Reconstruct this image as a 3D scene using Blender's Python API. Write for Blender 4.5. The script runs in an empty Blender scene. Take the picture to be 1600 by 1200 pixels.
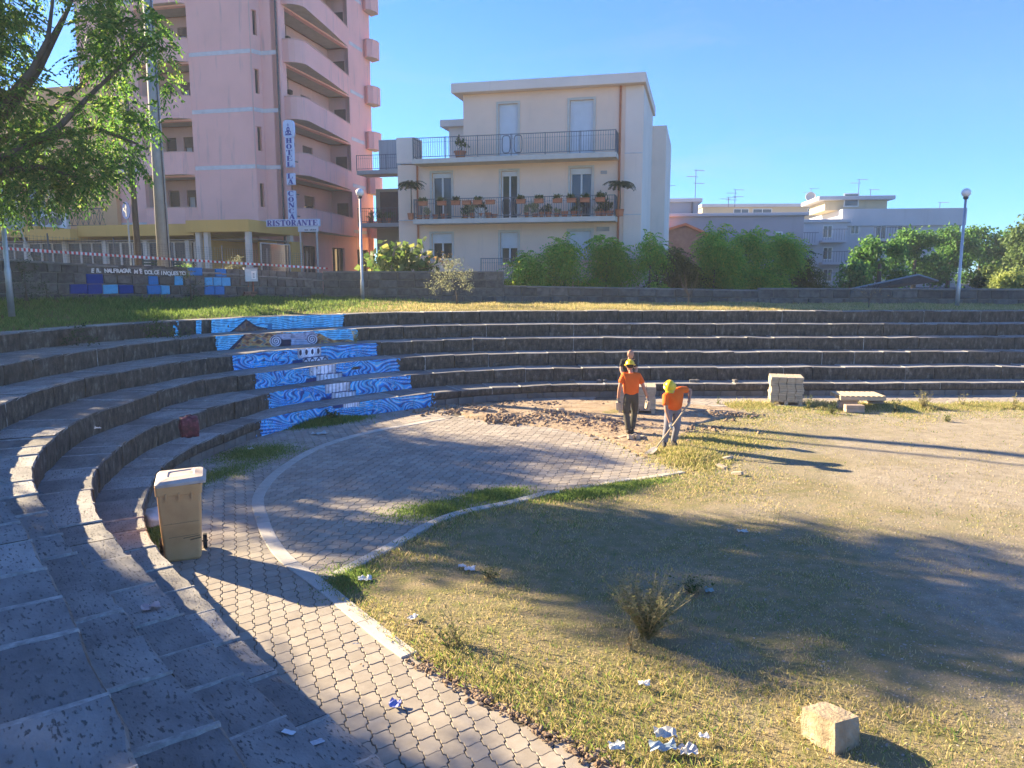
import bpy, bmesh, math, random
import numpy as np
from mathutils import Vector, Matrix
random.seed(7); RNG = np.random.default_rng(11)
S = bpy.context.scene
C = S.collection
R = math.radians

# ------------------------------------------------------------------ camera, sky, sun, exposure
CAM_F, HORIZ, EYE = 1200.0, 427.0, 3.7
PITCH = math.atan((600 - HORIZ) / CAM_F)
cd = bpy.data.cameras.new('camera'); cam = bpy.data.objects.new('camera', cd); C.objects.link(cam)
cam.location = (0, 0, EYE); cam.rotation_euler = (math.pi / 2 - PITCH, 0, 0)
cd.sensor_width = 36; cd.lens = 36 * CAM_F / 1600; cd.clip_end = 3000; cd.clip_start = 0.05
S.camera = cam
SUN_EL = R(23); SUN_TRAVEL = R(-28.5)                 # shadows run away to the right and a little towards us
sdir = Vector((-math.cos(SUN_TRAVEL) * math.cos(SUN_EL), -math.sin(SUN_TRAVEL) * math.cos(SUN_EL), math.sin(SUN_EL)))
w = bpy.data.worlds.new('World'); S.world = w; w.use_nodes = True
nt = w.node_tree; bg = nt.nodes['Background']
sky = nt.nodes.new('ShaderNodeTexSky'); sky.sky_type = 'NISHITA'; sky.sun_disc = False
sky.sun_elevation = SUN_EL; sky.sun_rotation = math.atan2(sdir.x, sdir.y)
sky.altitude = 50; sky.air_density = 1.0; sky.dust_density = 0.0; sky.ozone_density = 7.0
tint = nt.nodes.new('ShaderNodeMix'); tint.data_type = 'RGBA'; tint.blend_type = 'MULTIPLY'; tint.inputs[0].default_value = 1.0; tint.inputs[7].default_value = (0.56, 0.83, 1.14, 1)
nt.links.new(sky.outputs[0], tint.inputs[6])
# thin high cloud, a few faint wisps
wtc = nt.nodes.new('ShaderNodeTexCoord'); wmp = nt.nodes.new('ShaderNodeMapping'); wmp.inputs['Scale'].default_value = (2.0, 1.2, 9.0); wmp.inputs['Rotation'].default_value = (0.15, 0.1, 0)
wno = nt.nodes.new('ShaderNodeTexNoise'); wno.inputs['Scale'].default_value = 1.3; wno.inputs['Detail'].default_value = 9; wno.inputs['Roughness'].default_value = 0.6; wno.inputs['Distortion'].default_value = 0.6
wmr = nt.nodes.new('ShaderNodeMapRange'); wmr.inputs[1].default_value = 0.52; wmr.inputs[2].default_value = 0.8; wmr.inputs[4].default_value = 0.30
wcl = nt.nodes.new('ShaderNodeMix'); wcl.data_type = 'RGBA'; wcl.inputs[7].default_value = (2.6, 2.8, 3.1, 1)
nt.links.new(wtc.outputs['Generated'], wmp.inputs[0]); nt.links.new(wmp.outputs[0], wno.inputs['Vector']); nt.links.new(wno.outputs['Fac'], wmr.inputs[0])
nt.links.new(wmr.outputs[0], wcl.inputs[0]); nt.links.new(tint.outputs[2], wcl.inputs[6]); nt.links.new(wcl.outputs[2], bg.inputs[0]); bg.inputs[1].default_value = 0.060
sl = bpy.data.lights.new('sun', 'SUN'); sl.energy = 5.0; sl.angle = R(0.55); sl.color = (1.0, 0.81, 0.53)
so = bpy.data.objects.new('sun', sl); C.objects.link(so); so.rotation_euler = sdir.to_track_quat('Z', 'Y').to_euler()
S.view_settings.view_transform = 'Standard'; S.view_settings.look = 'None'
S.view_settings.exposure = 2.2; S.view_settings.gamma = 1.0
S.view_settings.use_curve_mapping = False
S.render.engine = 'CYCLES'

# ------------------------------------------------------------------ helpers
def un(x, y, z=0.0):                                # a pixel of the photograph and a height -> where it lies in the place
    dx = (x - 800) / CAM_F; dc = (600 - y) / CAM_F
    Y = math.cos(PITCH) + dc * math.sin(PITCH); Z = -math.sin(PITCH) + dc * math.cos(PITCH)
    t = (z - EYE) / Z
    return Vector((dx * t, Y * t, z))
def und(x, y, Yw):                                  # a pixel and a depth -> point
    dx = (x - 800) / CAM_F; dc = (600 - y) / CAM_F
    Y = math.cos(PITCH) + dc * math.sin(PITCH); Z = -math.sin(PITCH) + dc * math.cos(PITCH)
    t = Yw / Y
    return Vector((dx * t, Yw, EYE + Z * t))
def proj(P):                                        # world (N,3) -> photo pixels, used to lay out the painted mural
    c, s = math.cos(PITCH), math.sin(PITCH)
    X = P[:, 0]; Y = P[:, 1]; Z = P[:, 2] - EYE
    d = Y * c - Z * s; u = Y * s + Z * c
    return 800 + CAM_F * X / d, 600 - CAM_F * u / d
def hit(px, py, O, e):                              # ray against the vertical plane through O along e -> (distance along e, height)
    dx = (px - 800) / CAM_F; dc = (600 - py) / CAM_F
    Y = math.cos(PITCH) + dc * math.sin(PITCH); Z = -math.sin(PITCH) + dc * math.cos(PITCH)
    n = (-e[1], e[0]); t = (O[0] * n[0] + O[1] * n[1]) / (dx * n[0] + Y * n[1])
    return ((dx * t - O[0]) * e[0] + (Y * t - O[1]) * e[1], EYE + Z * t)

def tag(o, label=None, cat=None, group=None, kind=None):
    if label: o['label'] = label
    if cat: o['category'] = cat
    if group: o['group'] = group
    if kind: o['kind'] = kind
    return o
def empty(name, loc=(0, 0, 0), rz=0.0, label=None, cat=None, group=None, kind=None):
    o = bpy.data.objects.new(name, None); C.objects.link(o); o.location = loc; o.rotation_euler = (0, 0, rz)
    o.empty_display_size = 0.2
    return tag(o, label, cat, group, kind)
def link(name, me, parent=None, mats=None, loc=None, rot=None):
    o = bpy.data.objects.new(name, me); C.objects.link(o)
    if parent: o.parent = parent
    if loc is not None: o.location = loc
    if rot is not None: o.rotation_euler = rot
    if mats is not None and not me.materials:
        for m in (mats if isinstance(mats, (list, tuple)) else [mats]): me.materials.append(m)
    return o
def np_mesh(name, V, F, smooth=False):
    V = np.asarray(V, dtype=np.float32).reshape(-1, 3); F = np.asarray(F, dtype=np.int32)
    me = bpy.data.meshes.new(name); k = F.shape[1]
    me.vertices.add(len(V)); me.vertices.foreach_set('co', V.ravel())
    me.loops.add(F.size); me.loops.foreach_set('vertex_index', F.ravel())
    me.polygons.add(len(F)); me.polygons.foreach_set('loop_start', np.arange(0, F.size, k, dtype=np.int32))
    me.polygons.foreach_set('loop_total', np.full(len(F), k, dtype=np.int32))
    me.polygons.foreach_set('use_smooth', np.full(len(F), bool(smooth)))
    me.update(calc_edges=True); me.validate()
    return me
def copy_tree(o, parent=None):
    c = o.copy(); C.objects.link(c)
    if parent: c.parent = parent
    for ch in list(o.children): copy_tree(ch, c)
    return c

class MB:
    def __init__(s): s.v = []; s.f = []; s.m = []; s.cur = 0
    def add(s, vs, fs):
        n = len(s.v); s.v += [tuple(q) for q in vs]; s.f += [tuple(n + i for i in q) for q in fs]; s.m += [s.cur] * len(fs)
        return s
    def box(s, x0, x1, y0, y1, z0, z1, T=None):
        vs = [(x, y, z) for z in (z0, z1) for x, y in ((x0, y0), (x1, y0), (x1, y1), (x0, y1))]
        if T: vs = [T @ Vector(q) for q in vs]
        return s.add(vs, [(0, 3, 2, 1), (4, 5, 6, 7), (0, 1, 5, 4), (1, 2, 6, 5), (2, 3, 7, 6), (3, 0, 4, 7)])
    def bbox(s, x0, x1, y0, y1, z0, z1, b=0.01, T=None):      # box with chamfered edges
        vs = []; 
        for ix, x in ((-1, x0), (1, x1)):
            for iy, y in ((-1, y0), (1, y1)):
                for iz, z in ((-1, z0), (1, z1)):
                    vs += [(x, y - iy * b, z - iz * b), (x - ix * b, y, z - iz * b), (x - ix * b, y - iy * b, z)]
        if T: vs = [T @ Vector(q) for q in vs]
        bm = bmesh.new()
        for q in vs: bm.verts.new(q)
        r = bmesh.ops.convex_hull(bm, input=bm.verts[:]); bm.verts.index_update()
        V = [tuple(q.co) for q in bm.verts]; F = [tuple(q.index for q in f.verts) for f in bm.faces]; bm.free()
        return s.add(V, F)
    def prism(s, pts, z0, z1, T=None):
        n = len(pts); vs = [(p[0], p[1], z0) for p in pts] + [(p[0], p[1], z1) for p in pts]
        if T: vs = [T @ Vector(q) for q in vs]
        return s.add(vs, [tuple(range(n - 1, -1, -1)), tuple(range(n, 2 * n))] + [(i, (i + 1) % n, n + (i + 1) % n, n + i) for i in range(n)])
    def tube(s, pts, r, n=8, cap=True):
        pts = [Vector(p) for p in pts]; rs = r if isinstance(r, (list, tuple)) else [r] * len(pts)
        vs = []; up = Vector((0, 0, 1)); prev = None
        for i, p in enumerate(pts):
            d = (pts[min(i + 1, len(pts) - 1)] - pts[max(i - 1, 0)]).normalized()
            a = prev if prev is not None else (up.cross(d) if abs(d.z) < 0.95 else Vector((1, 0, 0)).cross(d))
            a = (a - d * a.dot(d)).normalized(); prev = a; b = d.cross(a)
            vs += [p + (a * math.cos(t) + b * math.sin(t)) * rs[i] for t in (2 * math.pi * k / n for k in range(n))]
        fs = [(i * n + k, i * n + (k + 1) % n, (i + 1) * n + (k + 1) % n, (i + 1) * n + k) for i in range(len(pts) - 1) for k in range(n)]
        if cap: fs += [tuple(range(n - 1, -1, -1)), tuple((len(pts) - 1) * n + k for k in range(n))]
        return s.add(vs, fs)
    def lathe(s, prof, c=(0, 0, 0), n=16, T=None):
        vs = [(c[0] + r * math.cos(2 * math.pi * k / n), c[1] + r * math.sin(2 * math.pi * k / n), c[2] + z) for r, z in prof for k in range(n)]
        if T: vs = [T @ Vector(q) for q in vs]
        fs = [(i * n + k, i * n + (k + 1) % n, (i + 1) * n + (k + 1) % n, (i + 1) * n + k) for i in range(len(prof) - 1) for k in range(n)]
        fs += [tuple(range(n - 1, -1, -1)), tuple((len(prof) - 1) * n + k for k in range(n))]
        return s.add(vs, fs)
    def build(s, name, mats, parent=None, smooth=False, loc=None, rot=None):
        me = bpy.data.meshes.new(name); me.from_pydata(s.v, [], s.f)
        ms = mats if isinstance(mats, (list, tuple)) else [mats]
        for m in ms: me.materials.append(m)
        if len(ms) > 1: me.polygons.foreach_set('material_index', np.array(s.m, dtype=np.int32))
        if smooth: me.polygons.foreach_set('use_smooth', np.ones(len(me.polygons), dtype=bool))
        me.update()
        return link(name, me, parent, None, loc, rot)

# ------------------------------------------------------------------ materials
def _n(t, k, **a):
    n = t.nodes.new(k)
    for q, v in a.items(): setattr(n, q, v)
    return n
def material(name, cols, scale=3.0, detail=6, rough=0.85, bump=0.0, bscale=None, stretch=(1, 1, 1), coord='Object',
             spec=0.3, rnd=0.0, metal=0.0, pos=None, bdist=0.02, extra=None, distort=0.0, brough=0.6):
    m = bpy.data.materials.new(name); m.use_nodes = True; t = m.node_tree; L = t.links
    p = t.nodes['Principled BSDF']; p.inputs['Roughness'].default_value = rough
    p.inputs['Specular IOR Level'].default_value = spec; p.inputs['Metallic'].default_value = metal
    tc = _n(t, 'ShaderNodeTexCoord'); mp = _n(t, 'ShaderNodeMapping'); mp.inputs['Scale'].default_value = stretch
    L.new(tc.outputs[coord], mp.inputs[0])
    if rnd:                                          # each object its own piece of the pattern
        oi = _n(t, 'ShaderNodeObjectInfo'); mm = _n(t, 'ShaderNodeVectorMath', operation='MULTIPLY'); mm.inputs[1].default_value = (37, 91, 53)
        L.new(oi.outputs['Random'], mm.inputs[0]); L.new(mm.outputs[0], mp.inputs['Location'])
    if len(cols) > 1:
        no = _n(t, 'ShaderNodeTexNoise'); no.inputs['Scale'].default_value = scale; no.inputs['Detail'].default_value = detail
        no.inputs['Roughness'].default_value = brough; no.inputs['Distortion'].default_value = distort
        L.new(mp.outputs[0], no.inputs['Vector'])
        cr = _n(t, 'ShaderNodeValToRGB'); e = cr.color_ramp.elements
        ps = pos or [0.3 + 0.4 * i / (len(cols) - 1) for i in range(len(cols))]
        e[0].position = ps[0]; e[0].color = (*cols[0], 1); e[1].position = ps[-1]; e[1].color = (*cols[-1], 1)
        for i in range(1, len(cols) - 1): q = e.new(ps[i]); q.color = (*cols[i], 1)
        L.new(no.outputs['Fac'], cr.inputs[0]); out = cr.outputs[0]
    else:
        rg = _n(t, 'ShaderNodeRGB'); rg.outputs[0].default_value = (*cols[0], 1); out = rg.outputs[0]
    if rnd:
        hs = _n(t, 'ShaderNodeHueSaturation'); mr = _n(t, 'ShaderNodeMapRange')
        mr.inputs[3].default_value = 1 - rnd; mr.inputs[4].default_value = 1 + rnd
        L.new(oi.outputs['Random'], mr.inputs[0]); L.new(mr.outputs[0], hs.inputs['Value']); L.new(out, hs.inputs['Color']); out = hs.outputs[0]
    if extra: out = extra(t, L, mp, out, p)
    L.new(out, p.inputs['Base Color'])
    if bump:
        nb = _n(t, 'ShaderNodeTexNoise'); nb.inputs['Scale'].default_value = bscale or scale * 6; nb.inputs['Detail'].default_value = 8
        nb.inputs['Roughness'].default_value = 0.65
        L.new(mp.outputs[0], nb.inputs['Vector'])
        bu = _n(t, 'ShaderNodeBump'); bu.inputs['Strength'].default_value = bump; bu.inputs['Distance'].default_value = bdist
        L.new(nb.outputs['Fac'], bu.inputs['Height'])
        if p.inputs['Normal'].links:                # keep an extra's bump too
            L.new(p.inputs['Normal'].links[0].from_socket, bu.inputs['Normal'])
        L.new(bu.outputs[0], p.inputs['Normal'])
    return m
def glass_mat(name, col, rough=0.08):
    m = bpy.data.materials.new(name); m.use_nodes = True; p = m.node_tree.nodes['Principled BSDF']
    p.inputs['Base Color'].default_value = (*col, 1); p.inputs['Roughness'].default_value = rough; p.inputs['Specular IOR Level'].default_value = 0.8
    return m
def leaf_mat(name, cols, trans=0.45, rough=0.55):
    m = bpy.data.materials.new(name); m.use_nodes = True; t = m.node_tree; L = t.links
    p = t.nodes['Principled BSDF']; out = t.nodes['Material Output']
    g = _n(t, 'ShaderNodeNewGeometry'); cr = _n(t, 'ShaderNodeValToRGB'); e = cr.color_ramp.elements
    e[0].position = 0; e[0].color = (*cols[0], 1); e[1].position = 1; e[1].color = (*cols[-1], 1)
    for i in range(1, len(cols) - 1): q = e.new(i / (len(cols) - 1)); q.color = (*cols[i], 1)
    L.new(g.outputs['Random Per Island'], cr.inputs[0]); L.new(cr.outputs[0], p.inputs['Base Color'])
    p.inputs['Roughness'].default_value = rough; p.inputs['Specular IOR Level'].default_value = 0.25
    tr = _n(t, 'ShaderNodeBsdfTranslucent'); hs = _n(t, 'ShaderNodeHueSaturation'); hs.inputs['Value'].default_value = 1.7; hs.inputs['Hue'].default_value = 0.485
    L.new(cr.outputs[0], hs.inputs['Color']); L.new(hs.outputs[0], tr.inputs[0])
    mx = _n(t, 'ShaderNodeMixShader'); mx.inputs[0].default_value = trans
    L.new(p.outputs[0], mx.inputs[1]); L.new(tr.outputs[0], mx.inputs[2]); L.new(mx.outputs[0], out.inputs[0])
    return m

def stone_extra(top, side_dark, pits=True):          # worn top face, stained rough faces at the sides; chisel pits as fine relief
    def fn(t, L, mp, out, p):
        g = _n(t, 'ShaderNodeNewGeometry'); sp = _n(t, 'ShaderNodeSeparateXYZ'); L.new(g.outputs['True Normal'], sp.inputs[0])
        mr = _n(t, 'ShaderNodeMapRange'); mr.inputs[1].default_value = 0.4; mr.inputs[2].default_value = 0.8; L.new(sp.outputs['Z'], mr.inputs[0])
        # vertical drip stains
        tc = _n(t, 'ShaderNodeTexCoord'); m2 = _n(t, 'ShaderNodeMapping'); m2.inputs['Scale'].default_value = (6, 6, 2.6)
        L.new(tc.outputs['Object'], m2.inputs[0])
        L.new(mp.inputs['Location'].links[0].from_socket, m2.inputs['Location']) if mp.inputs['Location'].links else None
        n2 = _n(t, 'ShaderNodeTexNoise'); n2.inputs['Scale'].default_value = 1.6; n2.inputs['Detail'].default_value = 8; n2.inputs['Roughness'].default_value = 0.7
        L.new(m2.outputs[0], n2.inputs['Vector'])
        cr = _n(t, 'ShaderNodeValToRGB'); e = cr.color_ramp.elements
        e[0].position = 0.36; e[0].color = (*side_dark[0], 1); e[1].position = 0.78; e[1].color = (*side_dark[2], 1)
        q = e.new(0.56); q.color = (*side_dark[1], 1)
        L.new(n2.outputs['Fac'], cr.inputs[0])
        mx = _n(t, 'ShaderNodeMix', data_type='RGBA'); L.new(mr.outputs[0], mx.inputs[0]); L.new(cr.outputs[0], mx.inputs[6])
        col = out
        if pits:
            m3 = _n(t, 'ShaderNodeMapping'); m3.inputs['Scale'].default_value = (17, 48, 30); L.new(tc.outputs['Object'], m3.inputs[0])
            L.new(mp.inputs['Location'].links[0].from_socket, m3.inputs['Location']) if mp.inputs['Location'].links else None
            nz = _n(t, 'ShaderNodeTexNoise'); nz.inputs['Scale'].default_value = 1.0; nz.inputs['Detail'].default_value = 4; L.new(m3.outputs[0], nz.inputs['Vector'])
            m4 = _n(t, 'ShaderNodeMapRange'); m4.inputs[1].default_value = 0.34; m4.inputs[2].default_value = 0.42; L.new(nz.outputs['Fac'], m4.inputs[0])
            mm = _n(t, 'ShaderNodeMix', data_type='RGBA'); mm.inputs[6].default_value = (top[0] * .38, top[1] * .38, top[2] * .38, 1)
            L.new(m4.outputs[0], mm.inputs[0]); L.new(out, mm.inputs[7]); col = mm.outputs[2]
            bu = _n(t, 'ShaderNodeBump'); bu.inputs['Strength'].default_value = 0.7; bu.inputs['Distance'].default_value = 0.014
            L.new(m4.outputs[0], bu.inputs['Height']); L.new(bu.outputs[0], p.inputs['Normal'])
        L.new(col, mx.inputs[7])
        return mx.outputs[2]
    return fn
M = {}
TOP = (0.33, 0.31, 0.285)
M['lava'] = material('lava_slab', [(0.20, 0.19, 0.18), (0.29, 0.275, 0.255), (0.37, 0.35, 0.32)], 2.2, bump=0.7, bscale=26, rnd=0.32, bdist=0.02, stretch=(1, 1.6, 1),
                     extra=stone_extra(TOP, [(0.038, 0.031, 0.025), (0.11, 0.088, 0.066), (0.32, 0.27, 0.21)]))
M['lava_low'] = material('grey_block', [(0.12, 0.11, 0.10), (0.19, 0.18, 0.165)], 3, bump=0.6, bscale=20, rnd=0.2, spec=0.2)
M['mortar'] = material('mortar', [(0.26, 0.25, 0.23), (0.36, 0.345, 0.32), (0.52, 0.50, 0.46)], 14, bump=0.8, bscale=40)
M['paver'] = material('paver', [(0.29, 0.25, 0.20), (0.37, 0.325, 0.265)], 8, bump=0.35, bscale=120, rnd=0.10, bdist=0.004, coord='Object')
M['paver_far'] = material('paver_far', [(0.27, 0.235, 0.19), (0.33, 0.285, 0.235), (0.38, 0.335, 0.275)], 1.2, bump=0.35, bscale=60, bdist=0.004, coord='Object')
M['sand'] = material('joint_sand', [(0.10, 0.082, 0.06), (0.17, 0.14, 0.105)], 6, bump=0.5, bscale=60)
M['kerb'] = material('kerb_concrete', [(0.40, 0.37, 0.32), (0.52, 0.48, 0.42)], 5, bump=0.4, bscale=50, rnd=0.10, bdist=0.006)
M['paver_stack'] = material('stacked_paver', [(0.42, 0.345, 0.245), (0.55, 0.46, 0.33)], 6, bump=0.4, bscale=60, rnd=0.12)
M['wood'] = material('pallet_wood', [(0.45, 0.35, 0.22), (0.62, 0.50, 0.34)], 5, bump=0.3, bscale=40, stretch=(1, 8, 8))
M['white'] = material('white_paint', [(0.70, 0.69, 0.66), (0.80, 0.79, 0.76)], 2, rough=0.5)
M['galv'] = material('galvanised', [(0.36, 0.38, 0.40), (0.48, 0.50, 0.52)], 6, rough=0.45, metal=0.6, spec=0.5)
M['concrete'] = material('concrete_pole', [(0.36, 0.34, 0.30), (0.47, 0.44, 0.39)], 3, bump=0.3, bscale=30)
M['darkmetal'] = material('dark_metal', [(0.045, 0.045, 0.05), (0.07, 0.07, 0.075)], 5, rough=0.5, spec=0.4)
M['rail_grey'] = material('grey_railing', [(0.12, 0.12, 0.13), (0.17, 0.17, 0.18)], 5, rough=0.5)
M['bark'] = material('bark', [(0.07, 0.055, 0.04), (0.16, 0.13, 0.10)], 6, bump=0.8, bscale=24, stretch=(1, 1, .3))
M['drystem'] = material('dry_stem', [(0.30, 0.25, 0.13), (0.42, 0.36, 0.20)], 9)

# ------------------------------------------------------------------ the seating tiers, traced in plan
def spline(P, step=0.1, smooth=10):
    P = np.array([[p[0], p[1]] for p in P], float); out = []
    Q = np.vstack([2 * P[0] - P[1], P, 2 * P[-1] - P[-2]])
    for i in range(1, len(Q) - 2):
        a, b, c, d = Q[i - 1], Q[i], Q[i + 1], Q[i + 2]; n = max(2, int(np.linalg.norm(c - b) / 0.05))
        t = np.linspace(0, 1, n, endpoint=False)[:, None]
        out.append(0.5 * ((2 * b) + (-a + c) * t + (2 * a - 5 * b + 4 * c - d) * t ** 2 + (-a + 3 * b - 3 * c + d) * t ** 3))
    out = np.vstack(out + [P[-1:]])
    return resample(out, step, smooth)
def resample(out, step, smooth=0):
    s = np.r_[0, np.cumsum(np.hypot(*np.diff(out, axis=0).T))]; n = max(2, int(s[-1] / step)); q = np.linspace(0, s[-1], n)
    o = np.c_[np.interp(q, s, out[:, 0]), np.interp(q, s, out[:, 1])]
    for _ in range(smooth):
        o[1:-1] = (o[:-2] + 2 * o[1:-1] + o[2:]) / 4
    return o
RIS = 0.40
def pts(L, z): return [tuple(un(x, y, z)[:2]) for x, y in L]
far_tail = lambda d: [(12, 23.05 + d), (17, 23.25 + d), (24, 23.6 + d), (34, 24.2 + d)]
E_ = {}
E_[1] = spline([(4.0, -0.6), (1.0, 2.75), (-.3, 4.2)] + pts([(537, 1138), (500, 1103), (428, 1044), (375, 997), (309, 919), (261, 874), (228, 826), (225, 790), (234, 760), (255, 727), (300, 697), (357, 675), (405, 656), (461, 643), (536, 631), (587, 624), (648, 617)], .4)
               + [(-.75, 22.0), (2, 22.75), (7, 22.95)] + far_tail(0), smooth=30)
E_[2] = spline([(3.4, -1.1), (.6, 2.3), (-.75, 3.85)] + pts([(437, 1106), (387, 1056), (356, 1028), (312, 981), (285, 955), (234, 898), (186, 847), (156, 807), (144, 768), (146.7, 741), (160, 720), (186.7, 699), (227, 672), (275, 654.7), (307, 644), (347, 632), (400, 620), (429, 611), (506, 601), (547, 596)], .8)
               + [(-3.0, 21.9), (-1, 22.95), (2, 23.55), (7, 23.72)] + far_tail(.75), smooth=30)
E_[3] = spline([(2.7, -1.4), (0, 1.9), (-1.15, 3.3)] + pts([(355, 1128), (258, 1040), (185, 940), (111, 850), (77, 800), (58.7, 768), (50.7, 746.7), (53, 725), (61, 706.7), (80, 688), (98.7, 672), (120, 657), (160, 641), (213, 624), (267, 605), (320, 593), (397, 583.5), (478, 574.5)], 1.2)
               + [(-4.3, 22.15), (-2.6, 23.2), (-.8, 23.85), (2, 24.35), (7, 24.5)] + far_tail(1.5), smooth=30)
E_[4] = spline([(2.1, -1.8), (-.6, 1.6)] + pts([(208, 1165), (138, 1010), (30, 810)], 1.6) + [(-6.0, 8.3), (-7.2, 10.0), (-8.1, 11.8), (-8.5, 13.3), (-8.68, 14.8)]
               + pts([(160, 585), (240, 572), (320, 560), (375, 554), (463, 545)], 1.6)
               + [(-4.6, 23.1), (-2.5, 24.25), (-.7, 24.8), (2, 25.15), (7, 25.27)] + far_tail(2.25), smooth=30)
E_[5] = spline([(1.4, -2.2), (-1.0, .8), (-2.6, 2.7), (-5.2, 5.9), (-7.2, 8.4), (-8.6, 10.6), (-9.25, 12.3), (-9.6, 14.4)]
               + pts([(67, 558.7), (133, 548), (200, 538.7), (267, 530.7), (352, 524)], 2.0)
               + [(-7.2, 21.9), (-5.8, 23.1), (-4.0, 24.5), (-2.2, 25.25), (-.6, 25.6), (2, 25.95), (7, 26.05)] + far_tail(3.0), smooth=30)
E_[6] = spline([(.7, -2.9), (-1.8, .3), (-3.4, 2.2), (-6.2, 5.5), (-8.4, 8.4), (-10.0, 11.2), (-10.7, 13.4), (-11.0, 15.4), (-10.9, 17.2)]
               + [(-10.5, 18.8), (-9.7, 20.4), (-8.7, 21.9), (-7.4, 23.3), (-5.6, 24.7), (-3.8, 25.7), (-2.1, 26.3), (-.4, 26.6), (2, 26.8), (7, 26.85)] + far_tail(3.75), smooth=30)
back6 = E_[6].copy()
tg = np.gradient(E_[6], axis=0); tg /= np.hypot(*tg.T)[:, None]
back6 += np.c_[-tg[:, 1], tg[:, 0]] * 0.5                      # travelling clockwise, outward is to the left
E_[7] = back6
def nearest(P, Cv):
    d = np.hypot(Cv[:, 0] - P[0], Cv[:, 1] - P[1]); i = int(d.argmin()); best = Cv[i]; bd = d[i]
    for a, b in ((i - 1, i), (i, i + 1)):
        if a < 0 or b >= len(Cv): continue
        ab = Cv[b] - Cv[a]; t = min(1, max(0, float((P - Cv[a]) @ ab / (ab @ ab)))); q = Cv[a] + ab * t; dd = np.hypot(*(q - P))
        if dd < bd: best, bd = q, dd
    return best

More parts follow.
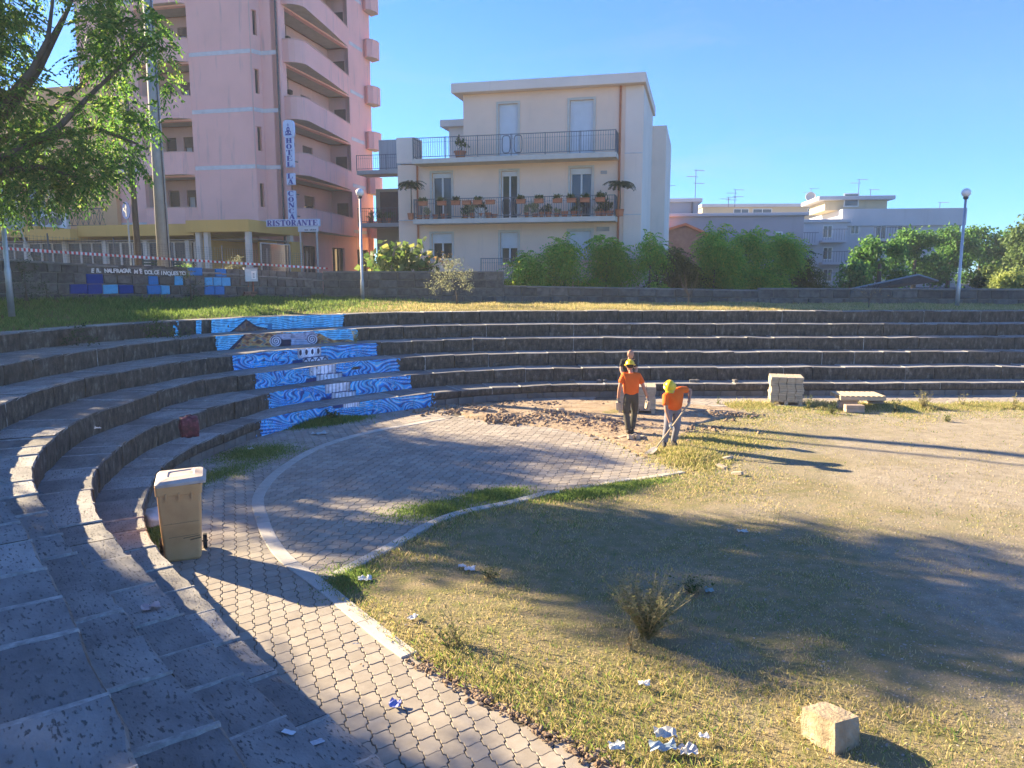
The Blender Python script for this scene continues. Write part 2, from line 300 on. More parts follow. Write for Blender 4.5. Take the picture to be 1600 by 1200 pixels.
# which slabs the camera can see decides nothing here; every tier is laid slab by slab all the way round
TIER_LABEL = {1: 'lowest curved stone seating step, right at the brick paving', 2: 'second curved stone seating step above the paving',
              3: 'third curved stone seating step, with painted grey column flutes half way round', 4: 'fourth curved stone seating step, painted with the top of a column shaft',
              5: 'fifth curved stone seating step, painted with a scrolled capital and brown mountain foot', 6: 'topmost curved stone seating step along the lawn edge with painted mountain peak'}
tiers = {}
joint_s = {}
for k in range(1, 7):
    root = empty('seating_step', (0, 0, 0), 0, TIER_LABEL[k], 'step', 'curved stone steps of the open air theatre', 'structure')
    tiers[k] = root
    e = E_[k]; s = np.r_[0, np.cumsum(np.hypot(*np.diff(e, axis=0).T))]
    z1 = RIS * k; z0 = z1 - RIS - (0.02 if k > 1 else -0.21); pos = 0.0; js = []
    mort = MB()
    while pos < s[-1] - .3:
        x_, y_ = np.interp(pos, s, e[:, 0]), np.interp(pos, s, e[:, 1])
        L_ = random.uniform(0.55, 0.95) if y_ < 13 else random.uniform(.8, 1.15)
        nxt = min(pos + L_, s[-1]); gap = random.uniform(0.006, 0.014)
        q = np.linspace(pos + gap, nxt - gap, 5)
        fr = np.c_[np.interp(q, s, e[:, 0]), np.interp(q, s, e[:, 1])]
        cen = fr[2]; tx = fr[-1] - fr[0]; an = math.atan2(tx[1], tx[0])
        bk = np.array([nearest(p, E_[k + 1]) for p in (fr[0], fr[2], fr[-1])])
        bk = np.array([bk[0], (bk[0] + bk[1]) / 2, bk[1], (bk[1] + bk[2]) / 2, bk[2]])
        # slightly past the next riser so that no gap opens there
        dirs = bk - fr; dl = np.hypot(*dirs.T)[:, None]; bk = fr + dirs / dl * (dl + .09)
        # rough front edge
        jit = np.array([random.gauss(0, .007) for _ in range(5)]); fr = fr - dirs / dl * jit[:, None] + dirs / dl * 0.004 * random.uniform(-1.5, 1.5)
        dz = random.gauss(0, .004) if k * 7 > 3 else 0; tilt = random.gauss(0, .004)
        # layers: bottom, belly, top rim, top inner
        rows = []
        bl = random.uniform(0, .018)
        topz = z1 + dz
        rows.append([(p + d * 0.012, z0) for p, d in zip(fr, dirs / dl)])
        rows.append([(p - d * (0.004 + bl * .4), z0 + (topz - z0) * .5 + random.gauss(0, .01)) for p, d in zip(fr, dirs / dl)])
        rows.append([(p, topz - .018 - random.random() ** 3 * .03) for p in fr])
        rows.append([(p + d * .018, topz + tilt * (i - 2)) for i, (p, d) in enumerate(zip(fr, dirs / dl))])
        rows.append([(p, topz + tilt * (i - 2)) for i, p in enumerate(bk)])
        rows.append([(p, z0) for p in bk])
        ca, sa = math.cos(-an), math.sin(-an); V = []
        for r in rows:
            for p, z in r:
                dx, dy = p[0] - cen[0], p[1] - cen[1]; V.append((dx * ca - dy * sa, dx * sa + dy * ca, z - z1))
        F = []
        nr = len(rows)
        for a in range(nr - 1):
            for b in range(4): F.append((a * 5 + b, (a + 1) * 5 + b, (a + 1) * 5 + b + 1, a * 5 + b + 1))
        F4 = [(0, 5, 10, 15), (0, 15, 20, 25)]
        me = bpy.data.meshes.new('stone_slab')
        caps = [(0, 25, 20, 15, 10, 5), (4, 9, 14, 19, 24, 29)]
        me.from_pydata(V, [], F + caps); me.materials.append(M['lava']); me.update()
        link('stone_slab', me, root, None, (cen[0], cen[1], z1), (0, 0, an))
        # mortar smeared along the joint
        if nxt < s[-1] - .1:
            js.append(nxt)
            p0 = np.array([np.interp(nxt, s, e[:, 0]), np.interp(nxt, s, e[:, 1])]); p1 = nearest(p0, E_[k + 1]); d = p1 - p0; ll = np.hypot(*d); d /= ll; nn = np.array([-d[1], d[0]])
            wv = random.choice([.012, .014, .018, .024, .035, .05])
            n = 9; off = random.uniform(-.3, .3) * wv
            L1 = []; 
            for i in range(n):
                t = 0.004 + (ll + .02) * i / (n - 1); a1 = wv * random.uniform(.5, 1.2) + .014 * i / n; a2 = wv * random.uniform(.5, 1.2) + .014 * i / n
                c0 = p0 + d * t + nn * off
                for sgn, aa, zz in ((1, a1, -.012), (1, a1 * .6, .007), (-1, a2 * .6, .007), (-1, a2, -.012)):
                    L1.append((*(c0 + nn * sgn * aa), z1 + zz))
            fs = [(i * 4 + j, i * 4 + j + 1, (i + 1) * 4 + j + 1, (i + 1) * 4 + j) for i in range(n - 1) for j in range(3)]
            fs += [(0, 3, 2, 1)]
            L1 += [(p0[0] + nn[0] * .012, p0[1] + nn[1] * .012, z0), (p0[0] - nn[0] * .012, p0[1] - nn[1] * .012, z0)]
            mort.add(L1, fs + ([(1, 2, n * 4 + 1, n * 4)] if random.random() < .12 else []))
        pos = nxt
    mort.build('joint_mortar', M['mortar'], root)
    joint_s[k] = js
# lower course of the bottom step: grey blocks under the overhanging slabs
e = E_[1]; s = np.r_[0, np.cumsum(np.hypot(*np.diff(e, axis=0).T))]; pos = 0
while pos < s[-1] - .3:
    nxt = min(pos + random.uniform(.38, .52), s[-1]); q = [pos + .008, (pos + nxt) / 2, nxt - .008]
    fr = np.c_[np.interp(q, s, e[:, 0]), np.interp(q, s, e[:, 1])]; t = fr[2] - fr[0]; t /= np.hypot(*t); nn = np.array([-t[1], t[0]]); dd = .03 + random.uniform(-.006, .006)
    cen = fr[1]; P = [fr[0] + nn * dd, fr[1] + nn * dd, fr[2] + nn * dd, fr[2] + nn * .3, fr[0] + nn * .3]; an = math.atan2(t[1], t[0]); ca, sa = math.cos(-an), math.sin(-an)
    P = [((p - cen)[0] * ca - (p - cen)[1] * sa, (p - cen)[0] * sa + (p - cen)[1] * ca) for p in P]
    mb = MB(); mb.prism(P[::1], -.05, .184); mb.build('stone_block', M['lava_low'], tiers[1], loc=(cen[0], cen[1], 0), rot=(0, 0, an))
    pos = nxt

# ------------------------------------------------------------------ painted sea picture on the risers (flat paint on the stones)
MUR = {6: (268, 541), 5: (336, 561), 4: (362, 592), 3: (396, 627), 2: (414, 646), 1: (398, 690)}
def lerp(a, b, t): return a + (b - a) * t
def ring(x, y, cx, cy, r): return np.hypot(x - cx, y - cy) / r
def inpoly(x, y, P):
    r = np.zeros(x.shape, bool); n = len(P)
    for i in range(n):
        (x1, y1), (x2, y2) = P[i], P[(i + 1) % n]
        c = ((y1 > y) != (y2 > y)) & (x < (x2 - x1) * (y - y1) / (y2 - y1 + 1e-9) + x1); r ^= c
    return r
def hsh(x, y, s=1.0):
    v = np.sin(np.floor(x / s) * 127.1 + np.floor(y / s) * 311.7) * 43758.5453; return v - np.floor(v)
def vnoise(x, y, s):
    gx, gy = np.floor(x / s), np.floor(y / s); fx, fy = x / s - gx, y / s - gy; fx = fx * fx * (3 - 2 * fx); fy = fy * fy * (3 - 2 * fy)
    h = lambda a, b: (lambda v: v - np.floor(v))(np.sin(a * 127.1 + b * 311.7) * 43758.5453)
    return lerp(lerp(h(gx, gy), h(gx + 1, gy), fx), lerp(h(gx, gy + 1), h(gx + 1, gy + 1), fx), fy)
NAVY, BLUE, SKYB, PALE, WHT = [np.array(c) for c in ((.006, .06, .30), (.010, .30, .82), (.07, .60, .95), (.40, .84, .98), (.72, .86, .95))]
def ramp(t, cols):
    t = np.clip(t, 0, 1)[:, None] * (len(cols) - 1); o = np.zeros((len(t), 3))
    for i, c in enumerate(cols): o += np.clip(1 - np.abs(t - i), 0, 1) * c
    return o
def waves(x, y, k):
    X, Y = x.copy(), y * 1.55
    for i, (cx, cy, r) in enumerate(((389, 563, 13), (440, 561, 14), (452, 556, 12), (462, 590, 15), (408, 599, 16), (458, 619, 18), (497, 622, 13), (545, 560, 14), (570, 578, 16), (572, 606, 24), (616, 612, 14), (520, 652, 20), (600, 648, 24), (465, 655, 18), (645, 640, 16), (430, 583, 11))):
        dx, dy = X - cx, Y - cy * 1.55; d = np.hypot(dx * .8, dy); a = (2.6 if i % 2 else -2.6) * np.exp(-(d / (r * .95)) ** 2); c, sn = np.cos(a), np.sin(a)
        X, Y = cx + dx * c - dy * sn, cy * 1.55 + dx * sn + dy * c
    fl = vnoise(X, Y, 30); f2 = vnoise(X * .6 + 90, Y + 40, 9)
    ph = Y * .74 + 2.1 * np.sin(X * .055 + k * 1.7) + 1.1 * np.sin(X * .13 + k) + 4.0 * fl + 1.2 * f2
    v = np.sin(ph); v2 = np.sin(ph * 2 + 1.3 + f2)
    c = ramp(.46 + .30 * v + .16 * v2 + .45 * (f2 - .5), [NAVY, BLUE * .8, BLUE, BLUE * .5 + SKYB * .5, SKYB, SKYB * .6 + PALE * .4])
    hi = np.abs(np.sin(ph * .5 + .4)) > .985; c[hi] = WHT * .8
    lo = np.abs(np.sin(ph * .5 + 1.9)) > .99; c[lo] = NAVY * .6
    return c
def paint(x, y, k):
    n = len(x); keep = np.ones(n, bool); c = waves(x, y, k)
    a, b = MUR[k]
    if k >= 5:                                        # sky, far sea, mountain
        t = np.sin(y * 1.9 + 4 * np.sin(x * .05) + 9 * vnoise(x * .35, y, 8))
        c = ramp(.55 + .3 * t + .3 * (vnoise(x, y * 2, 9) - .5), [BLUE * .8 + .02, SKYB, SKYB * .8 + PALE * .2, PALE])
        dk = (t < -.8); c[dk] = np.array((.02, .13, .38))
        mt = inpoly(x, y, [(355, 522), (371, 510), (384, 499.5), (389, 501), (401, 511), (418, 514.5), (436, 517.5), (446, 521), (446, 523), (355, 524)]) if k == 6 else \
            inpoly(x, y, [(352, 552), (362, 545), (383, 522), (425, 520), (500, 521), (512, 528), (522, 531), (545, 530), (560, 535), (560, 556), (352, 556)])
        wv = vnoise(x * .9 + y * 1.3, y * 1.6 - x * .8, 6); w2 = vnoise(x + 33, y + 71, 5)
        mc = ramp(wv * 1.1 - .05, [np.array(q) for q in ((.03, .02, .03), (.16, .07, .04), (.42, .15, .06), (.60, .34, .10), (.10, .18, .20), (.5, .10, .05))])
        if k == 6: mc = mc * .35 + np.array((.06, .035, .04))
        mc = mc * (.6 + .8 * w2[:, None]); c[mt] = mc[mt]
        if k == 6:
            edge = inpoly(x, y, [(355, 522), (371, 510), (384, 498.5), (401, 509.5), (440, 517), (440, 519), (401, 512), (385, 501.5), (372, 512), (358, 522)]); c[edge] = (.02, .015, .05)
            o = (x > 418) & (x < 425) & (y > 505) & (y < 515); c[o] = (.02, .22, .45)
        else:
            e2 = inpoly(x, y, [(352, 551), (383, 521), (386, 521), (364, 547), (358, 551)]); c[e2] = (.015, .012, .05)
            bar = inpoly(x, y, [(428, 523), (445, 521), (470, 520), (490, 518), (497, 524), (489, 529), (470, 530), (445, 531), (430, 527)])
            g = vnoise(x, y * 3, 4); c[bar] = (np.array((.42, .42, .55)) * (.6 + .7 * g[:, None]))[bar]
            lo = (x > 436) & (x < 456) & (y > 530.5); c[lo] = (.015, .015, .06)
            nk = (x > 455) & (x < 489) & (y > 530); st = np.sin(y * 2.6); c[nk] = ramp(.5 + .5 * st, [np.array((.05, .09, .30)), np.array((.35, .5, .75)), np.array((.75, .8, .88))])[nk]
            for cx, cy, r in ((431, 533, 9.5), (487.5, 530, 8.5)):
                d = np.hypot(x - cx, (y - cy) * 1.05); th = np.arctan2(y - cy, x - cx); sp = np.sin(d * 1.9 - th * 1.0)
                q = d < r; c[q] = ramp(.5 + .75 * sp, [np.array((.03, .03, .12)), np.array((.45, .42, .55)), np.array((.80, .78, .84))])[q]
    cols = {4: [(465, 502, 543, 556.5, 'o'), (473, 513, 557, 572, 'a')], 3: [(483, 525, 568, 583.5, 'f'), (494, 535, 583, 600, 'f')],
            2: [(508, 547, 596, 611.5, 'f'), (518, 556, 611, 630, 'f')], 1: [(536, 562, 627, 634, 'f')]}.get(k, [])
    for x0, x1, y0, y1, kind in cols:
        u = (x - x0) / (x1 - x0)
        yy = y + (x - (x0 + x1) / 2) * .09
        q = (u > 0) & (u < 1) & (yy > y0) & (yy <= y1 + 2)
        sh = .35 + .75 * np.sin(np.pi * np.clip(u, 0, 1)) ** .7
        base = np.array((.80, .80, .88)) * sh[:, None] * (.8 + .4 * vnoise(x, y, 3)[:, None])
        if kind == 'f':
            fl = np.abs(np.sin(u * np.pi * 7)); base = base * (.35 + .9 * fl[:, None] ** .6)
        v = (yy - y0) / (y1 - y0)
        if kind == 'o':
            m = ((((u * 4) % 1 - .5) / .22) ** 2 + ((v - .5) / .33) ** 2) < 1; base[m] = (.02, .02, .07)
            m = np.abs(((((u * 4) % 1 - .5) / .3) ** 2 + ((v - .5) / .42) ** 2) - 1) < .2; base[m] *= 1.5
        if kind == 'a':
            d = (((u * 4) % 1 - .5) / .42) ** 2 + (np.minimum(v - .62, 0) / .5) ** 2; m = np.abs(d - .8) < .26; base[m] = (.02, .02, .08)
        top = v < .09; base[top] = (.05, .05, .15)
        c[q] = base[q]
        bl = (x > x0 - 16) & (x < x0) & (yy > y1 - 12) & (yy < y1 + 2) & (kind != 'o') & (y0 not in (568, 596)); c[bl] = NAVY * .6
    # ragged ends: loose patches of paint
    le = np.clip((x - a) / (26 if k in (6, 1, 2) else 10), 0, 1); re = np.clip((b - x) / (44 if k == 1 else 14), 0, 1)
    prob = np.minimum(le, re); hh = .5 * vnoise(x * 1.0, y, 4.5) + .5 * vnoise(x + 50, y + 9, 2.2)
    keep = hh < (.18 + prob * 1.2)
    if k == 6: keep &= ~((x < 330) & (hsh(x, y * .2, 9) > .62))
    # scuffs where the stone shows through
    sc = vnoise(x, y, 1.3) * .6 + vnoise(x, y, 7) * .4; keep &= sc > .14
    dirt = .72 + .45 * vnoise(x * 1.3, y * .6, 5); c = c * dirt[:, None]
    return c, keep
mp_ = bpy.data.materials.new('wall_paint'); mp_.use_nodes = True; t_ = mp_.node_tree
at = t_.nodes.new('ShaderNodeAttribute'); at.attribute_name = 'Paint'; t_.links.new(at.outputs['Color'], t_.nodes['Principled BSDF'].inputs['Base Color'])
t_.nodes['Principled BSDF'].inputs['Roughness'].default_value = .6
for k in range(1, 7):
    e = E_[k]; s = np.r_[0, np.cumsum(np.hypot(*np.diff(e, axis=0).T))]
    P3 = np.c_[e, np.full(len(e), RIS * k - .2)]; px, _ = proj(P3)
    i0 = np.argmax((px > MUR[k][0] - 3) & (e[:, 1] > 13)); i1 = len(px) - 1 - np.argmax(((px < MUR[k][1] + 3) & (e[:, 1] > 12))[::-1])
    s0, s1 = s[i0], s[i1]; ns = int((s1 - s0) / .014); nz = 26
    q = np.linspace(s0, s1, ns); X = np.interp(q, s, e[:, 0]); Y = np.interp(q, s, e[:, 1])
    tx, ty = np.gradient(X), np.gradient(Y); l = np.hypot(tx, ty); nx, ny = ty / l, -tx / l           # towards the floor
    off = np.full(ns, .024)
    for j in joint_s[k]: off -= .016 * np.exp(-((q - j) / .012) ** 2)
    zt = RIS * k - .004; zb = RIS * (k - 1) + .004; zz = np.linspace(zb, zt, nz)
    V = np.zeros((ns, nz, 3)); V[:, :, 0] = (X + nx * off)[:, None]; V[:, :, 1] = (Y + ny * off)[:, None]; V[:, :, 2] = zz[None]
    V = V.reshape(-1, 3); u_, v_ = proj(V); colr, keep = paint(u_, v_, k)
    I = np.arange(ns * nz).reshape(ns, nz); F = np.stack([I[:-1, :-1], I[1:, :-1], I[1:, 1:], I[:-1, 1:]], -1).reshape(-1, 4)
    F = F[keep[F].sum(1) >= 3]
    use = np.unique(F); mapi = -np.ones(ns * nz, int); mapi[use] = np.arange(len(use))
    me = np_mesh('painted_mural', V[use], mapi[F])
    ca_ = me.color_attributes.new('Paint', 'FLOAT_COLOR', 'POINT'); ca_.data.foreach_set('color', np.c_[colr[use], np.ones(len(use))].astype(np.float32).ravel())
    tag(link('painted_mural', me, tiers[k], mp_), 'blue mural paint on the riser of this step')

# ------------------------------------------------------------------ floor, field, paving
KERB = resample(spline([(2.1, 4.15)] + pts([(950, 1200), (800, 1118), (650, 1035), (560, 965), (500, 915), (450, 880), (420, 840), (405, 800), (401, 784), (410, 765), (440, 735), (500, 700), (580, 676), (640, 665), (700, 655)], 0) + [(-.2, 20.3), (1.8, 20.9), (5, 21.15), (12, 21.3), (17, 21.4), (26, 21.8)], smooth=12), .1)
DIAG = spline([(-2.3, 8.75)] + pts([(600, 862), (700, 810), (800, 788), (870, 770), (1000, 750), (1090, 735)], 0), smooth=6)
E1 = E_[1]
def poly_mesh(name, P, z, mat, parent=None):
    bm = bmesh.new(); vs = [bm.verts.new((p[0], p[1], z)) for p in P]; es = [bm.edges.new((vs[i], vs[(i + 1) % len(vs)])) for i in range(len(vs))]
    bmesh.ops.triangle_fill(bm, edges=es, use_beauty=True); bmesh.ops.recalc_face_normals(bm, faces=bm.faces)
    for f in bm.faces:
        if f.normal.z < 0: f.normal_flip()
    me = bpy.data.meshes.new(name); bm.to_mesh(me); bm.free(); me.materials.append(mat)
    return link(name, me, parent)
def offs(Cv, d):
    t = np.gradient(Cv, axis=0); t /= np.hypot(*t.T)[:, None]; return Cv + np.c_[-t[:, 1], t[:, 0]] * d

def field_extra(t, L, mp, out, p):                    # dirt and pebbly soil against dry and green turf, tyre marks
    n1 = _n(t, 'ShaderNodeTexNoise'); n1.inputs['Scale'].default_value = .42; n1.inputs['Detail'].default_value = 5; L.new(mp.outputs[0], n1.inputs['Vector'])
    n2 = _n(t, 'ShaderNodeTexNoise'); n2.inputs['Scale'].default_value = 5; n2.inputs['Detail'].default_value = 8; L.new(mp.outputs[0], n2.inputs['Vector'])
    n3 = _n(t, 'ShaderNodeTexVoronoi'); n3.inputs['Scale'].default_value = 46; n3.inputs['Randomness'].default_value = 1.0; L.new(mp.outputs[0], n3.inputs['Vector'])
    sx = _n(t, 'ShaderNodeSeparateXYZ'); L.new(mp.outputs[0], sx.inputs[0])
    gr = _n(t, 'ShaderNodeMath', operation='MULTIPLY_ADD'); gr.inputs[1].default_value = -.045; gr.inputs[2].default_value = .27; L.new(sx.outputs['X'], gr.inputs[0])
    ad = _n(t, 'ShaderNodeMath', operation='ADD'); L.new(n1.outputs['Fac'], ad.inputs[0]); L.new(gr.outputs[0], ad.inputs[1])
    mr = _n(t, 'ShaderNodeMapRange'); mr.inputs[1].default_value = .42; mr.inputs[2].default_value = .66; L.new(ad.outputs[0], mr.inputs[0])
    tr = _n(t, 'ShaderNodeValToRGB'); e = tr.color_ramp.elements; e[0].position = .35; e[0].color = (.36, .29, .17, 1); e[1].position = .68; e[1].color = (.24, .23, .10, 1)
    L.new(n2.outputs['Fac'], tr.inputs[0])
    mx = _n(t, 'ShaderNodeMix', data_type='RGBA'); L.new(mr.outputs[0], mx.inputs[0]); L.new(out, mx.inputs[6]); L.new(tr.outputs[0], mx.inputs[7])
    st = _n(t, 'ShaderNodeMapRange'); st.inputs[1].default_value = 0; st.inputs[2].default_value = .30; st.inputs[3].default_value = 1.7; st.inputs[4].default_value = .72; L.new(n3.outputs['Distance'], st.inputs[0])
    ml = _n(t, 'ShaderNodeMix', data_type='RGBA', blend_type='MULTIPLY'); ml.inputs[0].default_value = .8; L.new(mx.outputs[2], ml.inputs[6]); L.new(st.outputs[0], ml.inputs[7])
    return ml.outputs[2]
M['field'] = material('field_soil', [(.26, .215, .15), (.42, .36, .265), (.55, .48, .37)], 2.6, detail=10, bump=1.0, bscale=30, bdist=.03, extra=field_extra, rough=.95, spec=.1, brough=.85)
def isl_extra(t, L, mp, out, p):
    g = _n(t, 'ShaderNodeNewGeometry'); hs = _n(t, 'ShaderNodeHueSaturation'); mr = _n(t, 'ShaderNodeMapRange'); mr.inputs[3].default_value = .86; mr.inputs[4].default_value = 1.14
    L.new(g.outputs['Random Per Island'], mr.inputs[0]); L.new(mr.outputs[0], hs.inputs['Value']); L.new(out, hs.inputs['Color']); return hs.outputs[0]
M['paver_far'] = material('paver_rows', [(.28, .24, .195), (.335, .29, .24), (.38, .335, .275)], 1.2, bump=.35, bscale=60, bdist=.004, extra=isl_extra)

# field: one sheet with soft relief
gx = np.linspace(-9, 36, 180); gy = np.linspace(-12, 25, 150); GX, GY = np.meshgrid(gx, gy, indexing='ij')
def relief(x, y): return .045 * (vnoise(x + 50, y + 50, 1.9) - .5) + .03 * (vnoise(x + 9, y + 7, .55) - .5) + .02
def dist_curve(P, Cv):
    out = np.full(len(P), 9e9)
    for i in range(0, len(P), 20000):
        q = P[i:i + 20000]; out[i:i + 20000] = np.sqrt(((q[:, None] - Cv[None, ::2]) ** 2).sum(-1).min(1))
    return out
def inp(P, poly): return inpoly(P[:, 0], P[:, 1], [tuple(q) for q in poly])
ki = int(np.argmin(np.hypot(*(KERB - DIAG[0]).T)))
RING_POLY = np.vstack([offs(E1, .1)[::3], KERB[::-3]])
far_i = int(np.argmin(np.abs(KERB[:, 0] - .0) + 10 * (KERB[:, 1] < 18)))
DUG = [(-.35, 19.0), (.9, 18.15), (1.9, 17.3), (2.3, 16.35), (2.55, 15.4), (2.95, 14.5)]      # edge of the relaid paving beside the dug strip
PLAZA_POLY = np.vstack([DIAG[::2], np.array(DUG[::-1]), KERB[ki:far_i - 3][::-2]])
Pg = np.c_[GX.ravel(), GY.ravel()]
low = inp(Pg, RING_POLY) | inp(Pg, PLAZA_POLY)
dk_ = np.minimum(dist_curve(Pg, KERB), dist_curve(Pg, DIAG)); infield = ~low
Z = relief(Pg[:, 0], Pg[:, 1]) * np.clip((dk_ - .05) / .6, 0, 1) + .012
Z[low] = -.055 - .15 * np.clip(dk_[low] / .3, 0, 1)
outer = ~inp(Pg, np.vstack([offs(E1, .3)[::3], [(36, -12), (4, -12)]]));
Z[outer] = -.2
I = np.arange(Z.size).reshape(GX.shape); F = np.stack([I[:-1, :-1], I[1:, :-1], I[1:, 1:], I[:-1, 1:]], -1).reshape(-1, 4)
tag(link('ground', np_mesh('ground', np.c_[Pg, Z], F, True), None, M['field']), kind='structure')

ring_o = tag(poly_mesh('pavement', RING_POLY, .004, M['sand']), kind='structure')
plaza_o = tag(poly_mesh('plaza', PLAZA_POLY, .008, M['sand']), kind='structure')
def paver_outline(w, h, g=.004):
    a, b = .011, .015; Sx = lambda u: b * math.sin(2 * math.pi * u)
    xs = [-(w / 2 - a - g), -w * .25, 0, w * .25, w / 2 - a - g]
    bot = [(x, -h / 2 + Sx(x / w) + g) for x in xs]; top = [(x, h / 2 + Sx(x / w) - g) for x in xs[::-1]]
    sy = [(-.27, -a), (-.17, a), (.17, a), (.27, -a)]
    rgt = [(w / 2 + q - g, y * h) for y, q in sy]; lft = [(-(w / 2 + q - g), y * h) for y, q in sy[::-1]]
    return bot + rgt + top + lft
PW, PH = .165, .205
OUT = paver_outline(PW, PH); nO = len(OUT); c_ = .004
PV = np.array([(x, y, 0) for x, y in OUT] + [(x, y, .046) for x, y in OUT] + [(x * (1 - c_ / PW * 2), y * (1 - c_ / PH * 2), .05) for x, y in OUT])
PF = [(i, (i + 1) % nO, nO + (i + 1) % nO, nO + i) for i in range(nO)] + [(nO + i, nO + (i + 1) % nO, 2 * nO + (i + 1) % nO, 2 * nO + i) for i in range(nO)]
def lay(root, poly, ang, n_single, mname, drop=None, zoff=-.030):
    ca, sa = math.cos(ang), math.sin(ang); poly = np.asarray(poly); mnx, mny = poly.min(0) - .5; mxx, mxy = poly.max(0) + .5
    cen = (np.array([mnx, mny]) + (mxx, mxy)) / 2; rad = np.hypot(mxx - mnx, mxy - mny) / 2
    ni = int(rad / PW) + 1; nj = int(rad / PH) + 1; ii, jj = np.meshgrid(np.arange(-ni, ni), np.arange(-nj, nj), indexing='ij')
    lx = ii.ravel() * PW; ly = (jj.ravel() + .5 * (ii.ravel() % 2)) * PH
    P = np.c_[cen[0] + lx * ca - ly * sa, cen[1] + lx * sa + ly * ca]
    m = inp(P, poly)
    if drop is not None: m &= ~drop(P)
    P = P[m]
    # keep what the photograph can show
    vis = (P[:, 0] < 19) & (P[:, 1] > 2)
    P = P[vis]; d = np.hypot(P[:, 0], P[:, 1]); u_, v_ = proj(np.c_[P, np.zeros(len(P))]); ins = (u_ > -20) & (u_ < 1620) & (v_ < 1220)
    order = np.argsort(d + 100 * ~ins); P = P[order]
    dz = RNG.normal(0, .0018, len(P)); da = RNG.normal(0, .006, len(P)) + ang
    me = bpy.data.meshes.new('paver'); me.from_pydata([tuple(q) for q in PV], [], PF + [tuple(range(2 * nO, 3 * nO))]); me.materials.append(M[mname])
    for q in range(min(n_single, len(P))):
        link('paver', me, root, None, (P[q, 0], P[q, 1], zoff + dz[q]), (RNG.normal(0, .006), RNG.normal(0, .006), da[q]))
    Q = P[n_single:]; n = len(Q)
    if n:
        c2, s2 = np.cos(da[n_single:]), np.sin(da[n_single:])
        V = np.zeros((n, len(PV), 3)); V[:, :, 0] = Q[:, 0:1] + PV[None, :, 0] * c2[:, None] - PV[None, :, 1] * s2[:, None]
        V[:, :, 1] = Q[:, 1:2] + PV[None, :, 0] * s2[:, None] + PV[None, :, 1] * c2[:, None]; V[:, :, 2] = PV[None, :, 2] + zoff + dz[n_single:, None]
        me = bpy.data.meshes.new('pavers'); b = (np.arange(n) * len(PV))[:, None]
        Fq = (np.array(PF)[None] + b[:, :, None]).reshape(-1, 4); top = (np.arange(2 * nO, 3 * nO)[None] + b)
        me.vertices.add(V.shape[0] * V.shape[1]); me.vertices.foreach_set('co', V.astype(np.float32).ravel())
        lp = np.concatenate([Fq.ravel(), top.ravel()]).astype(np.int32); me.loops.add(len(lp)); me.loops.foreach_set('vertex_index', lp)
        tot = np.r_[np.full(len(Fq), 4), np.full(n, nO)].astype(np.int32); me.polygons.add(len(tot))
        me.polygons.foreach_set('loop_start', np.r_[0, np.cumsum(tot)[:-1]].astype(np.int32)); me.polygons.foreach_set('loop_total', tot); me.polygons.foreach_set('use_smooth', np.zeros(len(tot), dtype=bool)); me.update(calc_edges=True)
        tag(link('pavers', me, root, M['paver_far']), kind='stuff')
ring_drop = lambda P: ((P[:, 1] > 19.6) & (P[:, 0] > -1.6) & (P[:, 0] < 3.9) & (vnoise(P[:, 0] * 1.0 + 5, P[:, 1] + 3, .8) > .35))
lay(ring_o, RING_POLY, R(-70 + 90), 300, 'paver', ring_drop)
lay(plaza_o, PLAZA_POLY, R(-104 + 90), 300, 'paver', None, zoff=-.027)
# kerb stones, flush and worn
kerb_root = empty('kerb', (0, 0, 0), 0, 'pale concrete kerb stones curving between the two pavings', 'kerb', kind='structure')
def kerb_line(Cv, root, w_, i0, i1, mat, L0=.9, wob=0.0, zt=.035):
    Cv = Cv[i0:i1]; s = np.r_[0, np.cumsum(np.hypot(*np.diff(Cv, axis=0).T))]; pos = 0
    while pos < s[-1] - .2:
        nxt = min(pos + L0 * random.uniform(.9, 1.1), s[-1]); q = np.linspace(pos + .006, nxt - .006, 4)
        fr = np.c_[np.interp(q, s, Cv[:, 0]), np.interp(q, s, Cv[:, 1])]; t = np.gradient(fr, axis=0); t /= np.hypot(*t.T)[:, None]; nn = np.c_[-t[:, 1], t[:, 0]]
        o = random.gauss(0, wob); P = list(fr + nn * (w_ / 2 + o)) + list((fr - nn * (w_ / 2 - o))[::-1]); cen = fr.mean(0); an = math.atan2(*(fr[-1] - fr[0])[::-1]); ca, sa = math.cos(-an), math.sin(-an)
        P = [((p - cen)[0] * ca - (p - cen)[1] * sa, (p - cen)[0] * sa + (p - cen)[1] * ca) for p in P]
        b = .007; n = len(P); c = np.mean(P, axis=0); In = [(x - (b if x > c[0] else -b), y - (b if y > c[1] else -b)) for x, y in P]
        z = random.gauss(0, .003)
        V = [(x, y, -.1) for x, y in P] + [(x, y, zt - b + z) for x, y in P] + [(x, y, zt + z) for x, y in In]
        F = [((i + 1) % n + a * n, i + a * n, i + (a + 1) * n, (i + 1) % n + (a + 1) * n) for a in (0, 1) for i in range(n)] + [tuple(range(3 * n - 1, 2 * n - 1, -1))]
        mb = MB(); mb.add(V, F); mb.build('kerb_stone', mat, root, loc=(cen[0], cen[1], 0), rot=(0, 0, an)); pos = nxt
kk = [int(np.argmin(np.hypot(*(KERB - np.array(un(x, y, 0)[:2])).T))) for x, y in ((640, 1028), (700, 656))]
kerb_line(KERB, kerb_root, .19, kk[0], kk[1], M['kerb'], .95, .003, .032)
kerb_line(DIAG, kerb_root, .16, 3, int(len(DIAG) * .62), M['kerb'], .9, .006, .045)
kerb_line(DIAG, kerb_root, .13, int(len(DIAG) * .66), len(DIAG) - 2, M['kerb'], .6, .02, .04)
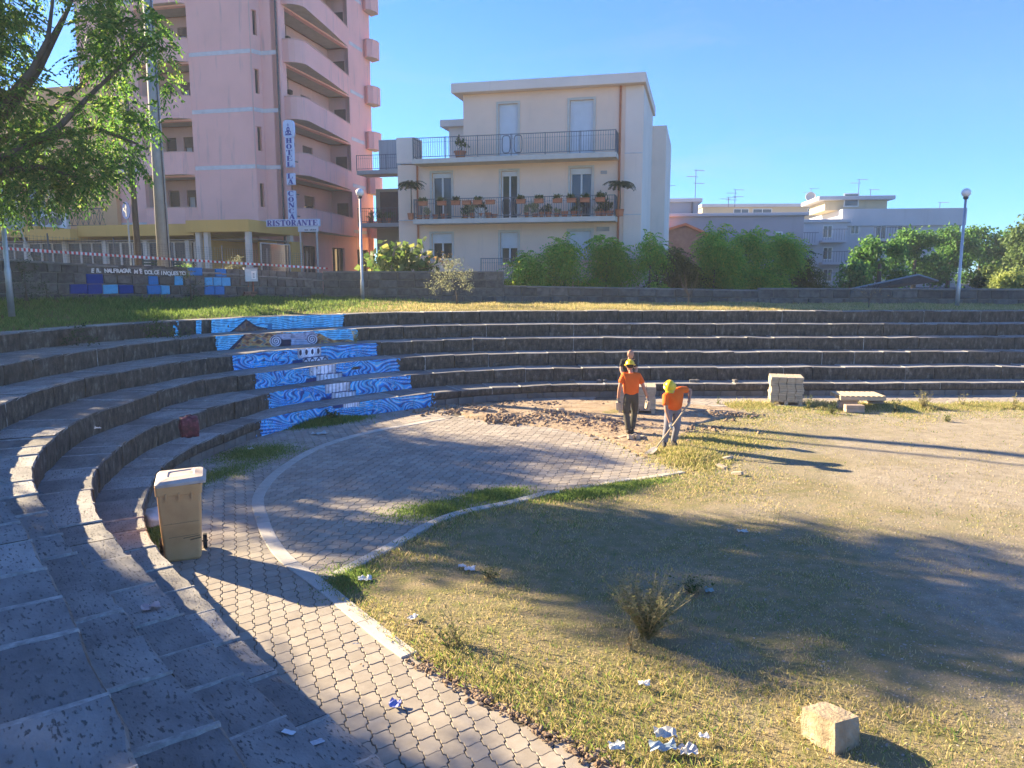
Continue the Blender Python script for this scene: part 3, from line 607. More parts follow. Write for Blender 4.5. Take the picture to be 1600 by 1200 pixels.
kerb_line(KERB, kerb_root, .12, kk[1] + 4, len(KERB) - 80, M['kerb'], .9, .004, .03)

# lawn behind the top step, street level behind the wall
WALL = [(-24.0, 14.0), (-15.2, 21.8), (-8.0, 32.8), (-.35, 32.6), (10.0, 31.4), (18.0, 29.9), (30, 28.5)]      # foot line of the garden wall
def lawn_z(x, y, t):                                   # t 0 at the step, 1 at the wall
    left = np.clip((-x - 2) / 12, 0, 1)
    return 2.405 + t * (.08 + .42 * left) + .03 * (vnoise(x + 40, y, 1.3) - .5) * (t > .02)
Wc = resample(np.array(WALL), .25); l6 = E_[7][E_[7][:, 1] > 6] if False else E_[7]
sel = l6[(l6[:, 1] > 9)]; u0 = np.linspace(0, 1, len(sel)); Wi = resample(Wc, .1); Wr = np.array([Wi[int(q * (len(Wi) - 1))] for q in u0])
rows = 12; V = []; 
for r in range(rows + 1):
    t = r / rows; P = sel * (1 - t) + Wr * t; V.append(np.c_[P, lawn_z(P[:, 0], P[:, 1], t) - (.03 if r == 0 else 0)])
LV = np.array(V); nn_ = len(sel); I = np.arange((rows + 1) * nn_).reshape(rows + 1, nn_); F = np.stack([I[:-1, :-1], I[1:, :-1], I[1:, 1:], I[:-1, 1:]], -1).reshape(-1, 4)
M['lawn'] = material('lawn_soil', [(.12, .10, .045), (.20, .17, .065), (.27, .235, .08)], 2.5, bump=.8, bscale=25, rough=.95, spec=.1)
tag(link('lawn', np_mesh('lawn', LV.reshape(-1, 3), F[:, ::-1], True), None, M['lawn']), kind='structure')
def lawn_pt(x, y):
    d = ((LV[:, :, 0] - x) ** 2 + (LV[:, :, 1] - y) ** 2); i = np.unravel_index(d.argmin(), d.shape); return float(LV[i][2])
M['asphalt'] = material('asphalt', [(.045, .045, .045), (.07, .068, .065)], 3, bump=.4, bscale=60)
M['earth'] = material('earth', [(.12, .10, .07), (.20, .17, .12)], 1.5, bump=.5, bscale=12)
P = [tuple(q) for q in WALL] + [(60, 27), (900, 27), (900, 1500), (-900, 1500), (-900, 14)]
tag(poly_mesh('street', P, 2.46, M['asphalt']), kind='structure')
# ground beside and behind the theatre, out of view
side = [tuple(q) for q in E_[7][E_[7][:, 1] <= 9.2][::6]]
P = [(-900, -400), (-2, -400)] + [(2.0, -60)] + side + [tuple(WALL[0]), (-24, 14), (-900, 14)][:1] + [(-900, 14)]
tag(poly_mesh('terrain', P, 2.39, M['earth']), kind='structure')

# ------------------------------------------------------------------ building helpers: local frame, x along the front, y into depth
def wall(mb, F, s0, s1, z0, z1, t, ops=()):
    xs = sorted({s0, s1, *[v for o in ops for v in o[:2] if s0 < v < s1]}); zs = sorted({z0, z1, *[v for o in ops for v in o[2:4] if z0 < v < z1]})
    q = lambda *a: mb.add([F(*p) for p in a], [(0, 1, 2, 3)])
    for i in range(len(xs) - 1):
        for j in range(len(zs) - 1):
            cx, cz = (xs[i] + xs[i + 1]) / 2, (zs[j] + zs[j + 1]) / 2
            if any(o[0] < cx < o[1] and o[2] < cz < o[3] for o in ops): continue
            q((xs[i], zs[j], 0), (xs[i + 1], zs[j], 0), (xs[i + 1], zs[j + 1], 0), (xs[i], zs[j + 1], 0))
            q((xs[i + 1], zs[j], t), (xs[i], zs[j], t), (xs[i], zs[j + 1], t), (xs[i + 1], zs[j + 1], t))
    for a, b, c, d in ops:
        a, b, c, d = max(a, s0), min(b, s1), max(c, z0), min(d, z1)
        q((a, c, 0), (a, c, t), (b, c, t), (b, c, 0)); q((a, d, 0), (b, d, 0), (b, d, t), (a, d, t))
        q((a, c, 0), (a, d, 0), (a, d, t), (a, c, t)); q((b, c, 0), (b, c, t), (b, d, t), (b, d, 0))
    q((s0, z0, 0), (s0, z1, 0), (s0, z1, t), (s0, z0, t)); q((s1, z0, 0), (s1, z0, t), (s1, z1, t), (s1, z1, 0))
    q((s0, z1, 0), (s1, z1, 0), (s1, z1, t), (s0, z1, t)); q((s0, z0, 0), (s0, z0, t), (s1, z0, t), (s1, z0, 0))
def frame(O, d):                                     # F(s, z, depth) in the building's local xy
    O = Vector((*O, 0)); d = Vector((*d, 0)).normalized(); n = Vector((-d.y, d.x, 0))
    return lambda s, z, t: tuple(O + d * s + n * t + Vector((0, 0, z)))
def fbox(mb, F, s0, s1, z0, z1, t0, t1):
    vs = [F(s, z, t) for z in (z0, z1) for s, t in ((s0, t0), (s1, t0), (s1, t1), (s0, t1))]
    mb.add(vs, [(0, 3, 2, 1), (4, 5, 6, 7), (0, 1, 5, 4), (1, 2, 6, 5), (2, 3, 7, 6), (3, 0, 4, 7)])
def window(F, s0, s1, z0, z1, parent, fm, dep=.14, shut=0.0, sm=None, sur=0, surm=None, leafs=2, pm=None, door=False, side=0.0):
    w_ = .055; mb = MB()
    fbox(mb, F, s0, s0 + w_, z0, z1, dep, dep + .05); fbox(mb, F, s1 - w_, s1, z0, z1, dep, dep + .05)
    fbox(mb, F, s0 + w_, s1 - w_, z1 - w_, z1, dep, dep + .05); fbox(mb, F, s0 + w_, s1 - w_, z0, z0 + w_ * 1.2, dep, dep + .05)
    for k in range(1, leafs):
        x = s0 + (s1 - s0) * k / leafs; fbox(mb, F, x - .04, x + .04, z0 + w_ * 1.2, z1 - w_, dep - .003, dep + .045)
    w = mb.build('door' if door else 'window', fm, parent)
    g = MB(); fbox(g, F, s0 + .02, s1 - .02, z0 + .02, z1 - .02, dep + .06, dep + .08); g.build('pane', pm or M['pane'], w)
    if shut > 0:
        g = MB(); n = max(3, int((z1 - z0) * shut / .06)); zb = z1 - (z1 - z0) * shut; h = (z1 - zb) / n
        for i in range(n): fbox(g, F, s0 + .01, s1 - .01, zb + i * h + .004, zb + (i + 1) * h - .004, dep - .06, dep - .04)
        fbox(g, F, s0 + .01, s1 - .01, zb, z1, dep - .045, dep - .03)
        g.build('roller_shutter', sm, w)
    if sur:
        g = MB(); fbox(g, F, s0 - sur, s0, z0, z1 + sur, -.035, .02); fbox(g, F, s1, s1 + sur, z0, z1 + sur, -.035, .02); fbox(g, F, s0, s1, z1, z1 + sur, -.035, .02)
        if not door: fbox(g, F, s0 - sur, s1 + sur, z0 - .06, z0, -.07, .02)
        g.build('surround', surm, w)
    return w

def stained(name, base, dark, amt=.5):
    def ex(t, L, mp, out, p):
        tc = _n(t, 'ShaderNodeTexCoord'); m2 = _n(t, 'ShaderNodeMapping'); m2.inputs['Scale'].default_value = (1.6, 1.6, .16); L.new(tc.outputs['Object'], m2.inputs[0])
        n = _n(t, 'ShaderNodeTexNoise'); n.inputs['Scale'].default_value = 1.5; n.inputs['Detail'].default_value = 9; n.inputs['Roughness'].default_value = .65; L.new(m2.outputs[0], n.inputs['Vector'])
        mr = _n(t, 'ShaderNodeMapRange'); mr.inputs[1].default_value = .56; mr.inputs[2].default_value = .78; mr.inputs[4].default_value = amt; L.new(n.outputs['Fac'], mr.inputs[0])
        mx = _n(t, 'ShaderNodeMix', data_type='RGBA'); mx.inputs[7].default_value = (*dark, 1); L.new(mr.outputs[0], mx.inputs[0]); L.new(out, mx.inputs[6]); return mx.outputs[2]
    return material(name, [tuple(c * .93 for c in base), base, tuple(min(1, c * 1.05) for c in base)], .5, bump=.25, bscale=25, bdist=.01, extra=ex, rough=.9)
M['pane'] = glass_mat('window_glass', (.035, .045, .06))
M['pane_dim'] = glass_mat('veranda_glass', (.03, .035, .045), .25); M['pane_dim'].node_tree.nodes['Principled BSDF'].inputs['Specular IOR Level'].default_value = .3
M['curtain'] = material('curtain', [(.45, .45, .42), (.6, .6, .57)], 1, stretch=(12, 12, .2), rough=.6)
M['pink'] = stained('pink_plaster', (.90, .47, .39), (.38, .28, .28), .8)
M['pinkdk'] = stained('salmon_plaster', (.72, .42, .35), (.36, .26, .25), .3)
M['band'] = material('pale_band', [(.58, .52, .50), (.72, .66, .63)], 3)
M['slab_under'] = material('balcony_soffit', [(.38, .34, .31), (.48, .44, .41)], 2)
M['brownframe'] = material('brown_shutter', [(.12, .075, .06), (.16, .10, .08)], 4, rough=.6)
M['ochre'] = stained('ochre_plaster', (.66, .40, .11), (.3, .2, .06), .2)
M['cream'] = material('cream_paint', [(.56, .50, .42), (.64, .58, .50)], 3)
M['beige'] = stained('beige_plaster', (.92, .65, .48), (.42, .33, .28), .25)
M['beigelt'] = stained('pale_beige_plaster', (.88, .70, .57), (.4, .34, .3), .2)
M['lampdk'] = material('lamp_box', [(.06, .035, .03), (.09, .05, .04)], 3)
M['shutter_w'] = material('white_shutter', [(.66, .67, .68), (.74, .75, .76)], 2, rough=.5)
M['orange'] = stained('orange_plaster', (.80, .42, .20), (.4, .25, .15), .3)
M['terra'] = material('terracotta', [(.42, .14, .07), (.55, .20, .10)], 5)

# ------------------------------------------------------------------ the pink hotel
TH = math.atan2(-.235, .972)
e1 = Vector((math.cos(TH), math.sin(TH))); e2 = Vector((-e1.y, e1.x))
HO = Vector((-14.23, 44.0))
hotel = empty('hotel', (HO.x, HO.y, 0), TH, 'tall pink hotel block with curved corner balconies and pale floor bands', 'hotel')
FL = [6.4 + 3.06 * i for i in range(7)]; TOPZ = 26.5; GZ = 2.46
Fl = frame((-11.2, 0), (1, 0)); XL0 = 11.2           # left face: s = 11.2 + x
lg0, lg1 = 11.2 - 7.25, 11.2 - 3.9                    # the loggia bay
mb = MB(); ops = [(lg0, lg1, z + .0, z + 2.75) for z in FL]
wall(mb, Fl, 0, 11.2, FL[0] - .05, TOPZ, .3, ops)
Fc = frame((0, 0), (.25, .6)); Lc = math.hypot(.25, .6); 
wall(mb, Fc, 0, Lc, GZ, TOPZ, .3, [(.12, .46, z + 1.0, z + 2.3) for z in FL])
F2 = frame((.25, .6), (1, 0)); wall(mb, F2, 0, .95, GZ, TOPZ, .3, [])
Fr = frame((1.2, .6), (0, 1))                         # right face: s along depth, t points left (inwards)
wall(mb, Fr, 0, 12.6, FL[0] - .2, TOPZ, .3, [(1.0, 9.1, z, z + 2.75) for z in FL])
gops = [(2.0, 3.7, GZ + .9, GZ + 2.9), (5.8, 7.6, GZ + .9, GZ + 2.9), (9.6, 11.4, GZ + .9, GZ + 2.9)]
Frg = frame((.85, 1.4), (0, 1)); wall(mb, Frg, 0, 11.8, GZ, FL[0] - .2, .3, gops)
Fg = frame((-11.2, .15), (1, 0)); wall(mb, Fg, 0, 11.2, GZ, FL[0] - .06, .25, [(1.0, 4.4, GZ + .1, GZ + 2.7), (5.6, 7.2, GZ, GZ + 2.6), (8.2, 10.2, GZ, GZ + 2.6)])
mb.box(-11.2, -11.0, .32, 13.2, GZ, TOPZ); mb.box(-11.0, 1.18, 13.0, 13.2, GZ, TOPZ); mb.box(-11, .9, .35, 12.9, TOPZ - .3, TOPZ - .1)
mb.build('wall', M['pink'], hotel)
for z in FL:                                          # recessed balcony rooms
    g = MB(); x0, x1 = lg0 - 11.2, lg1 - 11.2
    g.box(x0 - .2, x0, .3, 1.7, z, z + 2.75); g.box(x1, x1 + .2, .3, 1.7, z, z + 2.75)
    Fi = frame((x0, 1.7), (1, 0)); wall(g, Fi, 0, x1 - x0, z, z + 2.75, .2, [(.25, 1.0, z + .02, z + 2.2), (1.5, 2.45, z + .9, z + 2.2)])
    Fj = frame((-.3, 1.6), (0, 1)); wall(g, Fj, 0, 8.1, z, z + 2.75, .2, [(.6, 1.9, z + .9, z + 2.25), (4.3, 5.6, z + .05, z + 2.2)])
    g.box(-.3, 1.18, 1.4, 1.6, z, z + 2.75); 
    Fe = frame((1.2, 9.7), (-1, 0)); 
    g.box(-.3, -.2 + .25, 9.7, 9.9, z, z + 2.75); g.box(.95, 1.2 - .02, 9.7, 9.9, z, z + 2.75); g.box(.05, .95, 9.7, 9.9, z, z + .9); g.box(.05, .95, 9.7, 9.9, z + 2.0, z + 2.75)
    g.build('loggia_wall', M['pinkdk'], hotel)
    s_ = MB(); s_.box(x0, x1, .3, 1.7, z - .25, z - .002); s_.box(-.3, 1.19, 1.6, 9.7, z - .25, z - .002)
    s_.build('floor_slab', M['slab_under'], hotel)
    window(Fi, .25, 1.0, z + .02, z + 2.2, hotel, M['brownframe'], leafs=1, door=True)
    window(Fi, 1.5, 2.45, z + .9, z + 2.2, hotel, M['brownframe'], shut=random.choice([.3, .45, .6]), sm=M['brownframe'], pm=random.choice([M['pane'], M['curtain']]))
    window(Fj, .6, 1.9, z + .9, z + 2.25, hotel, M['brownframe'], shut=random.choice([.35, .5, .7]), sm=M['brownframe'], pm=random.choice([M['pane'], M['curtain'], M['curtain']]))
    window(Fj, 4.3, 5.6, z + .05, z + 2.2, hotel, M['brownframe'], shut=random.choice([.3, .5]), sm=M['brownframe'])
    g = MB(); g.box(.04, .96, 9.76, 9.8, z + .9, z + 2.0); g.build('window', M['brownframe'], hotel)
    Fcw = frame((0, 0), (.25, .6)); window(Fcw, .12, .46, z + 1.0, z + 2.3, hotel, M['brownframe'], leafs=1)
    for bx, by, f in ((x1 - .62, 1.7, 0), (-.3, 4.35, 1)):
        g = MB(); 
        if f == 0: g.bbox(bx - .14, bx + .14, by - .22, by - .01, z + 1.85, z + 2.1, .03); g.box(bx - .01, bx + .01, by - .03, by - .01, z + 2.1, z + 2.7)
        else: g.bbox(bx + .01, bx + .25, by - .16, by + .16, z + 1.85, z + 2.1, .03); g.box(bx + .01, bx + .03, by - .01, by + .01, z + 2.1, z + 2.7)
        g.build('wall_lamp', M['lampdk'], hotel)
def parapet(pts_, z0, z1, t, name='parapet', mat='pink'):
    g = MB(); n = len(pts_); P = [Vector((*p, 0)) for p in pts_]; ins = []
    for i, p in enumerate(P):
        d = (P[min(i + 1, n - 1)] - P[max(i - 1, 0)]).normalized(); ins.append(p + Vector((-d.y, d.x, 0)) * t)
    vs = [(p.x, p.y, z) for z in (z0, z1) for p in P] + [(p.x, p.y, z) for z in (z0, z1) for p in ins]
    F = []
    for i in range(n - 1):
        F += [(i, i + 1, n + i + 1, n + i), (2 * n + i + 1, 2 * n + i, 3 * n + i, 3 * n + i + 1), (n + i, n + i + 1, 3 * n + i + 1, 3 * n + i)]
    F += [(0, n, 3 * n, 2 * n), (n - 1, 3 * n - 1, 4 * n - 1, 2 * n - 1), tuple([*range(n - 1, -1, -1)]) if 0 else (0, 2 * n, 2 * n + 1, 1)]
    o = g.add(vs, F).build(name, M[mat], hotel)
    c = MB(); vs = [(p.x, p.y, z0 + .004) for p in P] + [(p.x, p.y, z0 + .2) for p in P]
    c.add(vs + [], [tuple(range(n - 1, -1, -1)), tuple(range(n, 2 * n))]); c.build('balcony_floor', M['slab_under'], hotel)
    cap = MB(); Pc = P; vs = []
    for i, p in enumerate(P):
        d = (P[min(i + 1, n - 1)] - P[max(i - 1, 0)]).normalized(); m_ = Vector((-d.y, d.x, 0)); a, b = p - m_ * .03, p + m_ * (t + .03)
        vs += [(a.x, a.y, z1 + .003), (b.x, b.y, z1 + .003), (b.x, b.y, z1 + .045), (a.x, a.y, z1 + .045)]
    cap.add(vs, [(i * 4 + k, (i + 1) * 4 + k, (i + 1) * 4 + (k + 1) % 4, i * 4 + (k + 1) % 4) for i in range(n - 1) for k in range(4)] + [(0, 1, 2, 3), (4 * n - 1, 4 * n - 2, 4 * n - 3, 4 * n - 4)])
    cap.build('coping', M['pinkdk'], hotel)
for z in FL + [TOPZ - 1.6]:
    x0, x1 = lg0 - 11.2, lg1 - 11.2
    parapet([(x0 - .02, -.002), (x0 + .3, -.4), (x1 - .5, -.4), (x1 + .02, -.002)], z - .22, z + 1.0, .12)
    arc = [(1.19, 1.25)] + [(1.2 + 1.0 * math.sin(a), 2.1 - .85 * math.cos(a)) for a in (.35, .7, 1.05, 1.4, 1.7)] + [(1.75, 5.9), (1.21, 9.75)]
    parapet(arc, z - .22, z + .98, .12)
    arc = [(1.19, 12.2), (1.5, 12.0), (1.8, 12.2), (1.95, 12.7), (1.9, 13.25), (1.2, 13.6)]
    parapet(arc, z - .22, z + .9, .1)
for z in FL:
    for F_b, a_b, b_b in ((Fl, 0, lg0 - .05), (Fl, lg1 + .05, 11.2), (Fc, .02, Lc), (F2, .02, .95), (Fr, 9.25, 11.3)):
        g = MB(); fbox(g, F_b, a_b, b_b, z + .02, z + .24, -.012, .05); g.build('floor_band', M['band'], hotel)
for a, b, c, d in gops: window(Frg, a, b, c, d, hotel, M['brownframe'], leafs=3)
window(Fg, 1.0, 4.4, GZ + .1, GZ + 2.7, hotel, M['white'], leafs=3); window(Fg, 5.6, 7.2, GZ, GZ + 2.6, hotel, M['brownframe'], door=True); window(Fg, 8.2, 10.2, GZ, GZ + 2.6, hotel, M['brownframe'], door=True)
g = MB(); g.tube([(1.28, .52, GZ), (1.28, .52, TOPZ)], .06, 8); g.build('downpipe', M['darkmetal'], hotel)
g = MB(); g.tube([(.03, -.06, FL[1]), (.03, -.06, TOPZ)], .035, 8); g.build('downpipe', M['pinkdk'], hotel)

# ------------------------------------------------------------------ restaurant veranda with ochre fascia
def hloc(px, py, b):                                  # pixel -> hotel-local x and height on the plane y = b
    s, z = hit(px, py, HO + e2 * b, e1); return s, z
ver = empty('veranda', (HO.x, HO.y, 0), TH, 'glazed restaurant veranda with ochre fascia and cream posts in front of the pink hotel', 'veranda')
xr = hloc(388, 350, -5)[0]; x2 = hloc(290, 350, -5)[0]; x3 = hloc(120, 350, -4.4)[0]; x4 = hloc(42, 360, -4.9)[0]
zf = 5.75; zt = 6.33
g = MB(); g.box(x2, xr, -5, .1, zf, zt)
g.box(x3, x2 - .004, -4.4, .1, zf - .12, zt - .12); g.box(x4, x3 - .004, -4.9, .1, zf - .3, zt - .32); g.box(x4 - 14, x4 - .004, -4.3, .1, zf - .1, zt - .1)
g.build('fascia', M['ochre'], ver)
g = MB(); g.box(x4 - 13.8, xr - .15, -4.1, .1, zf - .34, zf - .31); g.build('ceiling', M['slab_under'], ver)
g = MB(); g.box(x2 + .3, x2 + .5, -4.2, .1, GZ, zf - .35); g.box(x2 + 1.9, xr - .6, -1.6, -1.4, GZ, zf - .35); g.box(xr - .08, xr + .1, -1.0, .1, GZ, zf - .35); g.build('wall', M['ochre'], ver)
for x in (xr - .2, x2 + 1.0, xr - 3.0): g = MB(); g.box(x - .12, x + .12, -4.85, -4.6, GZ, zf - .005); g.build('post', M['cream'], ver)
g = MB(); g.box(xr - .3, xr - .05, -.9, -.6, GZ, zf - .005); g.build('post', M['cream'], ver)
Fv = frame((x4 - 14, -3.9), (1, 0)); tot = (x2 + .3) - (x4 - 14); xs = 0; 
while xs < tot - .5:
    w_ = min(2.55, tot - xs); mbp = MB(); fbox(mbp, Fv, xs, xs + .24, GZ, zf - .35, -.1, .12); mbp.build('post', M['cream'], ver)
    window(Fv, xs + .24, xs + w_ * .42, GZ + .05, zf - .4, ver, M['cream'], dep=.02, leafs=1, pm=M['pane_dim']); window(Fv, xs + w_ * .42, xs + w_ - .02, GZ + .55, zf - .4, ver, M['cream'], dep=.02, leafs=2, pm=M['pane_dim'])
    mbp = MB(); fbox(mbp, Fv, xs + w_ * .42, xs + w_ - .02, GZ, GZ + .54, 0, .1); mbp.build('sill_panel', M['cream'], ver); xs += w_
for x0_, x1_ in ((x2 + 2.1, x2 + 3.1),):
    Fd = frame((x0_, -1.62), (1, 0)); window(Fd, 0, .9, GZ, GZ + 2.3, ver, M['brownframe'], dep=-.08, leafs=1, door=True); 
Fd = frame((xr + .12, -4.4), (0, 1)); window(Fd, .3, 3.2, GZ + .9, zf - .5, ver, M['cream'], dep=.04, leafs=1)

# ------------------------------------------------------------------ signs in fat-face letters
def stroke(P, W):
    P = [Vector(p) for p in P]; L, Rr = [], []
    for i, p in enumerate(P):
        d = (P[min(i + 1, len(P) - 1)] - P[max(i - 1, 0)]).normalized(); n = Vector((-d.y, d.x)); wv = W[i] if isinstance(W, list) else W
        L.append(p + n * wv / 2); Rr.append(p - n * wv / 2)
    return [(L[i], Rr[i], Rr[i + 1], L[i + 1]) for i in range(len(P) - 1)]
def rc(a, b, c, d): return [(Vector((a, b)), Vector((c, b)), Vector((c, d)), Vector((a, d)))]
def ringq(cx, cy, rx, ry, ix, iy, a0=0, a1=360, n=16):
    o = []
    for i in range(n):
        p, q = R(a0 + (a1 - a0) * i / n), R(a0 + (a1 - a0) * (i + 1) / n)
        o.append(tuple(Vector((cx + r1 * math.cos(t), cy + r2 * math.sin(t))) for t, r1, r2 in ((p, rx, ry), (q, rx, ry), (q, ix, iy), (p, ix, iy))))
    return o
def glyph(ch):
    sf = lambda a, b, y: rc(a, y, b, y + .07)
    if ch == 'H': return rc(.07, .07, .32, .93) + rc(.52, .07, .77, .93) + rc(.32, .45, .52, .53) + sf(0, .38, 0) + sf(0, .38, .93) + sf(.46, .84, 0) + sf(.46, .84, .93)
    if ch == 'O': return ringq(.4, .5, .4, .5, .15, .44)
    if ch == 'T': return rc(.28, .07, .54, .93) + rc(0, .92, .82, 1) + rc(0, .7, .06, .92) + rc(.76, .7, .82, .92) + sf(.18, .64, 0)
    if ch == 'E': return rc(.08, .07, .34, .93) + rc(0, .93, .74, 1) + rc(0, 0, .78, .07) + rc(.34, .46, .56, .53) + rc(.68, .72, .74, .93) + rc(.72, .07, .78, .3) + rc(.53, .36, .58, .64)
    if ch == 'L': return rc(.08, .07, .34, .93) + sf(0, .44, .93) + rc(0, 0, .78, .07) + rc(.71, .07, .78, .36)
    if ch == 'I': return rc(.12, .07, .38, .93) + sf(.03, .47, 0) + sf(.03, .47, .93)
    if ch == 'A': return stroke([(.12, .05), (.4, 1)], .07) + stroke([(.68, .05), (.42, 1)], .25) + rc(.2, .3, .6, .37) + sf(0, .26, 0) + sf(.48, .88, 0)
    if ch == 'N': return rc(.08, .07, .15, .93) + rc(.7, .07, .77, 1) + stroke([(.14, .97), (.7, .05)], .25) + sf(0, .24, 0) + sf(.6, .86, .93) + sf(0, .2, .93)
    if ch == 'C': return ringq(.42, .5, .42, .5, .16, .44, 48, 312) + rc(.68, .68, .75, .95) + rc(.69, .08, .75, .26)
    if ch == 'R': return rc(.07, .07, .32, .93) + sf(0, .4, 0) + sf(0, .4, .93) + ringq(.42, .74, .34, .26, .12, .19, -90, 90, 8) + rc(.32, .93, .42, 1) + rc(.32, .48, .42, .55) + stroke([(.42, .5), (.66, .1), (.84, .04)], [.2, .22, .08])
    if ch == 'S': return stroke([(.68, .78), (.6, .93), (.38, .965), (.17, .86), (.16, .68), (.4, .52), (.62, .36), (.64, .17), (.42, .04), (.2, .06), (.08, .24)], [.05, .08, .07, .17, .22, .25, .25, .2, .08, .07, .05]) + rc(.64, .7, .7, 1) + rc(.05, 0, .11, .3)
    return []
def letter_mesh(quads, T, dep):
    g = MB()
    for q in quads:
        a = [T @ Vector((p.x, 0, p.y)) for p in q]; b = [T @ Vector((p.x, -dep, p.y)) for p in q]
        g.add(a + b, [(4, 5, 6, 7), (3, 2, 1, 0)] + [(i, (i + 1) % 4, 4 + (i + 1) % 4, 4 + i) for i in range(4)])
    return g
M['signblue'] = material('sign_blue', [(.02, .035, .25), (.025, .045, .29)], 2, rough=.4)
M['signwhite'] = material('sign_white', [(.50, .58, .72), (.56, .64, .78)], 2, rough=.35)
bs = -.25
xa, ztop = hloc(444, 187, bs); xb, zbot = hloc(464, 346, bs)
x0_, _ = hloc(447.5, 300, bs); x1_, _ = hloc(461.5, 300, bs); cx_ = (x0_ + x1_) / 2; hw = .235
sg = empty('hotel_sign', (HO.x, HO.y, 0), TH, 'tall vertical HOTEL LA CONCA sign of white panels with blue letters on the pink corner', 'sign')
zc = ztop - .95; zl = zbot + .1; word = 'HOTEL LA CONCA'; step = (zc - zl) / len(word)
runs = [('HOTEL', 0), ('LA', 6), ('CONCA', 9)]
for wd, i0 in runs:
    g = MB(); g.bbox(cx_ - hw, cx_ + hw, bs, bs + .18, zc - step * (i0 + len(wd)) - .0, zc - step * i0, .015); g.build('sign_panel', M['signwhite'], sg)
    for i, ch in enumerate(wd):
        hgt = step * .86; T = Matrix.Translation((cx_ - .17, bs - .004, zc - step * (i0 + i + 1) + step * .07)) @ Matrix.Diagonal((.42, 1, hgt, 1))
        letter_mesh(glyph(ch), T, .012).build('letter', M['signblue'], sg)
g = MB(); prof = []; 
for k in range(24):
    a = 2 * math.pi * k / 24; ex = 4; c, s = math.cos(a), math.sin(a); prof.append((cx_ + .3 * math.copysign(abs(c) ** .5, c), (zc + .46) + .47 * math.copysign(abs(s) ** .5, s)))
g.add([(x, bs - .03, z) for x, z in prof] + [(x, bs + .2, z) for x, z in prof], [tuple(range(24)), tuple(range(47, 23, -1))] + [((i + 1) % 24, i, 24 + i, 24 + (i + 1) % 24) for i in range(24)]); g.build('crest_panel', M['signwhite'], sg)
em = MB(); zz0 = zc + .14                              # small crest: boat-like drop shapes above a name line
for dx, dz, r in ((-.09, .12, .085), (.09, .12, .085), (0, .3, .1)):
    for q in ringq(dx, dz, r, r * 1.25, r * .45, r * .6, n=12): em.add([(cx_ + p.x, bs - .036, zz0 + p.y) for p in q] , [(0, 3, 2, 1)])
for a, b, c, d in ((-.2, -.02, .2, .03), (-.012, .0, .012, .62), (-.07, .5, .07, .53)): em.add([(cx_ + a, bs - .037, zz0 + b), (cx_ + c, bs - .037, zz0 + b), (cx_ + c, bs - .037, zz0 + d), (cx_ + a, bs - .037, zz0 + d)], [(0, 1, 2, 3)])
em.build('crest', M['signblue'], sg)
g = MB()
for z in (zc - 1.2, zl + 1.4, zl + .2): g.box(cx_ - .03, cx_ + .03, bs + .18, .62, z, z + .05)
g.build('bracket', M['darkmetal'], sg)
bs2 = -4.2; xa, zA = hloc(415.5, 342, bs2); xb, zB = hloc(499, 355, bs2)
zA = hloc(457, 342.5, bs2)[1]; zB = hloc(457, 354, bs2)[1]
rs = empty('restaurant_sign', (HO.x, HO.y, 0), TH, 'horizontal RISTORANTE sign in blue letters under the vertical hotel sign', 'sign')
g = MB(); g.bbox(xa, xb, bs2, bs2 + .15, zB, zA, .015); g.build('sign_panel', M['signwhite'], rs)
wd = 'RISTORANTE'; ws = [.5 if c == 'I' else .86 for c in wd]; sc = (xb - xa - .12) / sum(ws); xx = xa + .06
for ch, wv in zip(wd, ws):
    T = Matrix.Translation((xx, bs2 - .004, zB + .04)) @ Matrix.Diagonal((sc * .95, 1, zA - zB - .08, 1)); letter_mesh(glyph(ch), T, .012).build('letter', M['signblue'], rs); xx += wv * sc
g = MB(); g.box(cx_ - .04, cx_ + .04, bs2 + .15, .59, zB + .1, zB + .16); g.build('bracket', M['darkmetal'], rs)
xa, z1_ = hloc(465, 353, -.8); xb, z0_ = hloc(497, 362, -.8)
bsn = empty('banner_sign', (HO.x, HO.y, 0), TH, 'small white signboard on a post just under the restaurant sign', 'sign')
g = MB(); g.bbox(xa, xb, -.8, -.72, z0_, z1_, .01); g.build('sign_panel', M['white'], bsn)
g = MB(); g.tube([(xb - .1, -.76, GZ), (xb - .1, -.76, z0_)], .06, 8); g.tube([(xa + .12, -.76, GZ), (xa + .12, -.76, z0_)], .05, 8); g.build('post', M['cream'], bsn)
g = MB(); 
for i in range(16):
    if i not in (5, 6): a = xa + .42 + i * .043; g.box(a, a + .028, -.808, -.8, z0_ + .07, z0_ + .07 + (.05 if i % 3 else .075))
g.build('lettering', M['darkmetal'], bsn)

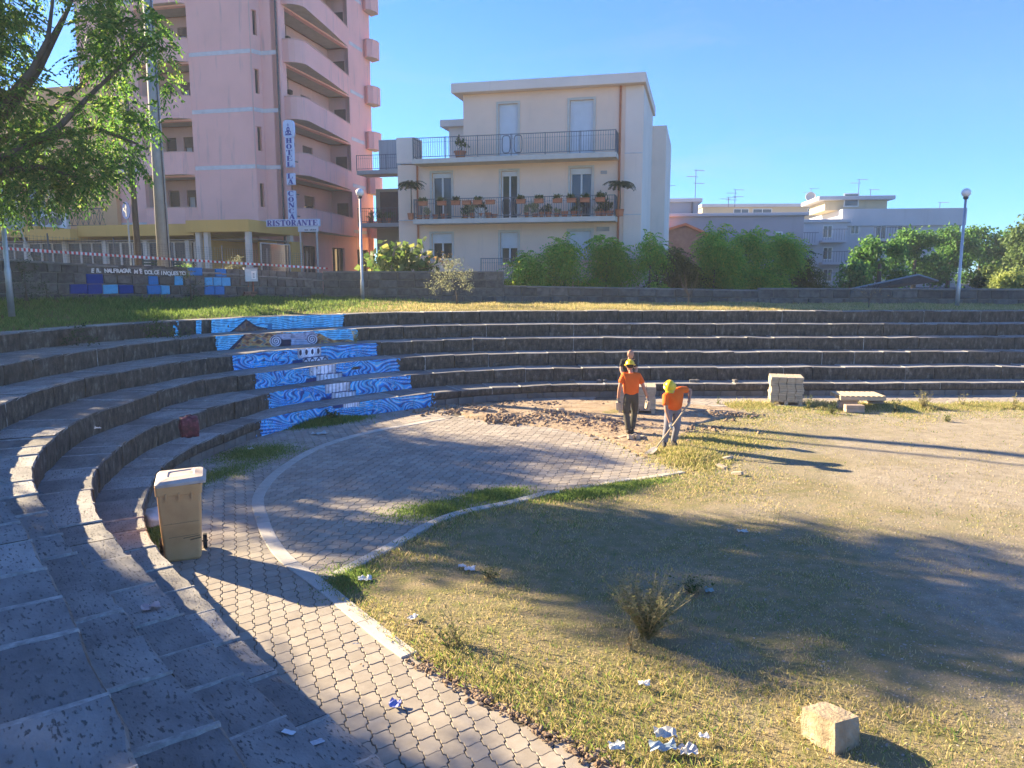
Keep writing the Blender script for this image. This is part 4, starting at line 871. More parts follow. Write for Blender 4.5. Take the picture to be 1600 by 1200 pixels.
# ------------------------------------------------------------------ the beige house
BO = Vector((6.0, 36.5)); house = empty('apartment_house', (BO.x, BO.y, 0), TH, 'three storey beige house with long balconies full of terracotta planters', 'house')
def bl(px, py, b=0.0): return hit(px, py, BO + e2 * b, e1)
aL = bl(622, 300)[0]; aU = bl(724, 200)[0]; aP = bl(965, 200)[0]; zRoofR = bl(996, 117)[1]; zR0 = zRoofR - .45
Fb = frame((0, 0), (1, 0))
zs2 = bl(800, 243, -1.1)[1]; zs1 = bl(800, 340, -1.1)[1]; zs0 = zs1 - (zs2 - zs1)
wins = []
for px0, px1, pyt, zb, sh, sm, dr, lf in ((779, 809, 163, zs2, 1.0, 'shutter_w', True, 1), (890.5, 927.5, 157, zs2, 1.0, 'shutter_w', True, 1),
        (675, 705, 271, zs1, .1, 'shutter_w', True, 2), (783, 808.5, 268, zs1, .1, 'shutter_w', True, 2), (891.5, 925, 263, zs1, .12, 'shutter_w', True, 2),
        (674.5, 706, 365.5, zs0 + .9, .36, 'shutter_w', False, 2), (782, 809, 363.5, zs0 + .7, .5, 'shutter_w', False, 2), (889, 924, 361, zs0 + .9, .95, 'shutter_w', False, 2)):
    a0, zt_ = bl(px0, pyt); a1, _ = bl(px1, pyt); wins.append((a0, a1, zb + (.02 if dr else 0), zt_, sh, sm, dr, lf))
ops = [(w[0], w[1], w[2], w[3]) for w in wins]
mb = MB()
wall(mb, Fb, aL, 0, GZ, zs2 - .1, .3, [o for o in ops if o[3] < zs2 - .1])
wall(mb, Fb, aU, 0, zs2 - .098, zR0, .3, [o for o in ops if o[2] > zs2 - .1])
mb.build('front_wall', M['beige'], house)
mb = MB()
D1 = 7.0
mb.box(aL, aL + .3, .302, 11, GZ, zs2 - .1); mb.box(-.3, 0, .302, D1, GZ, zR0); mb.box(aU, aU + .3, .302, 7, zs2 - .1, zR0)
mb.box(aL + .3, -.3, 10.7, 11, GZ, zs2 - .1); mb.box(aU + .3, -.3, 6.7, 7, zs2 - .1, zR0)
mb.box(aL + .02, -.02, .31, 11 - .02, zs2 - .4, zs2 - .11)
mb.box(aL - .02, aL + .95, -.06, 1.0, zs2 + .0, bl(640, 215)[1])                   # parapet pier at the left
mb.box(-2.4, .75, D1 + .004, 14, GZ, und(1020, 195, 43)[2]); 
mb.build('side_wall', M['beigelt'], house)
mb = MB(); mb.bbox(aU - .45, .12, -.5, 7.3, zR0 + .003, zRoofR, .02); a_, z_ = bl(692, 190, 3.0); mb.bbox(a_ - .1, aU + .2, 2.8, 6.5, z_ - .3, z_ + .05, .02); mb.build('roof', M['beigelt'], house)
mb = MB(); mb.box(a_ + .3, aU - .01, 3.1, 6.2, zs2 - .1, z_ - .3); mb.build('stair_tower', M['beigelt'], house)
mb = MB(); fbox(mb, Fb, aP + .35, -.002, GZ + .2, zR0 - .01, -.03, .02); mb.build('pilaster', M['beigelt'], house)
for zz in (zs2 + .05, zs1 + .1):
    g = MB(); fbox(g, Fb, aL, aL + .9, zz - .1, zz - .05, -.045, 0); fbox(g, Fb, aP + .36, 0, zz, zz + .05, -.045, -.03); g.build('floor_band', M['band'], house)
for w in wins: window(Fb, w[0], w[1], w[2], w[3], house, M['white'], dep=.16, shut=w[4], sm=M[w[5]], sur=.11, surm=M['cream'], leafs=w[7], door=w[6])
for x in (aP + .12, aL + 1.05):
    g = MB(); g.tube([(x, -.07, GZ), (x, -.07, zs2 if x < -5 else zR0)], .05, 8); g.build('downpipe', M['terra'], house)
g = MB(); g.box(aP - .75, aP - .45, -.03, 0, zs1 + 2.0, zs1 + 2.15); g.box(aP - .9, aP - .3, -.03, 0, zs0 + 2.2, zs0 + 2.4); g.build('vent', M['slab_under'], house)
def railing(F, s0, s1, z, h, parent, post=2.0, gap=.12, mat='rail_grey', deco=(), t0=0.0):
    r = MB(); fbox(r, F, s0, s1, z + h - .03, z + h, t0 - .02, t0 + .02); fbox(r, F, s0, s1, z + .08, z + .11, t0 - .015, t0 + .015); r.build('handrail', M[mat], parent)
    r = MB(); n = int((s1 - s0) / gap)
    for i in range(n + 1):
        s = s0 + (s1 - s0) * i / n
        if any(a < s < b for a, b in deco): continue
        fbox(r, F, s - .007, s + .007, z + .11, z + h - .03, t0 - .007, t0 + .007)
        if i < n:
            a, b = s, s + (s1 - s0) / n; m = (a + b) / 2     # small hoops under the rail
            for q in range(4):
                t1, t2 = math.pi * q / 4, math.pi * (q + 1) / 4
                p1 = F(m - (b - a) / 2 * math.cos(t1), z + h - .18 - .05 * math.sin(t1), t0); p2 = F(m - (b - a) / 2 * math.cos(t2), z + h - .18 - .05 * math.sin(t2), t0)
                r.tube([p1, p2], .006, 3, False)
    for a, b in deco:                                 # rounded frames in the middle
        m = (a + b) / 2; hw_ = (b - a) / 2 * .8; P = []
        for q in range(21):
            t = 2 * math.pi * q / 20; c, s_ = math.cos(t), math.sin(t); P.append(F(m + hw_ * math.copysign(abs(c) ** .45, c), z + h / 2 + .03 + (h / 2 - .1) * math.copysign(abs(s_) ** .6, s_), t0))
        r.tube(P, .022, 5, False)
    tag(r.build('baluster', M[mat], parent), kind='stuff')
    n = max(1, round((s1 - s0) / post))
    for i in range(n + 1):
        r = MB(); s = s0 + (s1 - s0) * i / n; fbox(r, F, s - .018, s + .018, z - .1, z + h + .01, t0 - .022, t0 + .022); r.build('railing_post', M[mat], parent)
Fbal = frame((0, -1.1), (1, 0)); b0 = bl(643.5, 240, -1.1)[0]; b1 = bl(963, 240, -1.1)[0]
for zs, hh in ((zs2, .98), (zs1, .95)):
    g = MB(); g.box(b0, b1, -1.1, -.002, zs - .22, zs); g.build('balcony_slab', M['cream'], house)
    m_ = (b0 + b1) / 2 + .05
    railing(Fbal, b0 + .05, b1 - .05, zs, hh, house, 1.75, .11, deco=((m_ - .52, m_ - .05), (m_ + .05, m_ + .52)), t0=.04)
    for xx in (b0 + .05, b1 - .05):
        Fs = frame((xx, -1.06), (0, 1)); railing(Fs, 0, 1.0, zs, hh, house, 1.0, .11)
g = MB(); g.box(b0, b1, -1.2, -.002, zs0 - .1, zs0 + .05); g.build('balcony_slab', M['cream'], house)
railing(Fbal, b0 + 3.4, b1 - 2.5, zs0 + .05, .9, house, 1.75, .11, t0=.04)

# planters and pots on the balconies
def leaf_cloud(pts_c, dirs, n, ln, wd, droop=.3, spread=.5, rng=RNG):
    """kite leaves: centres (N,3), main directions (N,3), n leaves each"""
    N = len(pts_c) * n; P = np.repeat(pts_c, n, 0) + rng.normal(0, spread, (N, 3)) ; D = np.repeat(dirs, n, 0) + rng.normal(0, .55, (N, 3)); D[:, 2] -= droop
    D /= np.linalg.norm(D, axis=1)[:, None] + 1e-9; U = rng.normal(0, 1, (N, 3)); W = np.cross(D, U); W /= np.linalg.norm(W, axis=1)[:, None] + 1e-9
    l = ln * rng.uniform(.6, 1.3, (N, 1)); w = wd * rng.uniform(.7, 1.3, (N, 1)); B = np.cross(W, D) * l * .12
    V = np.stack([P, P + D * l * .45 + W * w + B, P + D * l, P + D * l * .45 - W * w + B], 1).reshape(-1, 3)
    return V, np.arange(N * 4).reshape(-1, 4)
M['leaf_mid'] = leaf_mat('leaf_green', [(.03, .06, .012), (.055, .10, .02), (.09, .13, .03)])
M['leaf_dark'] = leaf_mat('leaf_dark', [(.015, .035, .012), (.03, .06, .02), (.045, .08, .02)], .3)
M['leaf_ail'] = leaf_mat('leaf_bright', [(.07, .20, .02), (.12, .30, .035), (.18, .38, .05), (.18, .38, .05), (.45, .45, .06)], .6)
M['leaf_olive'] = leaf_mat('leaf_olive', [(.16, .18, .09), (.26, .28, .15), (.36, .37, .22)], .3)
def planter(parent_loc, wd, label, plant=True):
    p = empty('planter', parent_loc, TH, label, 'planter', 'terracotta planters hung along the balcony rail')
    g = MB(); g.bbox(-wd / 2, wd / 2, -.09, .09, 0, .17, .012); g.bbox(-wd / 2 - .02, wd / 2 + .02, -.11, .11, .17, .2, .006); g.build('trough', M['terra'], p)
    if plant:
        n = 9; c = np.c_[RNG.uniform(-wd / 2 + .05, wd / 2 - .05, n), RNG.uniform(-.06, .06, n), np.full(n, .24)]
        V, F = leaf_cloud(c, np.tile((0, 0, 1.), (n, 1)), 14, .11, .022, -.1, .05); link('foliage', np_mesh('foliage', V, F), p, M[random.choice(['leaf_mid', 'leaf_dark'])])
    return p
def blw(a, b, z): v = BO + e1 * a + e2 * b; return (v.x, v.y, z)
pxs = [661, 690, 712, 729, 746, 766, 814, 842, 871, 893, 914, 938]
wds = ['under the left window', 'left of the dark left doorway', 'right of the dark left doorway', 'with dry plants', 'beside the one with dry plants', 'just left of the rounded rail frames', 'just right of the rounded rail frames', 'by itself right of the middle door', 'above the pale box', 'left of the dark right doorway', 'in front of the dark right doorway', 'at the right end of the rail']
for px_, wdz in zip(pxs, wds):
    a_ = bl(px_, 309, -1.25)[0]; planter(blw(a_, -1.25, zs1 + .62), .42, 'orange planter hooked on the middle balcony rail, ' + wdz, random.random() < .75)
def pot(loc, r, h, label, plant=1.0, grp='pots standing along the balcony floor', mat='terra', lm='leaf_mid'):
    p = empty('plant_pot', loc, 0, label, 'pot', grp); g = MB(); g.lathe([(r * .7, 0), (r, h * .85), (r * 1.12, h * .85), (r * 1.12, h), (r * .9, h), (r * .85, h * .8)], n=12); g.build('pot', M[mat], p)
    if plant > 0:
        n = 8; c = np.c_[RNG.normal(0, r * .4, n), RNG.normal(0, r * .4, n), h + RNG.uniform(0, .25 * plant, n)]; V, F = leaf_cloud(c, np.tile((0, 0, 1.), (n, 1)), 12, .16 * plant, .028, 0, .06 * plant)
        link('foliage', np_mesh('foliage', V, F), p, M[lm])
    return p
POT_L = ['first', 'second', 'third', 'fourth', 'fifth', 'sixth', 'seventh', 'eighth', 'ninth', 'tenth', 'eleventh', 'twelfth', 'thirteenth', 'fourteenth', 'fifteenth', 'sixteenth', 'seventeenth', 'eighteenth', 'nineteenth', 'last']
POT_L = [q + ' small terracotta pot from the left along the middle balcony floor' for q in POT_L]
for i, px_ in enumerate([655, 667, 680, 694, 727, 738, 752, 763, 772, 823, 836, 846, 857, 870, 882, 897, 906, 935, 944, 953]):
    a_ = bl(px_, 330, -.85)[0]; pot(blw(a_, -.85, zs1 + .01), random.uniform(.1, .17), random.uniform(.16, .26), POT_L[i], random.choice([0, .6, 1, 1.5]), lm=random.choice(['leaf_mid', 'leaf_dark', 'leaf_olive']))
pot(blw(bl(719, 235, -.6)[0], -.6, zs2 + .01), .28, .35, 'large pot with leafy plant on the upper terrace left of the doors', 1.6, None)
pot(blw(bl(941, 320, -.6)[0], -.6, zs1 + .01), .22, .35, 'large potted plant on the middle balcony near its right end', 2.0, None)
g = MB(); a_ = bl(871, 322, -.9)[0]; g.bbox(a_ - .22, a_ + .22, -.15, .15, 0, .5, .03); o = g.build('storage_box', M['white'], loc=blw(a_, -.8, zs1 + .01), rot=(0, 0, TH)); tag(o, 'white box standing on the middle balcony before the right door', 'box')
def crown_plant(px_, py_, b, zb, label):               # slim stem with a mop of drooping compound leaves
    a_, zt_ = bl(px_, py_, b); p = empty('potted_tree', blw(a_, b, zb), TH, label, 'potted tree', 'tall potted trees at both balcony ends')
    h = zt_ - zb; g = MB(); g.tube([(0, 0, .2), (.02, 0, h * .5), (0, 0, h)], [.035, .03, .02], 6); g.build('stem', M['bark'], p)
    g = MB(); g.lathe([(.16, 0), (.2, .28), (.22, .3), (.15, .27)], n=12); g.build('pot', M['terra'], p)
    V_, F_ = [], []
    for i in range(26):
        az = random.uniform(0, 6.28); L_ = random.uniform(.5, .8); prev = Vector((0, 0, h)); d = Vector((math.cos(az), math.sin(az), random.uniform(.3, .9))).normalized()
        for q in range(9):
            prev = prev + d * L_ / 9; d.z -= .16; d.normalize(); W = d.cross(Vector((0, 0, 1))).normalized()
            for s_ in (-1, 1):
                n0 = len(V_); V_ += [prev, prev + (W * s_ * .11 + d * .03), prev + (W * s_ * .2 + d * .05 - Vector((0, 0, .05))), prev + (W * s_ * .1 + d * .09)]; F_.append((n0, n0 + 1, n0 + 2, n0 + 3))
    link('foliage', np_mesh('foliage', [tuple(v) for v in V_], F_), p, M['leaf_dark'])
crown_plant(642, 288, -.9, zs1, 'potted tree with drooping leaves at the left end of the middle balcony')
crown_plant(969, 288, -.9, zs1, 'potted tree with drooping leaves at the right end of the middle balcony')

# ------------------------------------------------------------------ the garden wall, stone by stone, in three stretches
M['wstone'] = material('wall_stone', [(.075, .068, .062), (.13, .118, .105), (.18, .165, .145)], 5, bump=.9, bscale=18, rnd=.25, bdist=.03, spec=.2)
M['wmortar'] = material('wall_mortar', [(.15, .135, .115), (.24, .22, .19)], 6, bump=.6, bscale=25)
M['capstone'] = material('coping_stone', [(.16, .15, .135), (.24, .225, .20)], 5, bump=.6, bscale=18, rnd=.15)
bl_m = [material('paint_block_' + n, [tuple(c * .7 for c in col), col], 7, bump=.7, bscale=18) for n, col in (('navy', (.012, .06, .28)), ('mid', (.03, .22, .55)), ('sky', (.11, .45, .75)))]
wstone_mats = {'n': M['wstone'], 0: bl_m[0], 1: bl_m[1], 2: bl_m[2]}
BLUES = {}
for bx, by, col in ((142, 431, 0), (158, 433, 2), (204, 431, 0), (240, 434, 1), (137, 445, 2), (153, 445, 0), (179, 444, 0), (207, 444, 2), (244, 447, 1), (262, 447, 2), (130, 455, 0), (143, 455, 0), (169, 454, 2), (183, 454, 0), (197, 453, 0), (209, 452, 0), (272, 432, 2), (281, 433, 2), (312, 421, 1), (338, 424, 1), (328, 436, 2), (340, 436, 2), (355, 436, 2), (323, 448, 1), (337, 448, 1)):
    BLUES[(bx, by)] = col
def wall_run(root, pts2, zb, zt, rows, lmin, lmax, capw=.42, cap=True, thick=.35):
    P = np.array(pts2, float); s = np.r_[0, np.cumsum(np.hypot(*np.diff(P, axis=0).T))]
    core = MB()
    for i in range(len(P) - 1):
        d = Vector((*(P[i + 1] - P[i]), 0)); L_ = d.length; d /= L_; n = Vector((-d.y, d.x, 0)); O = Vector((*P[i], 0))
        z0a, z0b = zb(s[i]), zb(s[i + 1]); z1a, z1b = zt(s[i]), zt(s[i + 1])
        vs = [O + n * .03 + Vector((0, 0, z0a - .3)), O + d * L_ + n * .03 + Vector((0, 0, z0b - .3)), O + d * L_ + n * thick + Vector((0, 0, z0b - .3)), O + n * thick + Vector((0, 0, z0a - .3)),
              O + n * .03 + Vector((0, 0, z1a - .02)), O + d * L_ + n * .03 + Vector((0, 0, z1b - .02)), O + d * L_ + n * thick + Vector((0, 0, z1b - .02)), O + n * thick + Vector((0, 0, z1a - .02))]
        core.add(vs, [(0, 3, 2, 1), (4, 5, 6, 7), (0, 1, 5, 4), (1, 2, 6, 5), (2, 3, 7, 6), (3, 0, 4, 7)])
        ang = math.atan2(d.y, d.x); used = {}
        for r in range(rows):
            x = -random.uniform(0, .2)
            while x < L_ - .05:
                l = random.uniform(lmin, lmax); xe = min(x + l, L_); xa = max(x, 0)
                if xe - xa < .1: x = xe; continue
                t = ((xa + xe) / 2) / L_; zb_ = z0a + (z0b - z0a) * t; zt_ = z1a + (z1b - z1a) * t; h = (zt_ - zb_) / rows
                za, zc = zb_ + r * h + random.uniform(.008, .02), zb_ + (r + 1) * h - random.uniform(.008, .02)
                cen = O + d * ((xa + xe) / 2) + Vector((0, 0, (za + zc) / 2)); hw_, hh = (xe - xa) / 2 - random.uniform(.008, .018), (zc - za) / 2
                j = lambda a: a + random.uniform(-.012, .012); pr = random.uniform(.0, .035)
                F_ = [(j(-hw_), .06, j(-hh)), (j(hw_), .06, j(-hh)), (j(hw_), .06, j(hh)), (j(-hw_), .06, j(hh))]; b = .02
                F2_ = [(x_ * (1 - b / hw_), -pr + random.uniform(-.008, .008), z_ * (1 - b / hh)) for x_, _, z_ in F_]; F1_ = [(x_, .0, z_) for x_, _, z_ in F_]
                V = F_ + F1_ + F2_; Q = [(a + k, a + (k + 1) % 4, a + 4 + (k + 1) % 4, a + 4 + k) for a in (0, 4) for k in range(4)] + [(8, 9, 10, 11)]
                m = M['wstone']
                if root.get('painted'):
                    u_, v_ = proj(np.array([tuple(cen)])); best = min(BLUES, key=lambda k: ((k[0] - u_[0]) / 8) ** 2 + ((k[1] - v_[0]) / 6) ** 2) if BLUES else None
                    if best and abs(best[0] - u_[0]) < 9 and abs(best[1] - v_[0]) < 7: m = wstone_mats[BLUES.pop(best)]
                g = MB(); g.add(V, Q); o = g.build('stone', m, root, loc=tuple(cen), rot=(0, 0, ang))
                x = xe
        if cap:
            x = 0
            while x < L_ - .05:
                xe = min(x + random.uniform(.7, 1.1), L_); z_a, z_b = z1a + (z1b - z1a) * x / L_, z1a + (z1b - z1a) * xe / L_
                g = MB(); g.bbox(x + .004, xe - .004, -.035, thick + .03, -.018, .05, .012); o = g.build('coping_stone', M['capstone'], root, loc=(O.x, O.y, z_a), rot=(0, -math.atan2(z_b - z_a, xe - x), ang)); x = xe
    core.build('mortar_core', M['wmortar'], root)
wz = lambda s0, a, s1, b: (lambda s: a + (b - a) * min(1, max(0, (s - s0) / (s1 - s0))))
Lw = math.dist(WALL[1], WALL[2])
w1 = empty('stone_wall', (0, 0, 0), 0, 'left stone garden wall painted with blue blocks and a white handwritten line', 'wall'); w1['painted'] = 1
wall_run(w1, [(-18.5, 18.9), WALL[1], WALL[2]], wz(4, 2.82, 4 + Lw, 2.45), wz(4, 4.12, 4 + Lw, 3.74), 4, .34, .6)
del w1['painted']
w2 = empty('stone_wall', (0, 0, 0), 0, 'dark middle stone garden wall behind the small olive tree', 'wall')
wall_run(w2, [WALL[2], WALL[3]], lambda s: 2.43, lambda s: 3.74, 4, .45, .85)
w3 = empty('stone_wall', (0, 0, 0), 0, 'long low stone garden wall on the right below the bushes', 'wall')
wall_run(w3, [WALL[3], WALL[4], WALL[5], (24, 29.2)], wz(0, 2.4, 10, 2.36), wz(0, 3.14, 10, 3.06), 2, .5, .95)
# the white handwritten line: flat lettering on the left wall
def wallpt(px, py):
    d = Vector((*WALL[2], 0)) - Vector((*WALL[1], 0)); e = d.normalized(); s_, z_ = hit(px, py, WALL[1], (e.x, e.y)); return s_, z_
fc = bpy.data.curves.new('text', 'FONT'); fc.body = "E"; txo = bpy.data.objects.new('text', fc); C.objects.link(txo)
def text_mesh(body, size, extr=.002, offset=.0, shear=0):
    fc.body = body; fc.size = size; fc.extrude = extr; fc.offset = offset; fc.shear = shear; bpy.context.view_layer.update()
    me = bpy.data.meshes.new_from_object(txo.evaluated_get(bpy.context.evaluated_depsgraph_get())); return me
d_ = (Vector((*WALL[2], 0)) - Vector((*WALL[1], 0))).normalized(); wa = math.atan2(d_.y, d_.x)
words = [('E', 141, 417.2, 13), ('IL', 149, 417.2, 13), ('NAUFRAGAR', 162, 417.6, 14), ("M'\u00c8", 208, 418.8, 13), ('DOLCE', 225, 419.8, 14), ('IN', 250, 420.6, 13), ('QUESTO', 260, 421.4, 13)]
for wd, px_, py_, _ in words:
    cur = px_
    for i, ch in enumerate(wd):
        if ch == "'": cur += 2; 
        sa_, za = wallpt(cur, py_ + 8.5); p = Vector((*WALL[1], 0)) + d_ * sa_ + Vector((d_.y, -d_.x, 0)) * .052
        me = text_mesh(ch, .18 if ch != "'" else .2, .001, .008, random.uniform(-.15, .15)); me.materials.append(M['white'])
        link('letter', me, w1, None, (p.x, p.y, za), (math.pi / 2, random.uniform(-.08, .08), wa)); cur += {'I': 3.2, 'M': 6.0, 'N': 5.0, 'Q': 5.4, 'O': 5.2, "'": 1.0}.get(ch, 4.5)
bpy.data.objects.remove(txo)

# ------------------------------------------------------------------ poles, lamps, sign, tape, small street things
def globe_lamp(x, y, z, top, label, rz=0):
    p = empty('street_lamp', (x, y, z), rz, label, 'street lamp', 'tall globe lamps around the theatre'); h = top - z
    g = MB(); g.tube([(0, 0, -.1), (0, 0, h * .2), (0, 0, h * .22), (0, 0, h - .35)], [.075, .07, .055, .042], 12); g.build('pole', M['galv'], p, True)
    g = MB(); g.lathe([(.05, h - .36), (.09, h - .32), (.09, h - .27), (.06, h - .25)], n=12); g.build('collar', M['darkmetal'], p)
    g = MB(); g.lathe([(.005, h - .26)] + [(.165 * math.sin(a), h - .115 - .16 * math.cos(a)) for a in np.linspace(.3, math.pi - .02, 10)], n=16); g.build('globe', M['globe'], p, True)
    return p
M['globe'] = material('milky_globe', [(.75, .74, .72), (.8, .79, .77)], 1, rough=.25, spec=.6)
pL = und(18, 488, 18.7); globe_lamp(pL.x, pL.y, pL.z, und(4, 152, 18.7).z, 'globe lamp at the left edge, on the grass bank before the painted wall')
pM = un(567, 473, 2.5); globe_lamp(pM.x, pM.y, 2.46, und(560, 296, pM.y).z, 'globe lamp at the meeting of the left and middle garden walls')
pR = un(1495, 481, 2.42); globe_lamp(pR.x, pR.y, 2.40, und(1508, 296, pR.y).z, 'globe lamp on the right lawn before the round trees')
p = und(256, 400, 27.6); o = empty('utility_pole', (p.x, p.y, 2.46), 0, 'thick round concrete pole standing before the pink hotel', 'pole'); g = MB(); g.tube([(0, 0, 0), (0, 0, 12.2)], [.23, .15], 16); g.build('shaft', M['concrete'], o, True)
g = MB(); g.tube([(.24, -.12, 0), (.15, -.1, 12)], .02, 5); g.build('cable', M['darkmetal'], o)
p = und(216, 395, 26.9); o = empty('utility_pole', (p.x, p.y, 2.46), 0, 'slim timber pole just left of the thick concrete pole', 'pole'); g = MB(); g.tube([(0, 0, 0), (-.03, 0, 5), (-.08, 0, 9.6)], [.115, .09, .06], 10); g.build('shaft', M['bark'], o, True)
M['signdisc'] = material('sign_disc_blue', [(.01, .06, .33), (.015, .08, .38)], 2, rough=.35)
p = und(197, 329, 27.0); sd = empty('road_sign', (p.x, p.y - .0, 2.6), R(-38), 'round blue road sign with white straight and left arrows on a thin post', 'road sign')
g = MB(); g.tube([(0, .04, 0), (0, .04, p.z - 2.6 + .3)], .03, 8); g.build('post', M['galv'], sd)
g = MB(); T = Matrix.Translation((0, 0, p.z - 2.6)) @ Matrix.Rotation(math.pi / 2, 4, 'X'); g.lathe([(.29, -.008), (.29, .008)], n=28, T=T); g.build('disc', M['signdisc'], sd)
g = MB(); zc_ = p.z - 2.6
for q in ([(-.02, -.2), (.035, -.2), (.035, .1), (-.02, .1)], [(-.07, .08), (.085, .08), (.0075, .22)], [(-.02, -.1), (-.02, -.03), (-.12, .06), (-.15, .02)], [(-.2, -.03), (-.08, .09), (-.2, .1)]): g.add([(x, -.012, zc_ + z) for x, z in q], [tuple(range(len(q)))])
g.build('arrow', M['white'], sd)
g = MB(); p = und(22, 345, 24); o = empty('road_sign', (p.x, p.y, 2.6), R(30), 'grey back of a road sign on a leaning post at the far left', 'road sign'); T = Matrix.Translation((0, 0, p.z - 2.6)) @ Matrix.Rotation(math.pi / 2, 4, 'X'); g.lathe([(.29, -.01), (.29, .01)], n=24, T=T); g.build('disc', M['galv'], o)
g = MB(); g.tube([(0, .03, p.z - 2.3), (.75, .0, 0)], .028, 8); g.build('post', M['cream'], o)
# barrier tape: twisted two-colour ribbon
Ta, Tb, Tc = und(-10, 387, 19.5), und(255, 404, 25.5), und(512, 419.5, 31.5)
M['tape_r'] = material('tape_red', [(.62, .06, .06)], rough=.35); M['tape_w'] = material('tape_white', [(.80, .76, .74)], rough=.35)
g = MB(); n = 150; pr = None
for i in range(n + 1):
    t = i / n; a = Ta * (1 - t) + Tc * t; q = Ta * (1 - t) ** 2 + (Tb * 2 - (Ta + Tc) * .5) * 2 * t * (1 - t) + Tc * t * t
    tw = .35 * math.sin(t * 40) + .25; c = (Vector((math.sin(tw) * .3, -math.sin(tw), math.cos(tw))) * .042, q)
    if pr: g.cur = (i // 1) % 2; g.add([pr[1] - pr[0], q - c[0], q + c[0], pr[1] + pr[0]], [(0, 1, 2, 3)])
    pr = c
tp = g.build('barrier_tape', [M['tape_r'], M['tape_w']]); tag(tp, 'red and white striped barrier tape stretched above the painted wall', 'barrier tape')
mdf = tp.modifiers.new('thick', 'SOLIDIFY'); mdf.thickness = .002
# fence of thin wire above the left wall
d12 = d_; wf = empty('wire_fence', (0, 0, 0), 0, 'thin wire mesh fence on posts above the painted wall', 'fence')
g = MB(); base = Vector((*WALL[1], 0)) + Vector((-d12.y, d12.x, 0)) * .25; LwT = Lw - .4
zt0 = lambda s: 4.12 + (3.74 - 4.12) * s / Lw
for k in range(int(LwT / .11)):
    s_ = k * .11 + .2; b = base + d12 * s_; g.box(b.x - .003, b.x + .003, b.y - .003, b.y + .003, zt0(s_), zt0(s_) + .78)
for k in range(9):
    a, b = base + d12 * .1, base + d12 * LwT; g.tube([(a.x, a.y, zt0(0) + .1 + k * .08), (b.x, b.y, zt0(Lw) + .1 + k * .08)], .003, 3)
tag(g.build('wire', M['rail_grey'], wf), kind='stuff')
for k in range(7):
    s_ = .2 + k * (LwT - .4) / 6; b = base + d12 * s_; g = MB(); g.tube([(b.x, b.y, zt0(s_) - .1), (b.x, b.y, zt0(s_) + .85)], .022, 6); g.build('fence_post', M['rail_grey'], wf)
# dark green bench behind the wall, only its back shows
M['benchg'] = material('bench_green', [(.02, .05, .04), (.03, .07, .05)], 3, rough=.5)
p = und(250, 408, 27.6); o = empty('bench', (p.x, p.y, p.z - .85), wa, 'dark green metal bench behind the painted wall, back showing above it', 'bench')
for k in range(4): g = MB(); g.bbox(-.85, .85, -.02, .02, .62 + k * .1, .68 + k * .1, .006); g.build('slat', M['benchg'], o)
for k in range(4): g = MB(); g.bbox(-.85, .85, .06 + k * .11, .14 + k * .11, .43, .46, .006); g.build('slat', M['benchg'], o)
for x in (-.8, 0, .8): g = MB(); g.box(x - .03, x + .03, .02, .06, 0, 1.0); g.box(x - .03, x + .03, .06, .5, .38, .43); g.box(x - .03, x + .03, .46, .5, 0, .38); g.build('leg', M['benchg'], o)
# meter cabinet with a notice, on a brick pier
p = und(396, 470, 29.9); mc = empty('meter_cabinet', (p.x, p.y - .2, 2.5), wa * .55, 'grey meter cabinet with a white notice, on the wall above a brick pier', 'cabinet')
zt_, zb_ = und(396, 420, 29.9).z - 2.5, und(396, 440, 29.9).z - 2.5
g = MB(); g.bbox(-.24, .24, -.14, .1, zb_, zt_, .015); g.build('box', M['galv'], mc); g = MB(); g.bbox(-.26, .26, -.17, .1, zt_ + .002, zt_ + .04, .01); g.build('lid', M['galv'], mc)
g = MB(); g.box(.0, .17, -.147, -.142, zb_ + .1, zt_ - .08); g.build('notice', M['white'], mc); g = MB()
for k in range(4): g.box(.05, .12, -.15, -.147, zb_ + .15 + k * .05, zb_ + .17 + k * .05)
g.build('notice_print', M['darkmetal'], mc)
g = MB(); g.tube([(-.1, 0, .45), (-.1, 0, zb_)], .03, 6); g.tube([(.08, 0, .45), (.08, 0, zb_)], .025, 6); g.build('conduit', M['terra'], mc)
M['brick'] = material('old_brick', [(.20, .10, .07), (.32, .19, .13)], 4, bump=.5, bscale=20, rnd=.25)
pier = empty('brick_pier', (p.x, p.y - .45, 2.42), wa * .55, 'short crumbling brick pier under the meter cabinet', 'pier')
for r in range(6):
    for c_i in range(2): g = MB(); x0 = -.24 + c_i * .24 + (.05 if r % 2 else 0); g.bbox(x0 + .005, x0 + .235, -.12, .12, r * .1 + .003, r * .1 + .092, .01); g.build('brick', M['brick'], pier)

